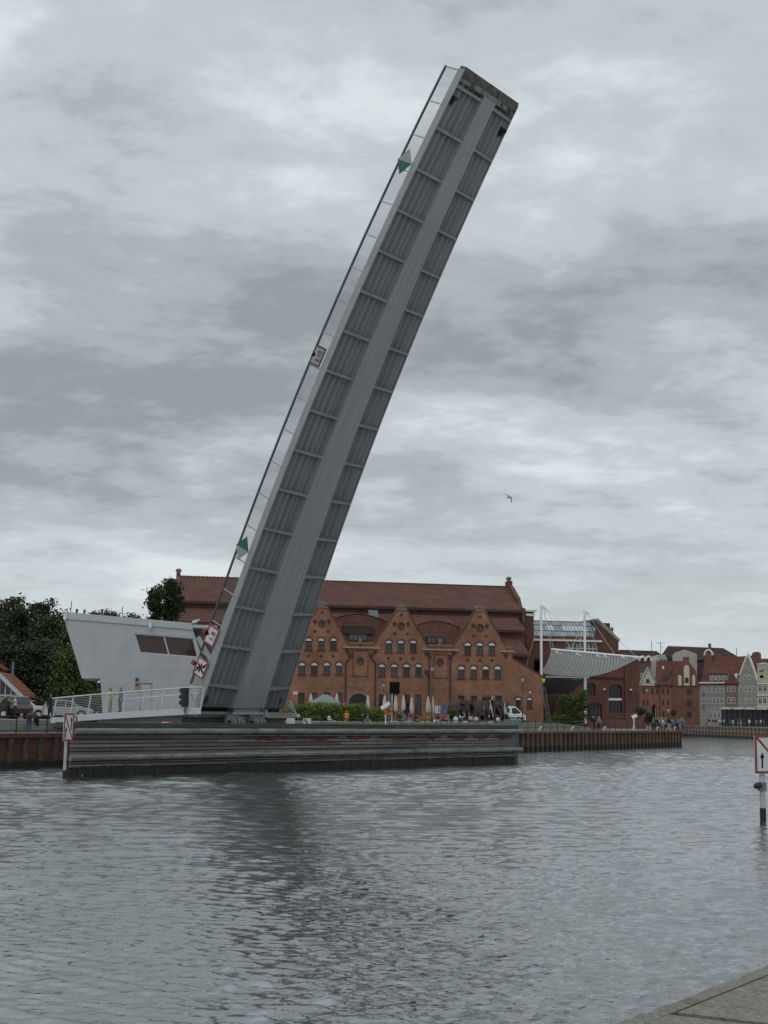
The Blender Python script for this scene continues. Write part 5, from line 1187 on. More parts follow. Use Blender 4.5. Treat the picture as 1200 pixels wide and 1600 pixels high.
# cream gabled house and its neighbour outside the frame
h4 = house(RW, [(1183, 1126), (1183, 1040), (1183.6, 1038.5), (1186, 1036.5), (1191, 1035), (1196.5, 1036.5), (1199, 1038.5), (1200, 1052), (1206, 1060), (1206, 1126)], 1.0, cream_r, 'gabled_house', 'cream house with a scrolled gable and half-round window at the right edge of the photo')
for y0, y1 in ((1071, 1080.5), (1090.5, 1099.5)):
    for x in (1185.5, 1192.3, 1199): simple_window(RW, h4, x, x+5.4, y0, y1, fr=white_frame)
c = Hr(1190.3, 1059); k = MB(); k.prism([(c[0]-.6, c[1])]+[(c[0]-.6*math.cos(math.pi*i/8), c[1]+.75*math.sin(math.pi*i/8)) for i in range(9)]+[(c[0]+.6, c[1])], -.06, -.005); k.build('half_round_window', glass_dark, h4)
k = MB()
for y in (1037.6, 1068.5, 1086.5, 1104): a = Hr(1183, y); b = Hr(1205.5, y); k.box(a[0], -.22, a[1]-.12, b[0], -.005, a[1]+.12)
k.build('cornice', white_frame, h4)
k = MB(); a = Hr(1187, 1049); b = Hr(1193, 1046.5); k.bar((a[0], -.08, a[1]), (b[0], -.08, b[1]), .14, .3, (0, 1, 0)); k.build('iron_ornament', black_metal, h4)
roof_quad(h4, 'roof', [(1170, 1062, 1.2), (1215, 1062, 1.2), (1215, 1029, 7), (1176, 1029.2, 7)], roof_red, RW)
h5 = house(RW, [(1206.2, 1126), (1206.2, 1060), (1240, 1060), (1240, 1126)], 11, pink_r, 'tenement_house', 'plain brown-pink house continuing the row past the cream gabled house')
roof_quad(h5, 'roof', [(1206, 1061, -.3), (1240, 1061, -.3), (1240, 1028, 6), (1206, 1028.5, 6)], roof_red, RW)
# ---- red house with arched cream niches
q0 = at(1050, 1127, 352)
GA = Frame(q0.x, q0.y, GZ, R(-14)); GL = Frame(q0.x, q0.y, GZ, R(24))
rh = fthing('red_house', 'red rendered house with cream arched niches in its gable end and a dark red roof', 'house', GA)
Hg = lambda px, py, t=0.0: GA.hit(px, py, t)
o = [(0, -.5), (Hg(1093, 1100)[0], -.5), Hg(1092.5, 1073), Hg(1086.5, 1047), Hg(1077, 1034.5), Hg(1076.8, 1026.3), Hg(1067, 1026.8), Hg(1067, 1032.5), Hg(1053, 1060), Hg(1050, 1072)]
o[-1] = (0, o[-1][1])
k = MB(); k.prism(o, 0, .8); k.build('gable_wall', brick_red, rh)
for x0, x1, yt, yb in ((1059.8, 1065, 1054.5, 1071), (1068.8, 1077.5, 1039, 1071), (1081.8, 1086.4, 1054.5, 1071)):
    a = Hg(x0, yb); b = Hg(x1, yb); zt_ = Hg((x0+x1)/2, yt)[1]; w_ = (b[0]-a[0])/2; c = (a[0]+b[0])/2
    k = MB(); k.prism([(a[0], a[1]), (b[0], a[1])]+[(c+w_*math.cos(math.pi*i/10), zt_-w_*1.25+w_*1.25*math.sin(math.pi*i/10)) for i in range(11)], -.04, -.004); k.build('arched_niche', cream_n, rh)
simple_window(GA, rh, 1070, 1076, 1058.8, 1067, -.045, frame_dark)
for y in (1076, 1094.3, 1112): simple_window(GA, rh, 1073.3, 1080, y, y+9, 0, frame_dark)
k = MB(); a = Hg(1050.5, 1072); b = Hg(1092, 1072); k.box(a[0], -.12, a[1]-.1, b[0], -.045, a[1]+.12); k.build('string_course', frame_dark, rh)
# left front of the red house: own direction
gl_ = fthing('red_house', 'long pinkish red front with small dark windows, a pointed archway and a cream pediment', 'house', GL)
Hl = lambda px, py, t=0.0: GL.hit(px, py, t)
pink_brick = pm('pinkish_render', (0.225, 0.095, 0.07), 0.9, 0.15, 0.7)
la = Hl(1000, 1100)[0]; ztop = Hl(1030, 1070)[1]
ah = Hl(1018.5, 1122)[0], Hl(1027, 1122)[0]; zap = Hl(1022.7, 1100)[1]; zsp = Hl(1022.7, 1107)[1]; cm_ = (ah[0]+ah[1])/2
hole = [(ah[0], 0), (ah[1], 0), (ah[1], zsp), (ah[1]-.25, zsp+(zap-zsp)*.6), (cm_, zap), (ah[0]+.25, zsp+(zap-zsp)*.6), (ah[0], zsp)]
k = MB(); k.wall([(la, -.5), (-.01, -.5), (-.01, ztop), (la, ztop)], [hole], 0, .6); k.build('front_wall', pink_brick, gl_)
k = MB(); k.box(ah[0]-.2, 1.2, -.3, ah[1]+.2, 1.4, zap+.3); k.build('archway_gate', frame_dark, gl_)
for y, xs in ((1076, (1004, 1017.8, 1024.8, 1034.5, 1042)), (1093.6, (1004, 1010, 1034.5, 1042)), (1111.5, (1035, 1042.5))):
    for x in xs: simple_window(GL, gl_, x, x+3.2, y, y+8.5, 0, frame_dark, b=.12)
roof_quad(gl_, 'roof', [(1023, 1069.8, -.4), (1052, 1070, -.4), (1068, 1033, 5), (1026, 1032.5, 5)], roof_red, GL)
roof_quad(gl_, 'roof_return', [(1050, 1072, .7), (1067, 1031, 6), (1090, 1040, 8), (1093, 1072, 2)], roof_red, GA)
k = MB(); p = [Hl(1001, 1068), Hl(1023.5, 1068), Hl(1012, 1044)]; k.prism(p, -.35, .5); pd = k.build('pediment', cream_n, gl_)
k = MB(); c = Hl(1010.8, 1066.8); k.prism([(c[0]-.62, c[1])]+[(c[0]-.62*math.cos(math.pi*i/8), c[1]+1.0*math.sin(math.pi*i/8)) for i in range(9)]+[(c[0]+.62, c[1])], -.4, -.351); k.build('lunette', glass_dark, pd)
k = MB(); a, b, c = p; k.bar((a[0]-.2, -.1, a[1]), (c[0], -.1, c[1]+.2), .8, .25, (0, 0, 1)); k.bar((b[0]+.2, -.1, b[1]), (c[0], -.1, c[1]+.2), .8, .25, (0, 0, 1)); k.build('pediment_coping', pm('patina_green', (0.20, 0.25, 0.22), .7, .2, 2), pd)
k = MB(); a = Hl(999.5, 1069); b = Hl(1023.5, 1071.5); k.box(a[0], -.3, b[1], b[0], -.001, a[1]+.1); k.build('cornice', cream_n, gl_)
k = MB(); s_ = Hl(1030.3, 1090)[0]; k.tube((s_, -.1, 0), (s_, -.1, ztop), .09); k.build('downpipe', gutter, gl_)
k = MB(); p = [Hl(1037, 1062.5, .6), Hl(1041.5, 1064, .6), Hl(1054, 1042, 3)]; k.add([(p[0][0], .3, p[0][1]), (p[1][0], .3, p[1][1]), (p[2][0], 3.2, p[2][1]), (p[0][0], .5, p[0][1]+.9), (p[1][0], .5, p[1][1]+.9), (p[2][0], 3.2, p[2][1]+.15)], [(0, 1, 4, 3), (3, 4, 5), (0, 3, 5, 2), (1, 2, 5, 4)]); k.build('eyelid_dormer', frame_dark, gl_)
k = MB(); a = Hl(1036, 1043, 3.2); k.box(a[0]-.3, 3.0, a[1]-.4, a[0]+.2, 3.3, a[1]+.4); k.build('skylight', white_frame, gl_)
# ---- buildings behind
def block(label, frame, pts, depth, mat, name='building', cat='building'):
    root = fthing(name, label, cat, frame); o = [frame.hit(x, y) for x, y in pts]; o[0] = (o[0][0], -.5); o[-1] = (o[-1][0], -.5)
    k = MB(); k.prism(o, 0, depth); k.build('wall', mat, root); return root
q1 = at(1090, 1120, 402); BK = Frame(q1.x, q1.y, GZ, R(-8))
br_ = block('large dark building with a hipped dark brown roof rising behind the red house', BK, [(1031, 1120), (1031, 1030), (1160, 1030), (1160, 1120)], 20, pm('dark_render', (0.07, 0.05, 0.045), .9, .2, 1))
roof_quad(br_, 'roof', [(1028, 1031, -.4), (1162, 1031, -.4), (1130, 1012.6, 9), (1043.5, 1009.3, 9)], roof_dark, BK)
c = BK.hit(1109, 1012, 8); k = MB(); k.box(c[0]-.4, 7.6, c[1]-1, c[0]+.4, 8.4, c[1]+1.2); k.build('chimney', rust_grime, br_)
q2 = at(1070, 1120, 384); WBf = Frame(q2.x, q2.y, GZ, R(-10))
wb_ = block('pale rendered block with a low pointed gable behind the chimney of the red house', WBf, [(1052, 1120), (1052, 1022), (1054, 1020), (1069.5, 1014.7), (1087, 1021), (1089, 1022.5), (1089, 1120)], 14, white_r)
q3 = at(1036, 1120, 392); W3 = Frame(q3.x, q3.y, GZ, R(0))
at_ = block('small white attic with a row of little windows behind the roof of the red house', W3, [(1025.5, 1100), (1025.5, 1032), (1029, 1023), (1040, 1023), (1043, 1032), (1043, 1100)], 10, white_r)
for x in (1031.5, 1036.5): simple_window(W3, at_, x, x+3, 1030.5, 1032.5, 0, frame_dark, b=.05, mull=False)
roof_quad(at_, 'roof', [(1040.5, 1023, -.2), (1048, 1033, -.2), (1058, 1033, 6), (1046, 1022, 6)], roof_dark, W3)
q4 = at(1010, 1120, 380); W4 = Frame(q4.x, q4.y, GZ, R(6))
for x0, x1, lab in ((998.5, 1008, 'left of two small houses with rounded white rimmed gables behind the brick building'), (1008.4, 1017.5, 'right of two small houses with rounded white rimmed gables, beside the cream pediment')):
    cx_ = (x0+x1)/2; yb = 1047; arc = [(cx_-(x1-x0)/2*math.cos(math.pi*i/10), 1033-7*math.sin(math.pi*i/10)) for i in range(11)]
    hh = block(lab, W4, [(x0, yb+60)]+arc+[(x1, yb+60)], 9, pm('dull_brick_render', (0.13, 0.085, 0.07), .9, .2, 1), 'gabled_house', 'house')
    p = [W4.hit(*a) for a in arc]; k = MB(); k.path([(a[0], -.1, a[1]) for a in p], .33, 6); k.build('gable_rim', white_frame, hh)
    simple_window(W4, hh, cx_-1.6, cx_+1.6, 1030, 1035.5, 0, frame_dark, b=.1); simple_window(W4, hh, cx_-2.5, cx_+2.5, 1052, 1059, 0, white_frame)
q5 = at(1000, 1120, 410); W5 = Frame(q5.x, q5.y, GZ, R(4))
lr = block('long low building with a dark red roof in the distance behind the canopy tip', W5, [(955, 1120), (955, 1034), (1052, 1034), (1052, 1120)], 14, pm('far_brick', (0.12, 0.06, 0.05), .9, .2, 1))
roof_quad(lr, 'roof', [(950, 1040, -.4), (1056, 1040, -.4), (1026, 1017.2, 8), (968, 1015, 8)], roof_dark, W5)
# round gable rising at 1107
q6 = at(1107, 1120, 378); W6 = Frame(q6.x, q6.y, GZ, R(-20))
arc = [(1107-6.2*math.cos(math.pi*i/10), 1024-8.3*math.sin(math.pi*i/10)) for i in range(11)]
rg = block('narrow brick house with a round white rimmed gable top left of the grey tenement', W6, [(1098.5, 1120), (1098.5, 1046), (1100.8, 1040)]+arc+[(1113.2, 1036), (1121, 1021), (1121, 1120)], 8, pm('brown_render', (0.17, 0.085, 0.065), .9, .2, 1), 'gabled_house', 'house')
p = [W6.hit(*a) for a in arc]; k = MB(); k.path([(a[0], -.1, a[1]) for a in p], .28, 6); k.build('gable_rim', white_frame, rg)
# antennas
for px, y0, y1, bar_ in ((1018.3, 1002, 1022, 0), (1032.3, 1003.5, 1022, 1), (1151, 1012, 1028, 0)):
    b = at(px, y1, 398); t_ = at(px, y0, 398); an = thing('roof_antenna', ['thin aerial pole on the dark roof left of the white attic', 'aerial with a long crossbar on the dark roof beside the white attic', 'slim aerial above the red roofs right of the dark hipped roof'][[1018.3, 1032.3, 1151].index(px)], 'antenna', b)
    k = MB(); L = t_.z-b.z; k.tube((0, 0, -1.5), (0, 0, L), .09, n=5)
    if bar_: k.tube((-1.3, 0, L-.2), (1.3, 0, L-.2), .06, n=5); k.tube((.3, 0, L-1.4), (.9, 0, L-1.4), .06, n=5)
    k.build('pole', rust_grime, an)
# distant far building roof right of the row
q7 = at(1185, 1110, 440); W7 = Frame(q7.x, q7.y, GZ, R(-20))
fr_ = block('distant building with a stepped brick top above the red roofs', W7, [(1150, 1100), (1150, 1026), (1174, 1024.5), (1176, 1019.5), (1184, 1018), (1184.5, 1030), (1215, 1030), (1215, 1100)], 12, pm('far_brown', (0.14, 0.07, 0.055), .9, .2, 1))
# restaurant pavilion
q8 = at(1165, 1128, 335); PV = Frame(q8.x, q8.y, GZ, R(-30))
pv = fthing('restaurant_pavilion', 'black framed glass restaurant pavilion with sloping canopy blinds on the far quay', 'pavilion', PV)
a = PV.hit(1128, 1128)[0]; b = PV.hit(1225, 1128)[0]; zr = PV.hit(1165, 1106.5)[1]
k = MB(); k.box(a, 0, zr-.3, b, 8, zr); k.box(a, 0, -.2, b, 8, .15); k.build('roof_slab', black_metal, pv)
k = MB(); n = 12
for i in range(n+1): x = a+(b-a)*i/n; k.box(x-.09, -.02, .15, x+.09, .12, zr-.3)
k.box(a, -.03, zr-1.0, b, -.021, zr-.85); k.build('frame', black_metal, pv)
k = MB(); k.box(a+.05, .15, .15, b-.05, .2, zr-.3); k.build('glass_wall', pm('pavilion_glass', (0.03, 0.035, 0.04), .12, .5, .6), pv)
for i in range(4):
    x0 = a+.2+i*2.9; k = MB(); k.hexa([(x0, -2.2, zr-.35), (x0+2.6, -2.2, zr-.35), (x0+2.6, 0, zr+.15), (x0, 0, zr+.15)], [(x0, -2.2, zr-.3), (x0+2.6, -2.2, zr-.3), (x0+2.6, 0, zr+.2), (x0, 0, zr+.2)]); k.build('awning', pm('grey_awning', (.28, .28, .27), .8, .1, 2), pv)
# ================================================================== TREES AND SHRUBS
def leafmat(name, col):
    m = bpy.data.materials.new(name); m.use_nodes = True; t = m.node_tree; b = t.nodes['Principled BSDF']
    b.inputs['Roughness'].default_value = 0.65; b.inputs['Specular IOR Level'].default_value = 0.25
    tcn = N(t, 'ShaderNodeTexCoord'); nz = noise(t, tcn.outputs['Object'], 1.3, 3, 0.6)
    t.links.new(ramp(t, nz, [(0.3, [c*0.65 for c in col]), (0.7, [c*1.4 for c in col])]), b.inputs['Base Color']); return m
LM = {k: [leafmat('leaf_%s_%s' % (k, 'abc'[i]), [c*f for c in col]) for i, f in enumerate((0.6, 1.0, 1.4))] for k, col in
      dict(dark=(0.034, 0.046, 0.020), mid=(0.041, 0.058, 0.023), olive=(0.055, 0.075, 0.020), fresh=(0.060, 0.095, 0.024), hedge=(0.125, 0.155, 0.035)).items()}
bark = pm('bark', (0.06, 0.05, 0.04), 0.9, 0.3, 3, bump=0.5)
def leaves(lobes, nclump, per, leaf, cr, seed, tones=3):
    """lobes: (cx,cy,cz,rx,ry,rz); clumps sit mostly in the outer part of each lobe"""
    g = np.random.default_rng(seed); V = []; Mi = []
    vol = np.array([l[3]*l[4]*l[5] for l in lobes])**0.67; cnt = np.maximum(1, (vol/vol.sum()*nclump).astype(int))
    for l, c in zip(lobes, cnt):
        d = g.normal(size=(c, 3)); d /= np.linalg.norm(d, axis=1, keepdims=True)
        r = g.random(c)**0.42*(0.86+0.26*g.random(c))
        ctr = np.array(l[:3])+d*r[:, None]*np.array(l[3:])
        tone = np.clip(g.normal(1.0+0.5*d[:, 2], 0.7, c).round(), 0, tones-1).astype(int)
        p = np.repeat(ctr, per, 0)+g.normal(size=(c*per, 3))*np.array([cr, cr, cr*0.75])
        a = g.normal(size=(c*per, 3)); a /= np.linalg.norm(a, axis=1, keepdims=True)
        b = np.cross(a, g.normal(size=(c*per, 3))); b /= np.linalg.norm(b, axis=1, keepdims=True)
        s = leaf*(0.6+0.8*g.random((c*per, 1)))
        q = np.stack([p-a*s*.5, p+b*s*.32, p+a*s*.5, p-b*s*.32], 1)
        V.append(q.reshape(-1, 3)); Mi.append(np.repeat(tone, per))
    V = np.concatenate(V); Mi = np.concatenate(Mi); F_ = np.arange(len(V)).reshape(-1, 4)
    return V, F_, Mi
def tree(label, base, lobes, nclump, per, leaf, cr, kind, seed, trunk_r, trunk_h, name='tree', group=None, limbs=True):
    root = thing(name, label, 'tree', base, 0, group); rr = random.Random(seed)
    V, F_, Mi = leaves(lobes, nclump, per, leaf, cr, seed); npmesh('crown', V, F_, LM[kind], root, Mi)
    k = MB(); pts = [(0, 0, -0.3)]; x = y = 0
    for i in range(1, 6): x += rr.uniform(-.12, .12); y += rr.uniform(-.12, .12); pts.append((x, y, trunk_h*i/5))
    for i in range(5): k.tube(pts[i], pts[i+1], trunk_r*(1-i*.15), trunk_r*(1-(i+1)*.15), n=8)
    if limbs:
        for l in lobes[:8]:
            s_ = rr.choice(pts[2:]); k.tube(s_, (l[0], l[1], l[2]), trunk_r*.35, trunk_r*.1, n=6)
    k.build('trunk', bark, root); return root
def blobs(h, r, z0, n, seed, taper=1.0):
    rr = random.Random(seed); out = []
    for i in range(n):
        f = (i+.5)/n; z = z0+(h-z0)*f; rad = r*(1-abs(f-.42)**1.6*1.3*taper); a = rr.uniform(0, 6.28); o = rad*rr.uniform(.15, .6)
        q = rad*rr.uniform(.5, .8); out.append((o*math.cos(a), o*math.sin(a), z, q, q, q*rr.uniform(.6, .85)))
    return out
def treeat(px, ytop, Y, r, z0, label, kind, seed, nb=12, ncl=260, per=46, leaf=.29, cr=.36, name='tree', gz=TZ, taper=1.0, tr=.25):
    b = at(px, 1110, Y); b.z = gz; h = at(px, ytop, Y).z-gz
    return tree(label, b, blobs(h*0.93, r, z0, nb, seed, taper), ncl, per, leaf, cr, kind, seed, tr, h*.55, name)
treeat(-8, 929, 160, 4.4, .8, 'dark leafy tree at the left edge of the photo behind the glass-gabled brick house', 'dark', 21, 16, 560)
treeat(28, 929, 150, 4.0, 1.0, 'tall dark tree behind the glass-gabled house, second from the left edge', 'dark', 22, 16, 540)
treeat(58, 929, 158, 3.6, 1.2, 'tall dark tree with gaps in its crown, left of the leaning control building wall', 'dark', 23, 15, 440)
treeat(84, 948, 146, 3.4, .8, 'rounded dark green tree touching the outline of the leaning control building wall', 'mid', 24, 15, 440)
treeat(112, 1006, 128, 2.7, .4, 'lower olive green tree under the overhang of the control building', 'olive', 25, 13, 300, 34, .26, .38)
treeat(10, 985, 135, 3.2, .4, 'lower dark tree right behind the roof of the glass-gabled house', 'dark', 26, 13, 300)
treeat(62, 1000, 134, 3.4, .4, 'broad dark tree rising behind the parked cars', 'dark', 27, 13, 340)
treeat(143, 944, 190, 2.4, 2, 'tree top showing above the left part of the control building roof', 'dark', 28, 11, 300)
treeat(172, 943, 196, 3.2, 2, 'broad tree top above the middle of the control building roof', 'mid', 29, 13, 420)
treeat(206, 948, 192, 2.8, 2, 'low tree top above the control building roof, left of the poplars', 'dark', 30, 11, 330)
treeat(239, 905, 182, 1.6, .6, 'left of two columnar dark poplars beside the concert hall roof', 'dark', 31, 34, 620, 34, .34, .36, 'poplar_tree', taper=.5)
treeat(259, 896, 184, 1.55, .6, 'right and taller of two columnar dark poplars, next to the concert hall roof', 'dark', 32, 34, 620, 34, .34, .36, 'poplar_tree', taper=.5)
treeat(1196, 1026, 430, 5.0, 10, 'distant dark tree top above the red roofs at the right edge', 'dark', 33, 8, 120, 30, .6, .8)
# bright feathery tree in front of the stage
b = at(893, 1126, 190); b.z = TZ-.3
lob = [(-1.2, 0, 1.0, 1.3, 1.2, .6), (.9, 0, 1.2, 1.3, 1.2, .7), (-.4, .2, 2.0, 1.5, 1.3, .7), (1.1, 0, 2.6, 1.1, 1, .7), (-.7, 0, 3.0, .9, .9, .6), (1.5, .1, 3.9, .8, .8, .8), (.3, 0, 3.7, .8, .8, .6), (-1.1, .1, 3.6, .5, .6, .5), (1.8, 0, 4.6, .4, .5, .4), (-1.9, 0, .9, .8, .8, .4), (0, .1, .5, 1.6, 1.2, .4)]
tree('bright green loose tree in front of the dark stage below the canopy', b, lob, 360, 30, .2, .24, 'fresh', 41, .1, 3.0, 'tree')
# hedge of bushes behind the timber wall
hb = [(455, 1098, 2.0), (476, 1094, 2.2), (499, 1096, 2.2), (524, 1096.5, 2.2), (547, 1098, 2.0), (566, 1099, 1.8), (586, 1106, 1.6)]
txt = ['bright green bush right of the bridge foot, first of the hedge', 'tall bright bush in the hedge, left of the grey tent', 'bright bush in the hedge directly below the grey tent', 'bright bush in the hedge left of the person in orange', 'bright bush in the hedge behind the person in orange', 'bright bush in the hedge in front of the arched entrance', 'low bush at the right end of the hedge beside the lifebuoy post']
for i, (px, yt, r) in enumerate(hb):
    b = at(px, 1125, 152); b.z = 2.3; h = at(px, yt, 152).z-2.3
    root = thing('bush', txt[i], 'bush', b, 0, 'bushes of the quay hedge'); rr = random.Random(60+i)
    lob = [(rr.uniform(-r*.5, r*.5), rr.uniform(-.5, .5), h*rr.uniform(.25, .78), r*.5, r*.5, h*.22) for _ in range(9)]+[(0, 0, h*.45, r*.8, r*.7, h*.42)]
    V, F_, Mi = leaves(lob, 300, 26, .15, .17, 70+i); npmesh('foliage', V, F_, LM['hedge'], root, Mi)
    k = MB()
    for q in range(5): k.tube((rr.uniform(-.2, .2), 0, -.1), (rr.uniform(-.8, .8), rr.uniform(-.4, .4), h*.7), .04, .015, n=5)
    k.build('stems', bark, root)
for px, py, yb, Y, r, kd, lab in ((1013, 1112, 1137, 192, .8, 'dark', 'dark shrub at the corner of the brick building behind the white notice stand'), (1002, 1104, 1124, 214, 1.0, 'mid', 'climbing shrub at the right corner of the brick building'), (1052, 1108, 1121, 330, 1.1, 'olive', 'small round potted tree in front of the red house'), (708, 1110, 1124, 176, .7, 'fresh', 'small green shrub left of the big rusty letters')):
    b = at(px, yb, Y); h = max(1.2, at(px, py, Y).z-b.z)
    root = thing('shrub', lab, 'shrub', b); rr = random.Random(int(px)); lob = [(rr.uniform(-r*.4, r*.4), rr.uniform(-.3, .3), h*rr.uniform(.4, .8), r*.55, r*.5, h*.25) for _ in range(6)]
    V, F_, Mi = leaves(lob, 90, 22, .16, .17, int(px)); npmesh('foliage', V, F_, LM[kd], root, Mi); k = MB(); k.tube((0, 0, -.2), (0, 0, h*.6), .05, .02, n=6); k.build('stem', bark, root)
# dark clipped hedge behind the parked cars
b = at(84, 1100, 126); b.z = TZ
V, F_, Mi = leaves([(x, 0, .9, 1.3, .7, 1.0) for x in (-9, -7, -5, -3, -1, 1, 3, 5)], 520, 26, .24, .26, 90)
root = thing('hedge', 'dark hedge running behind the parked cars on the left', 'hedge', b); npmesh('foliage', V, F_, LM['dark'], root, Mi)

# ================================================================== SMALL BRICK HOUSE ON THE LEFT
hp = at(34, 1110, 122)
SHF = Frame(hp.x, hp.y, TZ, R(5)); Hs = lambda px, py, t=0.0: SHF.hit(px, py, t)
sh = fthing('brick_house', 'small brick house with orange tiled roof and glazed gable at the left edge', 'house', SHF)
ze = Hs(35, 1083)[1]; apx, apz = Hs(1, 1050); sl_ = -2*abs(apx)-0.2
k = MB(); DP = 6.0
k.box(-.3, 0, -.1, 0, DP, ze); k.build('side_wall', brick_hall, sh)
k = MB()
for i in range(5): k.box(.0, .6+i*1.0, .35, .03, .85+i*1.0, ze-.35)
k.build('wall_slots', frame_dark, sh)
k = MB(); sw = 2*apx
for s_ in (1, -1):
    e0_ = (apx-s_*(apx-.35), ze-.25); a0 = (apx, apz)
    k.hexa([(a0[0], -.5, a0[1]-.22), (e0_[0], -.5, e0_[1]-.22), (e0_[0], DP+.3, e0_[1]-.22), (a0[0], DP+.3, a0[1]-.22)], [(a0[0], -.5, a0[1]), (e0_[0], -.5, e0_[1]), (e0_[0], DP+.3, e0_[1]), (a0[0], DP+.3, a0[1])])
k.build('roof', roof_orange, sh)
k = MB()
for s_ in (1, -1): k.bar((apx, -.55, apz-.25), (apx-s_*(apx-.2), -.55, ze-.45), .16, .34, (0, 0, 1))
k.build('barge_board', light_paint, sh)
k = MB(); k.prism([(0, 0), (0, ze-.2), (apx, apz-.3), (2*apx, ze-.2), (2*apx, 0)], .02, .1); k.build('gable_glass', glass_dark, sh)
k = MB()
for i in range(9): x = 2*apx*i/8; k.box(x-.05, -.06, 0, x+.05, .015, ze+(apz-ze)*(1-abs(x-apx)/abs(apx))-.25)
k.box(2*apx, -.07, 1.9, 0, .01, 2.02); k.box(2*apx, -.07, .05, 0, .01, .2); k.build('glazing_bars', pale_steel, sh)
hp2 = at(3, 1110, 131); S2 = Frame(hp2.x, hp2.y, TZ, R(5))
s2 = fthing('brick_house', 'second small brick house with red roof peeking in behind the glazed gable', 'house', S2)
z2 = S2.hit(4, 1046)[1]; za_ = S2.hit(-6, 1030)[1]
k = MB(); k.box(-8, 0, -.1, 0, 8, z2-.1); k.build('wall', brick_hall, s2)
k = MB(); k.hexa([(.3, -.4, z2-.2), (.3, 8.4, z2-.2), (-4, 8.4, za_+1.2), (-4, -.4, za_+1.2)], [(.3, -.4, z2), (.3, 8.4, z2), (-4, 8.4, za_+1.4), (-4, -.4, za_+1.4)]); k.build('roof', roof_orange, s2)
k = MB(); k.tube((.9, -.5, 0), (.9, -.5, z2+.7), .12, n=8); k.build('flue_pipe', pm('blue_grey_pipe', (.12, .16, .2), .5, .1, 3), s2)

# ================================================================== VEHICLES
def car(name, label, cat, base, rz, L, Wd, prof, glassprof, color, wheel_r=.33, wx=(.19, .81), lights=True):
    """side profile in x (front at +x) and z, given as fractions of L and metres"""
    root = thing(name, label, cat, base, rz)
    pts = [(x*L-L/2, z) for x, z in prof]
    k = MB(); n = len(pts); zb_ = max(p[1] for p in pts)
    def yw(z): return Wd/2*(1.0 if z < .95 else 1-.16*(z-.95)/(max(.2, zb_-.95)))
    v = [(p[0], -yw(p[1]), p[1]) for p in pts]+[(p[0], yw(p[1]), p[1]) for p in pts]
    tri = tessellate_polygon([[Vector((p[0], p[1], 0)) for p in pts]])
    k.add(v, [tuple(t) for t in tri]+[tuple(n+i for i in reversed(t)) for t in tri]+[(i, (i+1) % n, n+(i+1) % n, n+i) for i in range(n)])
    paint = pm('car_paint_'+color[0], color[1], .25, .05, 2, spec=.6); body = k.build('body', paint, root)
    for g_ in glassprof:
        gp = [(x*L-L/2, z) for x, z in g_]
        for sg in (-1, 1):
            k = MB(); v = [(p[0], sg*(yw(p[1])+.008), p[1]) for p in gp]; k.poly(v); k.build('side_window', glass_dark, root)
    ks = [i for i in range(n) if pts[i][1] > .8]
    k = MB()                                        # windscreen and rear screen from the steep profile edges
    for i in range(n):
        a, b_ = pts[i], pts[(i+1) % n]
        if min(a[1], b_[1]) > .85 and abs(a[1]-b_[1]) > .25:
            nx_ = Vector((b_[1]-a[1], 0, -(b_[0]-a[0]))).normalized()*.01
            for sg in (1, -1):
                pass
            m0 = .08
            A_ = (a[0]+(b_[0]-a[0])*m0, a[1]+(b_[1]-a[1])*m0); B_ = (b_[0]+(a[0]-b_[0])*m0, b_[1]+(a[1]-b_[1])*m0)
            off = (.012 if (a[0]+b_[0]) > 0 else -.012)
            k.add([(A_[0]+off, -yw(A_[1])*.9, A_[1]+.012), (B_[0]+off, -yw(B_[1])*.9, B_[1]+.012), (B_[0]+off, yw(B_[1])*.9, B_[1]+.012), (A_[0]+off, yw(A_[1])*.9, A_[1]+.012)], [(0, 1, 2, 3)])
    if k.f: k.build('windscreen', glass_dark, root)
    for fx in wx:
        for sg in (-1, 1):
            x = fx*L-L/2; k = MB(); k.tube((x, sg*(Wd/2-.2), wheel_r), (x, sg*(Wd/2+.015), wheel_r), wheel_r, n=16); w_ = k.build('wheel', rubber, root)
            k = MB(); k.tube((x, sg*(Wd/2+.0), wheel_r), (x, sg*(Wd/2+.03), wheel_r), wheel_r*.6, n=12); k.build('rim', pale_steel, w_)
            k = MB(); k.tube((x, sg*(Wd/2-.22), wheel_r+.02), (x, sg*(Wd/2+.006), wheel_r+.02), wheel_r*1.18, n=16); k.build('wheel_arch', rubber, root)
    if lights:
        for sg in (-1, 1):
            k = MB(); k.box(L/2-.16, sg*Wd*.36-.14, .62, L/2-.02, sg*Wd*.36+.14, .78); k.build('headlight', white_paint, root)
            k = MB(); k.box(-L/2+.0, sg*Wd*.38-.1, .68, -L/2+.08, sg*Wd*.38+.1, .95); k.build('tail_light', sign_red, root)
    return root
HATCH = [(0, .32), (.0, .75), (.02, 1.0), (.09, 1.42), (.16, 1.52), (.45, 1.53), (.60, 1.46), (.75, 1.02), (.95, .86), (1, .68), (1, .32)]
HG = [[(.10, 1.02), (.13, 1.40), (.27, 1.45), (.27, 1.0)], [(.29, 1.0), (.29, 1.45), (.47, 1.46), (.47, 1.0)], [(.49, 1.0), (.49, 1.46), (.59, 1.41), (.71, 1.02)]]
SUV = [(0, .4), (.0, .9), (.02, 1.12), (.06, 1.66), (.12, 1.74), (.5, 1.75), (.60, 1.68), (.73, 1.16), (.96, 1.02), (1, .8), (1, .4)]
SG = [[(.07, 1.15), (.10, 1.6), (.27, 1.64), (.27, 1.13)], [(.29, 1.13), (.29, 1.64), (.47, 1.64), (.47, 1.13)], [(.49, 1.13), (.49, 1.64), (.59, 1.58), (.69, 1.16)]]
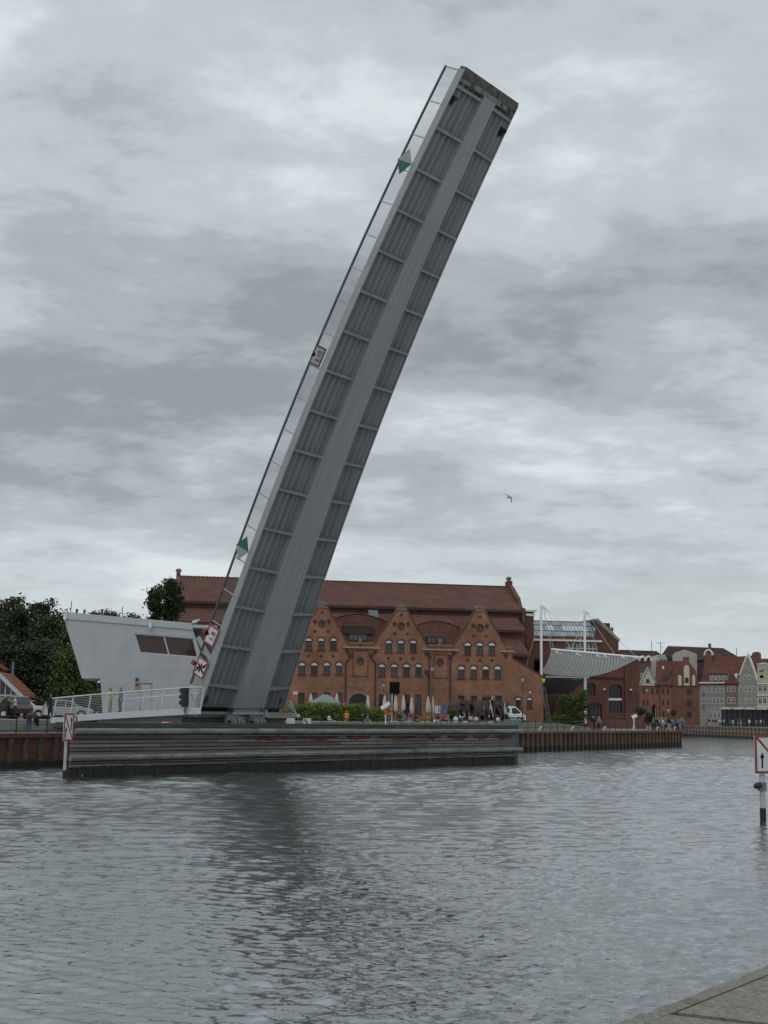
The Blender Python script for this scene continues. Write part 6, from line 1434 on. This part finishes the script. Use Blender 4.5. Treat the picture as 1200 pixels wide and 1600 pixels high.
def gpos(px, Y, z): p = at(px, 1115, Y); p.z = z; return p
car('parked_car', 'black estate car parked at the left edge behind the couple', 'car', gpos(-12, 109, TZ), R(-14), 4.8, 1.85, SUV, SG, ('black', (.012, .012, .014)), .36)
car('parked_car', 'dark maroon car parked nose out between the black estate car and the white car', 'car', gpos(27, 108, TZ), R(-68), 4.3, 1.8, SUV, SG, ('maroon', (.05, .014, .02)), .35)
car('parked_car', 'white car half hidden behind the people at the railing', 'car', gpos(41, 113, TZ), R(-4), 4.2, 1.8, HATCH, HG, ('white', (.66, .66, .66)), .34)
car('parked_car', 'silver-white car parked behind the ramp railing', 'car', gpos(106, 113, TZ), R(4), 3.9, 1.8, HATCH, HG, ('silver', (.36, .37, .39)), .34)
VAN = [(0, .35), (0, 1.3), (.015, 2.2), (.04, 2.28), (.66, 2.3), (.74, 2.22), (.90, 1.32), (.985, 1.05), (1, .8), (1, .35)]
VG = [[(.63, 1.25), (.63, 2.05), (.735, 2.05), (.87, 1.36), (.84, 1.25)], [(.46, 1.35), (.46, 2.0), (.57, 2.0), (.57, 1.35)]]
van = car('white_van', 'white delivery van parked in front of the lean-to, its nose pointing right', 'van', gpos(791, 200.5, TZ), R(2), 5.4, 2.0, VAN, VG, ('van_white', (.72, .73, .73)), .36, (.2, .83))
k = MB(); k.box(-2.5, -1.012, .55, 2.55, -1.002, .72); k.build('side_moulding', rubber, van)
k = MB(); k.box(1.0, -1.2, 1.3, 1.15, -1.02, 1.6); k.build('wing_mirror', rubber, van)
k = MB(); k.box(2.5, -.95, .34, 2.74, .95, .78); k.build('bumper', rubber, van)
# ================================================================== PEOPLE
SKIN = pm('skin', (.42, .27, .2), .6, .06, 8)
def cm(name, c): return MATS.get('cloth_'+name) or pm('cloth_'+name, c, .85, .15, 8)
CL = dict(black=(.012, .012, .014), navy=(.02, .028, .05), jeans=(.06, .09, .15), grey=(.16, .16, .17), white=(.62, .61, .58), green=(.035, .06, .035), maroon=(.07, .012, .018), orange=(.50, .19, .02), hivis=(.42, .55, .04), blue=(.04, .13, .25), beige=(.35, .29, .2), magenta=(.38, .03, .14), red=(.35, .03, .04), brown=(.09, .055, .035), teal=(.06, .16, .17), cream=(.5, .45, .36))
def C_(n): return cm(n, CL[n])
def pose(kind):
    J = dict(pelvis=(0, 0, .95), spine=(0, .01, 1.12), chest=(0, .01, 1.32), neck=(0, .0, 1.49), head=(0, -.015, 1.58), crown=(0, .0, 1.71), nose=(0, -.105, 1.60))
    for s, n in ((-1, 'L'), (1, 'R')):
        J['sh'+n] = (s*.175, .01, 1.41); J['el'+n] = (s*.235, .03, 1.14); J['wr'+n] = (s*.235, -.05, .89); J['ha'+n] = (s*.23, -.08, .80); J['fi'+n] = (s*.225, -.10, .72); J['th'+n] = (s*.20, -.12, .80)
        J['hi'+n] = (s*.085, 0, .90); J['kn'+n] = (s*.10, -.02, .50); J['an'+n] = (s*.105, .02, .09); J['to'+n] = (s*.115, -.15, .035)
    def sh(keys, f):
        for k in keys: J[k] = f(J[k])
    if kind == 'walk':
        J['knL'] = (-.09, -.16, .52); J['anL'] = (-.09, -.22, .10); J['toL'] = (-.09, -.40, .05); J['knR'] = (.09, .06, .50); J['anR'] = (.09, .28, .16); J['toR'] = (.09, .20, .04)
        J['elL'] = (-.22, .14, 1.15); J['wrL'] = (-.21, .12, .92); J['haL'] = (-.21, .08, .84); J['fiL'] = (-.21, .06, .76); J['thL'] = (-.18, .04, .83)
        J['elR'] = (.22, -.08, 1.14); J['wrR'] = (.2, -.24, .96); J['haR'] = (.2, -.3, .9); J['fiR'] = (.2, -.35, .85); J['thR'] = (.17, -.3, .93)
    up = ['spine', 'chest', 'neck', 'head', 'crown', 'nose']+[a+n for n in 'LR' for a in ('sh', 'el', 'wr', 'ha', 'fi', 'th')]
    def lean(ang):
        c, s = math.cos(ang), math.sin(ang)
        def f(p): y, z = p[1], p[2]-.95; return (p[0], y*c-z*s, .95+y*s+z*c)
        sh(up, f)
    if kind == 'bend':
        lean(R(62))
        for s, n in ((-1, 'L'), (1, 'R')):
            J['el'+n] = (s*.24, -.52, .93); J['wr'+n] = (s*.1, -.66, 1.02); J['ha'+n] = (s*.04, -.72, 1.04); J['fi'+n] = (s*-.01, -.77, 1.04); J['th'+n] = (s*.04, -.74, 1.1)
    if kind in ('reach', 'climb'):
        for s, n in ((-1, 'L'), (1, 'R')):
            J['el'+n] = (s*.22, -.25, 1.28); J['wr'+n] = (s*.16, -.45, 1.38); J['ha'+n] = (s*.14, -.53, 1.40); J['fi'+n] = (s*.12, -.60, 1.40); J['th'+n] = (s*.1, -.53, 1.45)
        if kind == 'climb':
            J['knR'] = (.1, -.28, .72); J['anR'] = (.1, -.12, .36); J['toR'] = (.1, -.28, .32)
    if kind == 'sit':
        dz = -.48
        sh(list(J), lambda p: (p[0], p[1], p[2]+dz))
        for s, n in ((-1, 'L'), (1, 'R')):
            J['hi'+n] = (s*.09, -.03, .44); J['kn'+n] = (s*.12, -.45, .47); J['an'+n] = (s*.12, -.42, .09); J['to'+n] = (s*.13, -.58, .04)
            J['wr'+n] = (s*.17, -.24, .62); J['el'+n] = (s*.24, -.02, .70); J['ha'+n] = (s*.13, -.33, .58); J['fi'+n] = (s*.1, -.4, .56); J['th'+n] = (s*.09, -.33, .62)
    return J
RAD = dict(pelvis=(.150, .115), spine=(.140, .105), chest=(.165, .115), neck=(.058, .058), head=(.078, .088), crown=(.062, .075), nose=(.018, .018), sh=(.068, .068), el=(.047, .047), wr=(.034, .034), ha=(.040, .026), fi=(.022, .016), th=(.014, .014), hi=(.098, .098), kn=(.066, .066), an=(.046, .046), to=(.042, .036))
RAD = {k: ((v[0]*1.22, v[1]*1.25) if k in ('pelvis', 'spine', 'chest', 'sh', 'el', 'hi', 'kn') else v) for k, v in RAD.items()}
BONES = [('pelvis', 'spine', 1), ('spine', 'chest', 1), ('chest', 'neck', 1), ('neck', 'head', 0), ('head', 'crown', 0), ('head', 'nose', 0)]
for n in 'LR': BONES += [('chest', 'sh'+n, 1), ('sh'+n, 'el'+n, 1), ('el'+n, 'wr'+n, 1), ('wr'+n, 'ha'+n, 0), ('ha'+n, 'fi'+n, 0), ('wr'+n, 'th'+n, 0), ('pelvis', 'hi'+n, 2), ('hi'+n, 'kn'+n, 2), ('kn'+n, 'an'+n, 2), ('an'+n, 'to'+n, 3)]
def body_mesh(kind):
    J = pose(kind); names = list(J); idx = {n: i for i, n in enumerate(names)}
    me = bpy.data.meshes.new('person_body'); me.from_pydata([J[n] for n in names], [(idx[a], idx[b]) for a, b, _ in BONES], []); o = bpy.data.objects.new('tmp_body', me); COL.objects.link(o)
    o.modifiers.new('skin', 'SKIN'); sv = me.skin_vertices[0].data
    for n in names:
        r = RAD.get(n) or RAD[n[:-1]]; sv[idx[n]].radius = r; sv[idx[n]].use_root = (n == 'pelvis')
    sm_ = o.modifiers.new('sub', 'SUBSURF'); sm_.levels = 1; sm_.render_levels = 1
    out = bpy.data.meshes.new_from_object(o.evaluated_get(bpy.context.evaluated_depsgraph_get())); bpy.data.objects.remove(o)
    out.name = 'person_body'; out.materials.clear()
    for _ in range(4): out.materials.append(None)
    seg = [(Vector(J[a]), Vector(J[b]), m) for a, b, m in BONES]
    for p in out.polygons:
        c = p.center; best = None
        for a, b, m in seg:
            d = b-a; t_ = max(0, min(1, (c-a).dot(d)/d.length_squared)); q = (c-(a+d*t_)).length
            if best is None or q < best[0]: best = (q, m)
        p.material_index = best[1]; p.use_smooth = True
    hd = Vector(J['head']); cr = Vector(J['crown']); ax = (cr-hd).normalized()
    k = MB(); k.lathe([(.085, -.045), (.098, .01), (.095, .06), (.07, .115), (.02, .14)], 12)
    fw = Vector(J['nose'])-hd; fw = (fw-ax*fw.dot(ax)).normalized(); rt = ax.cross(fw)
    M4 = Matrix(((rt.x, -fw.x, ax.x, hd.x-fw.x*.022), (rt.y, -fw.y, ax.y, hd.y-fw.y*.022), (rt.z, -fw.z, ax.z, hd.z-fw.z*.022+.02), (0, 0, 0, 1)))
    k.xform(M4); h = k.build('hair', bark); hm = h.data; bpy.data.objects.remove(h)
    for p in hm.polygons: p.use_smooth = True
    return out, hm, J
BODY = {k: body_mesh(k) for k in ('stand', 'walk', 'bend', 'reach', 'climb', 'sit')}
def person(label, pos, face, kind='stand', top='black', leg='navy', shoe='black', hair='brown', size=1.0, group=None, extra=None):
    """face: world heading in degrees the person looks to (0 = towards -y, the camera)"""
    root = thing('person', label, 'person', pos, R(face), group); root.scale = (size, size, size)
    bm_, hm, J = BODY[kind]; o = bpy.data.objects.new('body', bm_); COL.objects.link(o); o.parent = root
    for i, m in enumerate((SKIN, C_(top), C_(leg), C_(shoe))): o.material_slots[i].link = 'OBJECT'; o.material_slots[i].material = m
    h = bpy.data.objects.new('hair', hm); COL.objects.link(h); h.parent = root; h.material_slots[0].link = 'OBJECT'; h.material_slots[0].material = C_(hair)
    if extra == 'backpack':
        k = MB(); k.box(-.16, .11, 1.02, .16, .32, 1.46); k.build('backpack', C_('magenta'), root)
    if extra == 'jacket_hem':
        k = MB(); k.lathe([(.205, .80), (.2, 1.0), (.185, 1.18)], 12); k.xform(Matrix.Scale(.75, 4, (0, 1, 0))); k.build('jacket_hem', C_(top), root)
    return root
def gp(px, Y, z): p = at(px, 1110, Y); p.z = z; return p
person('woman in a green jacket with her arm round the person in white at the left', gp(12.5, 105, TZ), 70, 'reach', 'green', 'black', hair='brown')
person('person in a white top and dark trousers beside the woman in green', gp(23.5, 105, TZ), -75, 'reach', 'white', 'navy', hair='beige')
person('person in a grey coat and jeans bending over the black railing', gp(46, 92.2, QZ), 25, 'bend', 'brown', 'jeans', 'white', 'brown')
person('person in a dark red jacket bending over the railing beside the yellow bollard', gp(58, 94.0, QZ), -15, 'bend', 'maroon', 'black', hair='grey')
person('person in black standing left of the ramp railing', gp(79, 101, TZ), 10, 'stand', 'black', 'black', hair='brown', size=1.08)
def onramp(px, t_): s_ = RA.hit(px, 1110, t_)[0]; p = RA.w(s_, t_, zd(s_)); return p
person('worker in a yellow hi-vis vest on the ramp, facing right', onramp(171.5, 1.6), 70, 'reach', 'hivis', 'beige', hair='grey')
person('man in a blue jacket and dark trousers leaning on the ramp railing', onramp(187.5, 0.9), -60, 'stand', 'blue', 'navy', hair='beige')
person('person in an orange jacket standing before the hedge', gp(541.5, 146, 2.3), 180, 'walk', 'orange', 'beige', hair='orange', extra='jacket_hem')
person('person in white sitting at the hedge left of the person in orange', gp(514.5, 148, 2.4), 60, 'sit', 'white', 'black', hair='black', size=1.05)
person('person in dark clothes sitting at the hedge between the white and the orange figures', gp(526, 148, 2.4), -40, 'sit', 'black', 'white', hair='black')
person('grey haired person in dark clothes sitting at the right part of the hedge', gp(566.5, 147, 2.5), 70, 'sit', 'black', 'navy', hair='grey')
person('person in a blue-grey top sitting right of the grey haired person', gp(574.5, 147.5, 2.45), 60, 'sit', 'grey', 'jeans', hair='brown')
person('person seen from behind with a magenta backpack near the folded parasols', gp(640, 160, 2.45), 180, 'stand', 'black', 'cream', hair='black', extra='backpack')
person('person in black sitting left of the magenta backpack', gp(624, 164, 2.6), 20, 'sit', 'black', 'black', hair='brown', size=1.1)
person('person in teal sitting at the foot of the parasols', gp(631, 164, 2.6), -30, 'sit', 'teal', 'grey', hair='brown', size=1.1)
person('person in black sitting right of the magenta backpack', gp(650, 164, 2.5), 40, 'sit', 'black', 'navy', hair='black', size=1.1)
person('person in red sitting by the railing left of the big letters', gp(693, 168, 2.6), 60, 'sit', 'red', 'black', hair='brown', size=1.1)
person('person in black sitting beside the person in red', gp(684, 168, 2.6), -60, 'sit', 'black', 'white', hair='black', size=1.1)
for px, tp, lg, lab in ((700, 'grey', 'white', 'person in grey sitting below the first letter of the big rusty word'), (712, 'white', 'beige', 'person in white sitting below the second letter of the big rusty word'), (727, 'black', 'white', 'person in black sitting below the middle of the big rusty word'), (744, 'cream', 'black', 'person in a cream top sitting below the later letters of the big word'), (764, 'black', 'cream', 'person in black sitting in front of the last letters, left of the van'), (778, 'white', 'navy', 'person in white sitting in front of the van')):
    person(lab, gp(px, 170, 2.45), rnd.uniform(-80, 80), 'sit', tp, lg, hair=rnd.choice(('brown', 'black', 'beige')), size=1.1)
person('person in black walking on the right quay with a companion in grey', gp(927.3, 165, QZ), 30, 'walk', 'black', 'black', hair='beige', size=1.02)
person('person in a pale grey jacket walking beside the person in black on the right quay', gp(935.5, 165, QZ), -20, 'walk', 'grey', 'black', hair='beige', size=1.02)
lt_ = lb+(lt-lb)*.86
person('worker in a hi-vis vest standing near the top of the ladder', Vector((lt_.x-.05, lt_.y-.45, lt_.z-.1)), 180, 'climb', 'hivis', 'black', hair='black')
cols = ['black', 'black', 'navy', 'grey', 'white', 'black', 'beige', 'blue', 'grey', 'white']
rr = random.Random(12)
for i in range(18):
    px = 1018+i*2.9+rr.uniform(-1, 1); Y = rr.uniform(184, 200)
    person('person in everyday clothes in the crowd at the far right end of the island quay', gp(px, Y, QZ), rr.uniform(-180, 180), rr.choice(('stand', 'walk')), rr.choice(cols), rr.choice(['black', 'navy', 'jeans', 'beige']), hair=rr.choice(['brown', 'black', 'beige']), size=rr.uniform(.94, 1.05), group='crowd at the end of the island quay')
for i in range(20):
    px = 1103+i*4.8+rr.uniform(-2, 2); d_ = ray(px, 1120); s_ = rr.uniform(3, 8)
    p0 = FB.o+FB.v*s_; kk = (p0-CAM).dot(FB.v)/d_.dot(FB.v); p = CAM+d_*kk; p.z = 2.3
    if p.y > 330: p = at(px, 1120, 322); p.z = 2.3
    person('person in everyday clothes on the far quay in front of the gabled houses', p, rr.uniform(-180, 180), rr.choice(('stand', 'walk')), rr.choice(cols+['red', 'cream']), rr.choice(['black', 'navy', 'jeans', 'beige']), hair=rr.choice(['brown', 'black', 'beige']), size=rr.uniform(.95, 1.05), group='people on the far quay')

# ================================================================== STREET FURNITURE ON THE QUAY
# big rusty city-name letters
corten = pm('rusty_steel_plate', (.050, .027, .021), .8, .35, 1.2, bump=.2); face_m = pm('letter_face', (.5, .5, .49), .6, 0, 2)
_t = face_m.node_tree; _b = _t.nodes['Principled BSDF']; _tc = N(_t, 'ShaderNodeTexCoord')
_t.links.new(mixc(_t, ramp(_t, noise(_t, _tc.outputs['Object'], .62, 2, .5), [(.60, 0.0), (.615, 1.0)]), (.045, .025, .02), (.55, .55, .54)), _b.inputs['Base Color'])
lp = at(707, 1124, 178); lp.z = at(707, 1124, 178).z
ang = math.atan2(.92, .40)
word = thing('city_name_letters', 'row of big rusty steel letters spelling the city name beside the white van', 'sign', lp, ang)
adv = 0.0
for ch in 'GDAŃSK':
    cu = bpy.data.curves.new('letter', 'FONT'); cu.body = ch; cu.size = 3.5; cu.extrude = .68; cu.offset = .09; cu.resolution_u = 5; cu.align_x = 'LEFT'
    tmp = bpy.data.objects.new('letter_tmp', cu); COL.objects.link(tmp)
    me = bpy.data.meshes.new_from_object(tmp.evaluated_get(bpy.context.evaluated_depsgraph_get())); bpy.data.objects.remove(tmp); bpy.data.curves.remove(cu)
    me.materials.clear(); me.materials.append(corten); me.materials.append(face_m)
    for p in me.polygons: p.material_index = 1 if p.normal.z > .9 else 0
    xs = [v.co.x for v in me.vertices]; x0 = min(xs); wid = max(xs)-x0
    me.transform(Matrix.Translation((adv, 0, 0)) @ Matrix.Scale(1.3, 4, (1, 0, 0)) @ Matrix.Translation((-x0, 0, 0))); me.transform(Matrix.Rotation(R(90), 4, 'X')); me.name = 'letter'
    o = bpy.data.objects.new('letter', me); COL.objects.link(o); o.parent = word; adv += wid*1.3+.85
k = MB(); k.box(-.2, -.8, -.35, adv, .8, -.02); k.build('plinth', dark_concrete, word)
# folded parasols
par_cloth = pm('cream_canvas', (.55, .50, .40), .8, .1, 4)
def parasol(px, yt, yb, Y, label):
    b = at(px, yb, Y); h = at(px, yt, Y).z-b.z; root = thing('folded_parasol', label, 'parasol', b, 0, 'folded parasols in front of the concert hall')
    k = MB(); n = 12; prof = [(.05, h), (.12, h*.93), (.24, h*.65), (.30, h*.42), (.27, h*.22), (.16, h*.12)]
    v = []
    for r_, z in prof:
        for i in range(n): a = 2*math.pi*i/n; q = r_*(1 if i % 2 else .72); v.append((q*math.cos(a), q*math.sin(a), z))
    k.add(v, [(j*n+i, j*n+(i+1) % n, (j+1)*n+(i+1) % n, (j+1)*n+i) for j in range(len(prof)-1) for i in range(n)], 0, False); k.build('canopy', par_cloth, root)
    k = MB(); k.tube((0, 0, -.4), (0, 0, h+.08), .035, n=8); k.build('pole', stone_trim, root)
for px, yt, yb, lab in ((485.3, 1083.5, 1106, 'small cream folded parasol left of the grey tent'), (526, 1083.5, 1106, 'cream folded parasol right behind the grey tent'), (574.6, 1086.5, 1112, 'cream folded parasol right of the arched entrance'), (600.5, 1086.5, 1114, 'cream folded parasol behind the white tilted board of the lifebuoy post'), (618, 1086.5, 1115.5, 'cream folded parasol below the black screen'), (630.3, 1086.5, 1114, 'cream folded parasol right of the one below the black screen'), (643, 1090, 1119, 'shorter cream folded parasol behind the magenta backpack'), (668.6, 1088, 1117, 'wider cream folded parasol left of the tall lamp post'), (675.5, 1088, 1118.5, 'slim cream folded parasol right behind the tall lamp post')):
    parasol(px, yt, yb, 184, lab)
# grey tent
tb = at(508, 1110, 178); zt_ = at(508, 1085, 178).z; ze_ = at(508, 1098.5, 178).z
tn = thing('grey_tent', 'grey pointed tent roof above the hedge', 'tent', Vector((tb.x, tb.y, TZ)))
hw_ = 2.0; hgt = zt_-TZ; eav = ze_-TZ
k = MB(); k.add([(-hw_, -hw_, eav), (hw_, -hw_, eav), (hw_, hw_, eav), (-hw_, hw_, eav), (-.3, 0, hgt), (.3, 0, hgt)], [(0, 1, 5, 4), (1, 2, 5), (2, 3, 4, 5), (3, 0, 4)]); k.box(-hw_, -hw_, eav-.25, hw_, -hw_+.02, eav-.002); k.build('roof_sheet', pm('grey_canvas', (.17, .19, .205), .7, .1, 3), tn)
for sx in (-1, 1):
    for sy in (-1, 1): k = MB(); k.tube((sx*(hw_-.1), sy*(hw_-.1), -.1), (sx*(hw_-.1), sy*(hw_-.1), eav), .04); k.build('leg', pale_steel, tn)
# lamp posts
lantern_m = pm('lantern_glass', (.30, .26, .22), .3, .1, 3)
def lamp(px, yt, yb, Y, label, arm=0.0):
    b = at(px, yb, Y); b.z = min(b.z, TZ); L = at(px, yt, Y).z-b.z; root = thing('lamp_post', label, 'lamp post', b)
    k = MB(); k.lathe([(.16, 0), (.14, .5), (.08, .7), (.06, L-.9 if not arm else L-1.6)], 8)
    zl = L-.95
    if arm: k.path([(0, 0, L-1.8), (0, 0, L-1.55), (arm*.5, 0, L-1.45), (arm, 0, L-1.2), (arm, 0, L-.95)], .05, 6)
    k.build('post', black_metal if arm else gutter, root)
    k = MB(); k.lathe([(.1, zl), (.15, zl+.08), (.24, zl+.62), (.06, zl+.64)], 8, (arm, 0, 0)); k.build('lantern', lantern_m, root)
    k = MB(); k.lathe([(.27, zl+.63), (.2, zl+.72), (.05, zl+.92), (.02, zl+1.0)], 8, (arm, 0, 0)); k.build('lantern_cap', gutter, root)
lamp(604.8, 1064, 1120, 176, 'dark lamp post with its lantern on a curved arm, left of the black screen', -.52)
lamp(674.5, 1038.5, 1119, 176, 'tall brown lamp post in front of the bay between the second and third gable')
lamp(816.6, 1055.5, 1122, 180, 'brown lamp post in front of the lean-to right of the white van')
lamp(1011, 1073, 1122, 214, 'lamp post in front of the pinkish house behind the crowd')
lamp(1044.5, 1104, 1133, 200, 'small lamp post in the crowd at the end of the island quay')
# black screen on a pole
b = at(616, 1122, 172); b.z = TZ; scn = thing('projection_screen', 'black square board on a thin pole in front of the concert hall', 'screen', b)
zt_ = at(616, 1065.8, 172).z-TZ; zb_ = at(616, 1084, 172).z-TZ
k = MB(); k.box(-.6, -.05, zb_, .6, .05, zt_); k.build('panel', sign_black, scn); k = MB(); k.box(-.63, .051, zb_-.03, .63, .09, zt_+.03); k.build('rear_frame', rubber, scn)
k = MB(); k.tube((-.3, 0, -.2), (-.3, 0, zb_), .05); k.tube((-.3, .1, zb_-.8), (-.3, -.1, zb_-.5), .09); k.build('pole', pale_steel, scn)
# lifebuoy stand with tilted white board
b = SHO.w(SHO.hit(602.3, 1130, .6)[0], .6, QZ); lf = thing('lifebuoy_stand', 'orange lifebuoy on a white post with a tilted white board at the quay railing', 'lifebuoy', b, R(0))
k = MB(); k.tube((0, 0, 0), (0, 0, 2.1), .055); k.build('post', white_paint, lf)
k = MB(); k.bar((-.42, -.05, 2.1), (.36, -.05, 2.62), .04, .34, (0, 0, 1)); k.build('board', white_paint, lf)
k = MB(); n = 20; nn = 8; v = []
for i in range(n):
    a = 2*math.pi*i/n
    for j in range(nn): t_ = 2*math.pi*j/nn; rr_ = .3+.085*math.cos(t_); v.append((.22+rr_*math.cos(a), -.12+.07*math.sin(t_), 1.85+rr_*math.sin(a)))
k.add(v, [(i*nn+j, i*nn+(j+1) % nn, ((i+1) % n)*nn+(j+1) % nn, ((i+1) % n)*nn+j) for i in range(n) for j in range(nn)], 0, True); k.build('ring', pm('orange_red', (.42, .10, .05), .6, .1, 4), lf)
b = SHO.w(SHO.hit(990.5, 1135, .9)[0], .9, QZ); ns = thing('notice_stand', 'white notice stand with tilted board on the right quay before the brick terrace', 'notice stand', b)
k = MB(); k.tube((0, 0, 0), (0, 0, 1.75), .07); k.build('post', white_paint, ns); k = MB(); k.bar((-.25, 0, 1.72), (.4, 0, 1.98), .05, .42, (0, 0, 1)); k.build('board', white_paint, ns)
# billboard
b = at(688.5, 1124, 186); b.z = TZ-.2; bb = thing('poster_board', 'white and blue poster board left of the big rusty letters', 'poster board', b)
z0 = at(688, 1115.3, 186).z-b.z; z1 = at(688, 1102, 186).z-b.z
k = MB(); k.box(-.85, 0, z0, .85, .06, z1); k.build('panel', black_metal, bb)
k = MB(); k.box(-.80, -.01, z0+.05, -.05, -.002, z1-.05); k.build('white_poster', sign_white, bb); k = MB(); k.box(-.02, -.01, z0+.05, .8, -.002, z1-.05); k.build('blue_poster', pm('blue_print', (.07, .12, .24), .5, .6, 1.6), bb)
k = MB(); k.box(-.28, -.014, z0+.2, -.18, -.0105, z1-.2); k.box(-.32, -.014, z0+.2, -.281, -.0105, z0+.3); k.build('print_mark', sign_black, bb)
for sx in (-.75, .75): k = MB(); k.tube((sx, .03, -.2), (sx, .03, z0), .04); k.build('leg', black_metal, bb)
# white warning posters on the quay railing right of the bridge foot
for px, lab, fig in ((478.5, 'white warning poster with a black figure on the quay railing right of the bridge foot', True), (453, 'plain white board on the quay railing directly right of the bridge foot', False)):
    s_ = SHO.hit(px, 1127, .3)[0]; pb_ = thing('warning_poster', lab, 'sign', SHO.w(s_, .22, QZ), 0.0)
    k = MB(); k.box(-.33, -.02, .42, .33, 0, 1.15); k.build('panel', sign_white, pb_)
    if fig: k = MB(); k.bar((-.2, -.03, 1.05), (.12, -.03, .62), .012, .09, (0, 0, 1)); k.box(.02, -.034, .44, .16, -.0215, .7); k.lathe([(.09, 0), (.09, .012)], 10); k.build('figure', sign_black, pb_)
# flying gull
gp_ = at(796, 777, 70); gull = thing('flying_gull', 'gull flying with raised and lowered wings in the cloudy sky', 'gull', gp_, R(35)); gull.scale = (.55, .55, .55)
k = MB(); pr = [(.01, -.34), (.05, -.24), (.085, -.05), (.08, .1), (.05, .2), (.055, .26), (.04, .31), (.01, .36)]
k.lathe(pr, 10); k.xform(Matrix.Rotation(R(80), 4, 'Y')); k.build('body', pm('gull_grey', (.22, .22, .23), .7, .1, 6), gull)
for sg, pts in ((1, [(-.02, .05, .02), (.1, .25, .22), (-.02, .42, .34), (-.12, .72, .28)]), (-1, [(-.02, -.05, .02), (.06, -.2, -.12), (.0, -.3, -.30), (-.16, -.42, -.62)])):
    k = MB(); ch = [.2, .2, .15, .03]
    v = []
    for p, c in zip(pts, ch): v += [(p[0]+c*.5, p[1], p[2]+.012), (p[0]-c*.6, p[1], p[2])]
    v += [(a, b_, c-.012) for a, b_, c in v]; n = 8
    k.add(v, [(0, 2, 3, 1), (2, 4, 5, 3), (4, 6, 7, 5), (8, 9, 11, 10), (10, 11, 13, 12), (12, 13, 15, 14), (0, 8, 10, 2), (2, 10, 12, 4), (4, 12, 14, 6), (1, 3, 11, 9), (3, 5, 13, 11), (5, 7, 15, 13)]); k.build('wing', MATS['gull_grey'], gull)
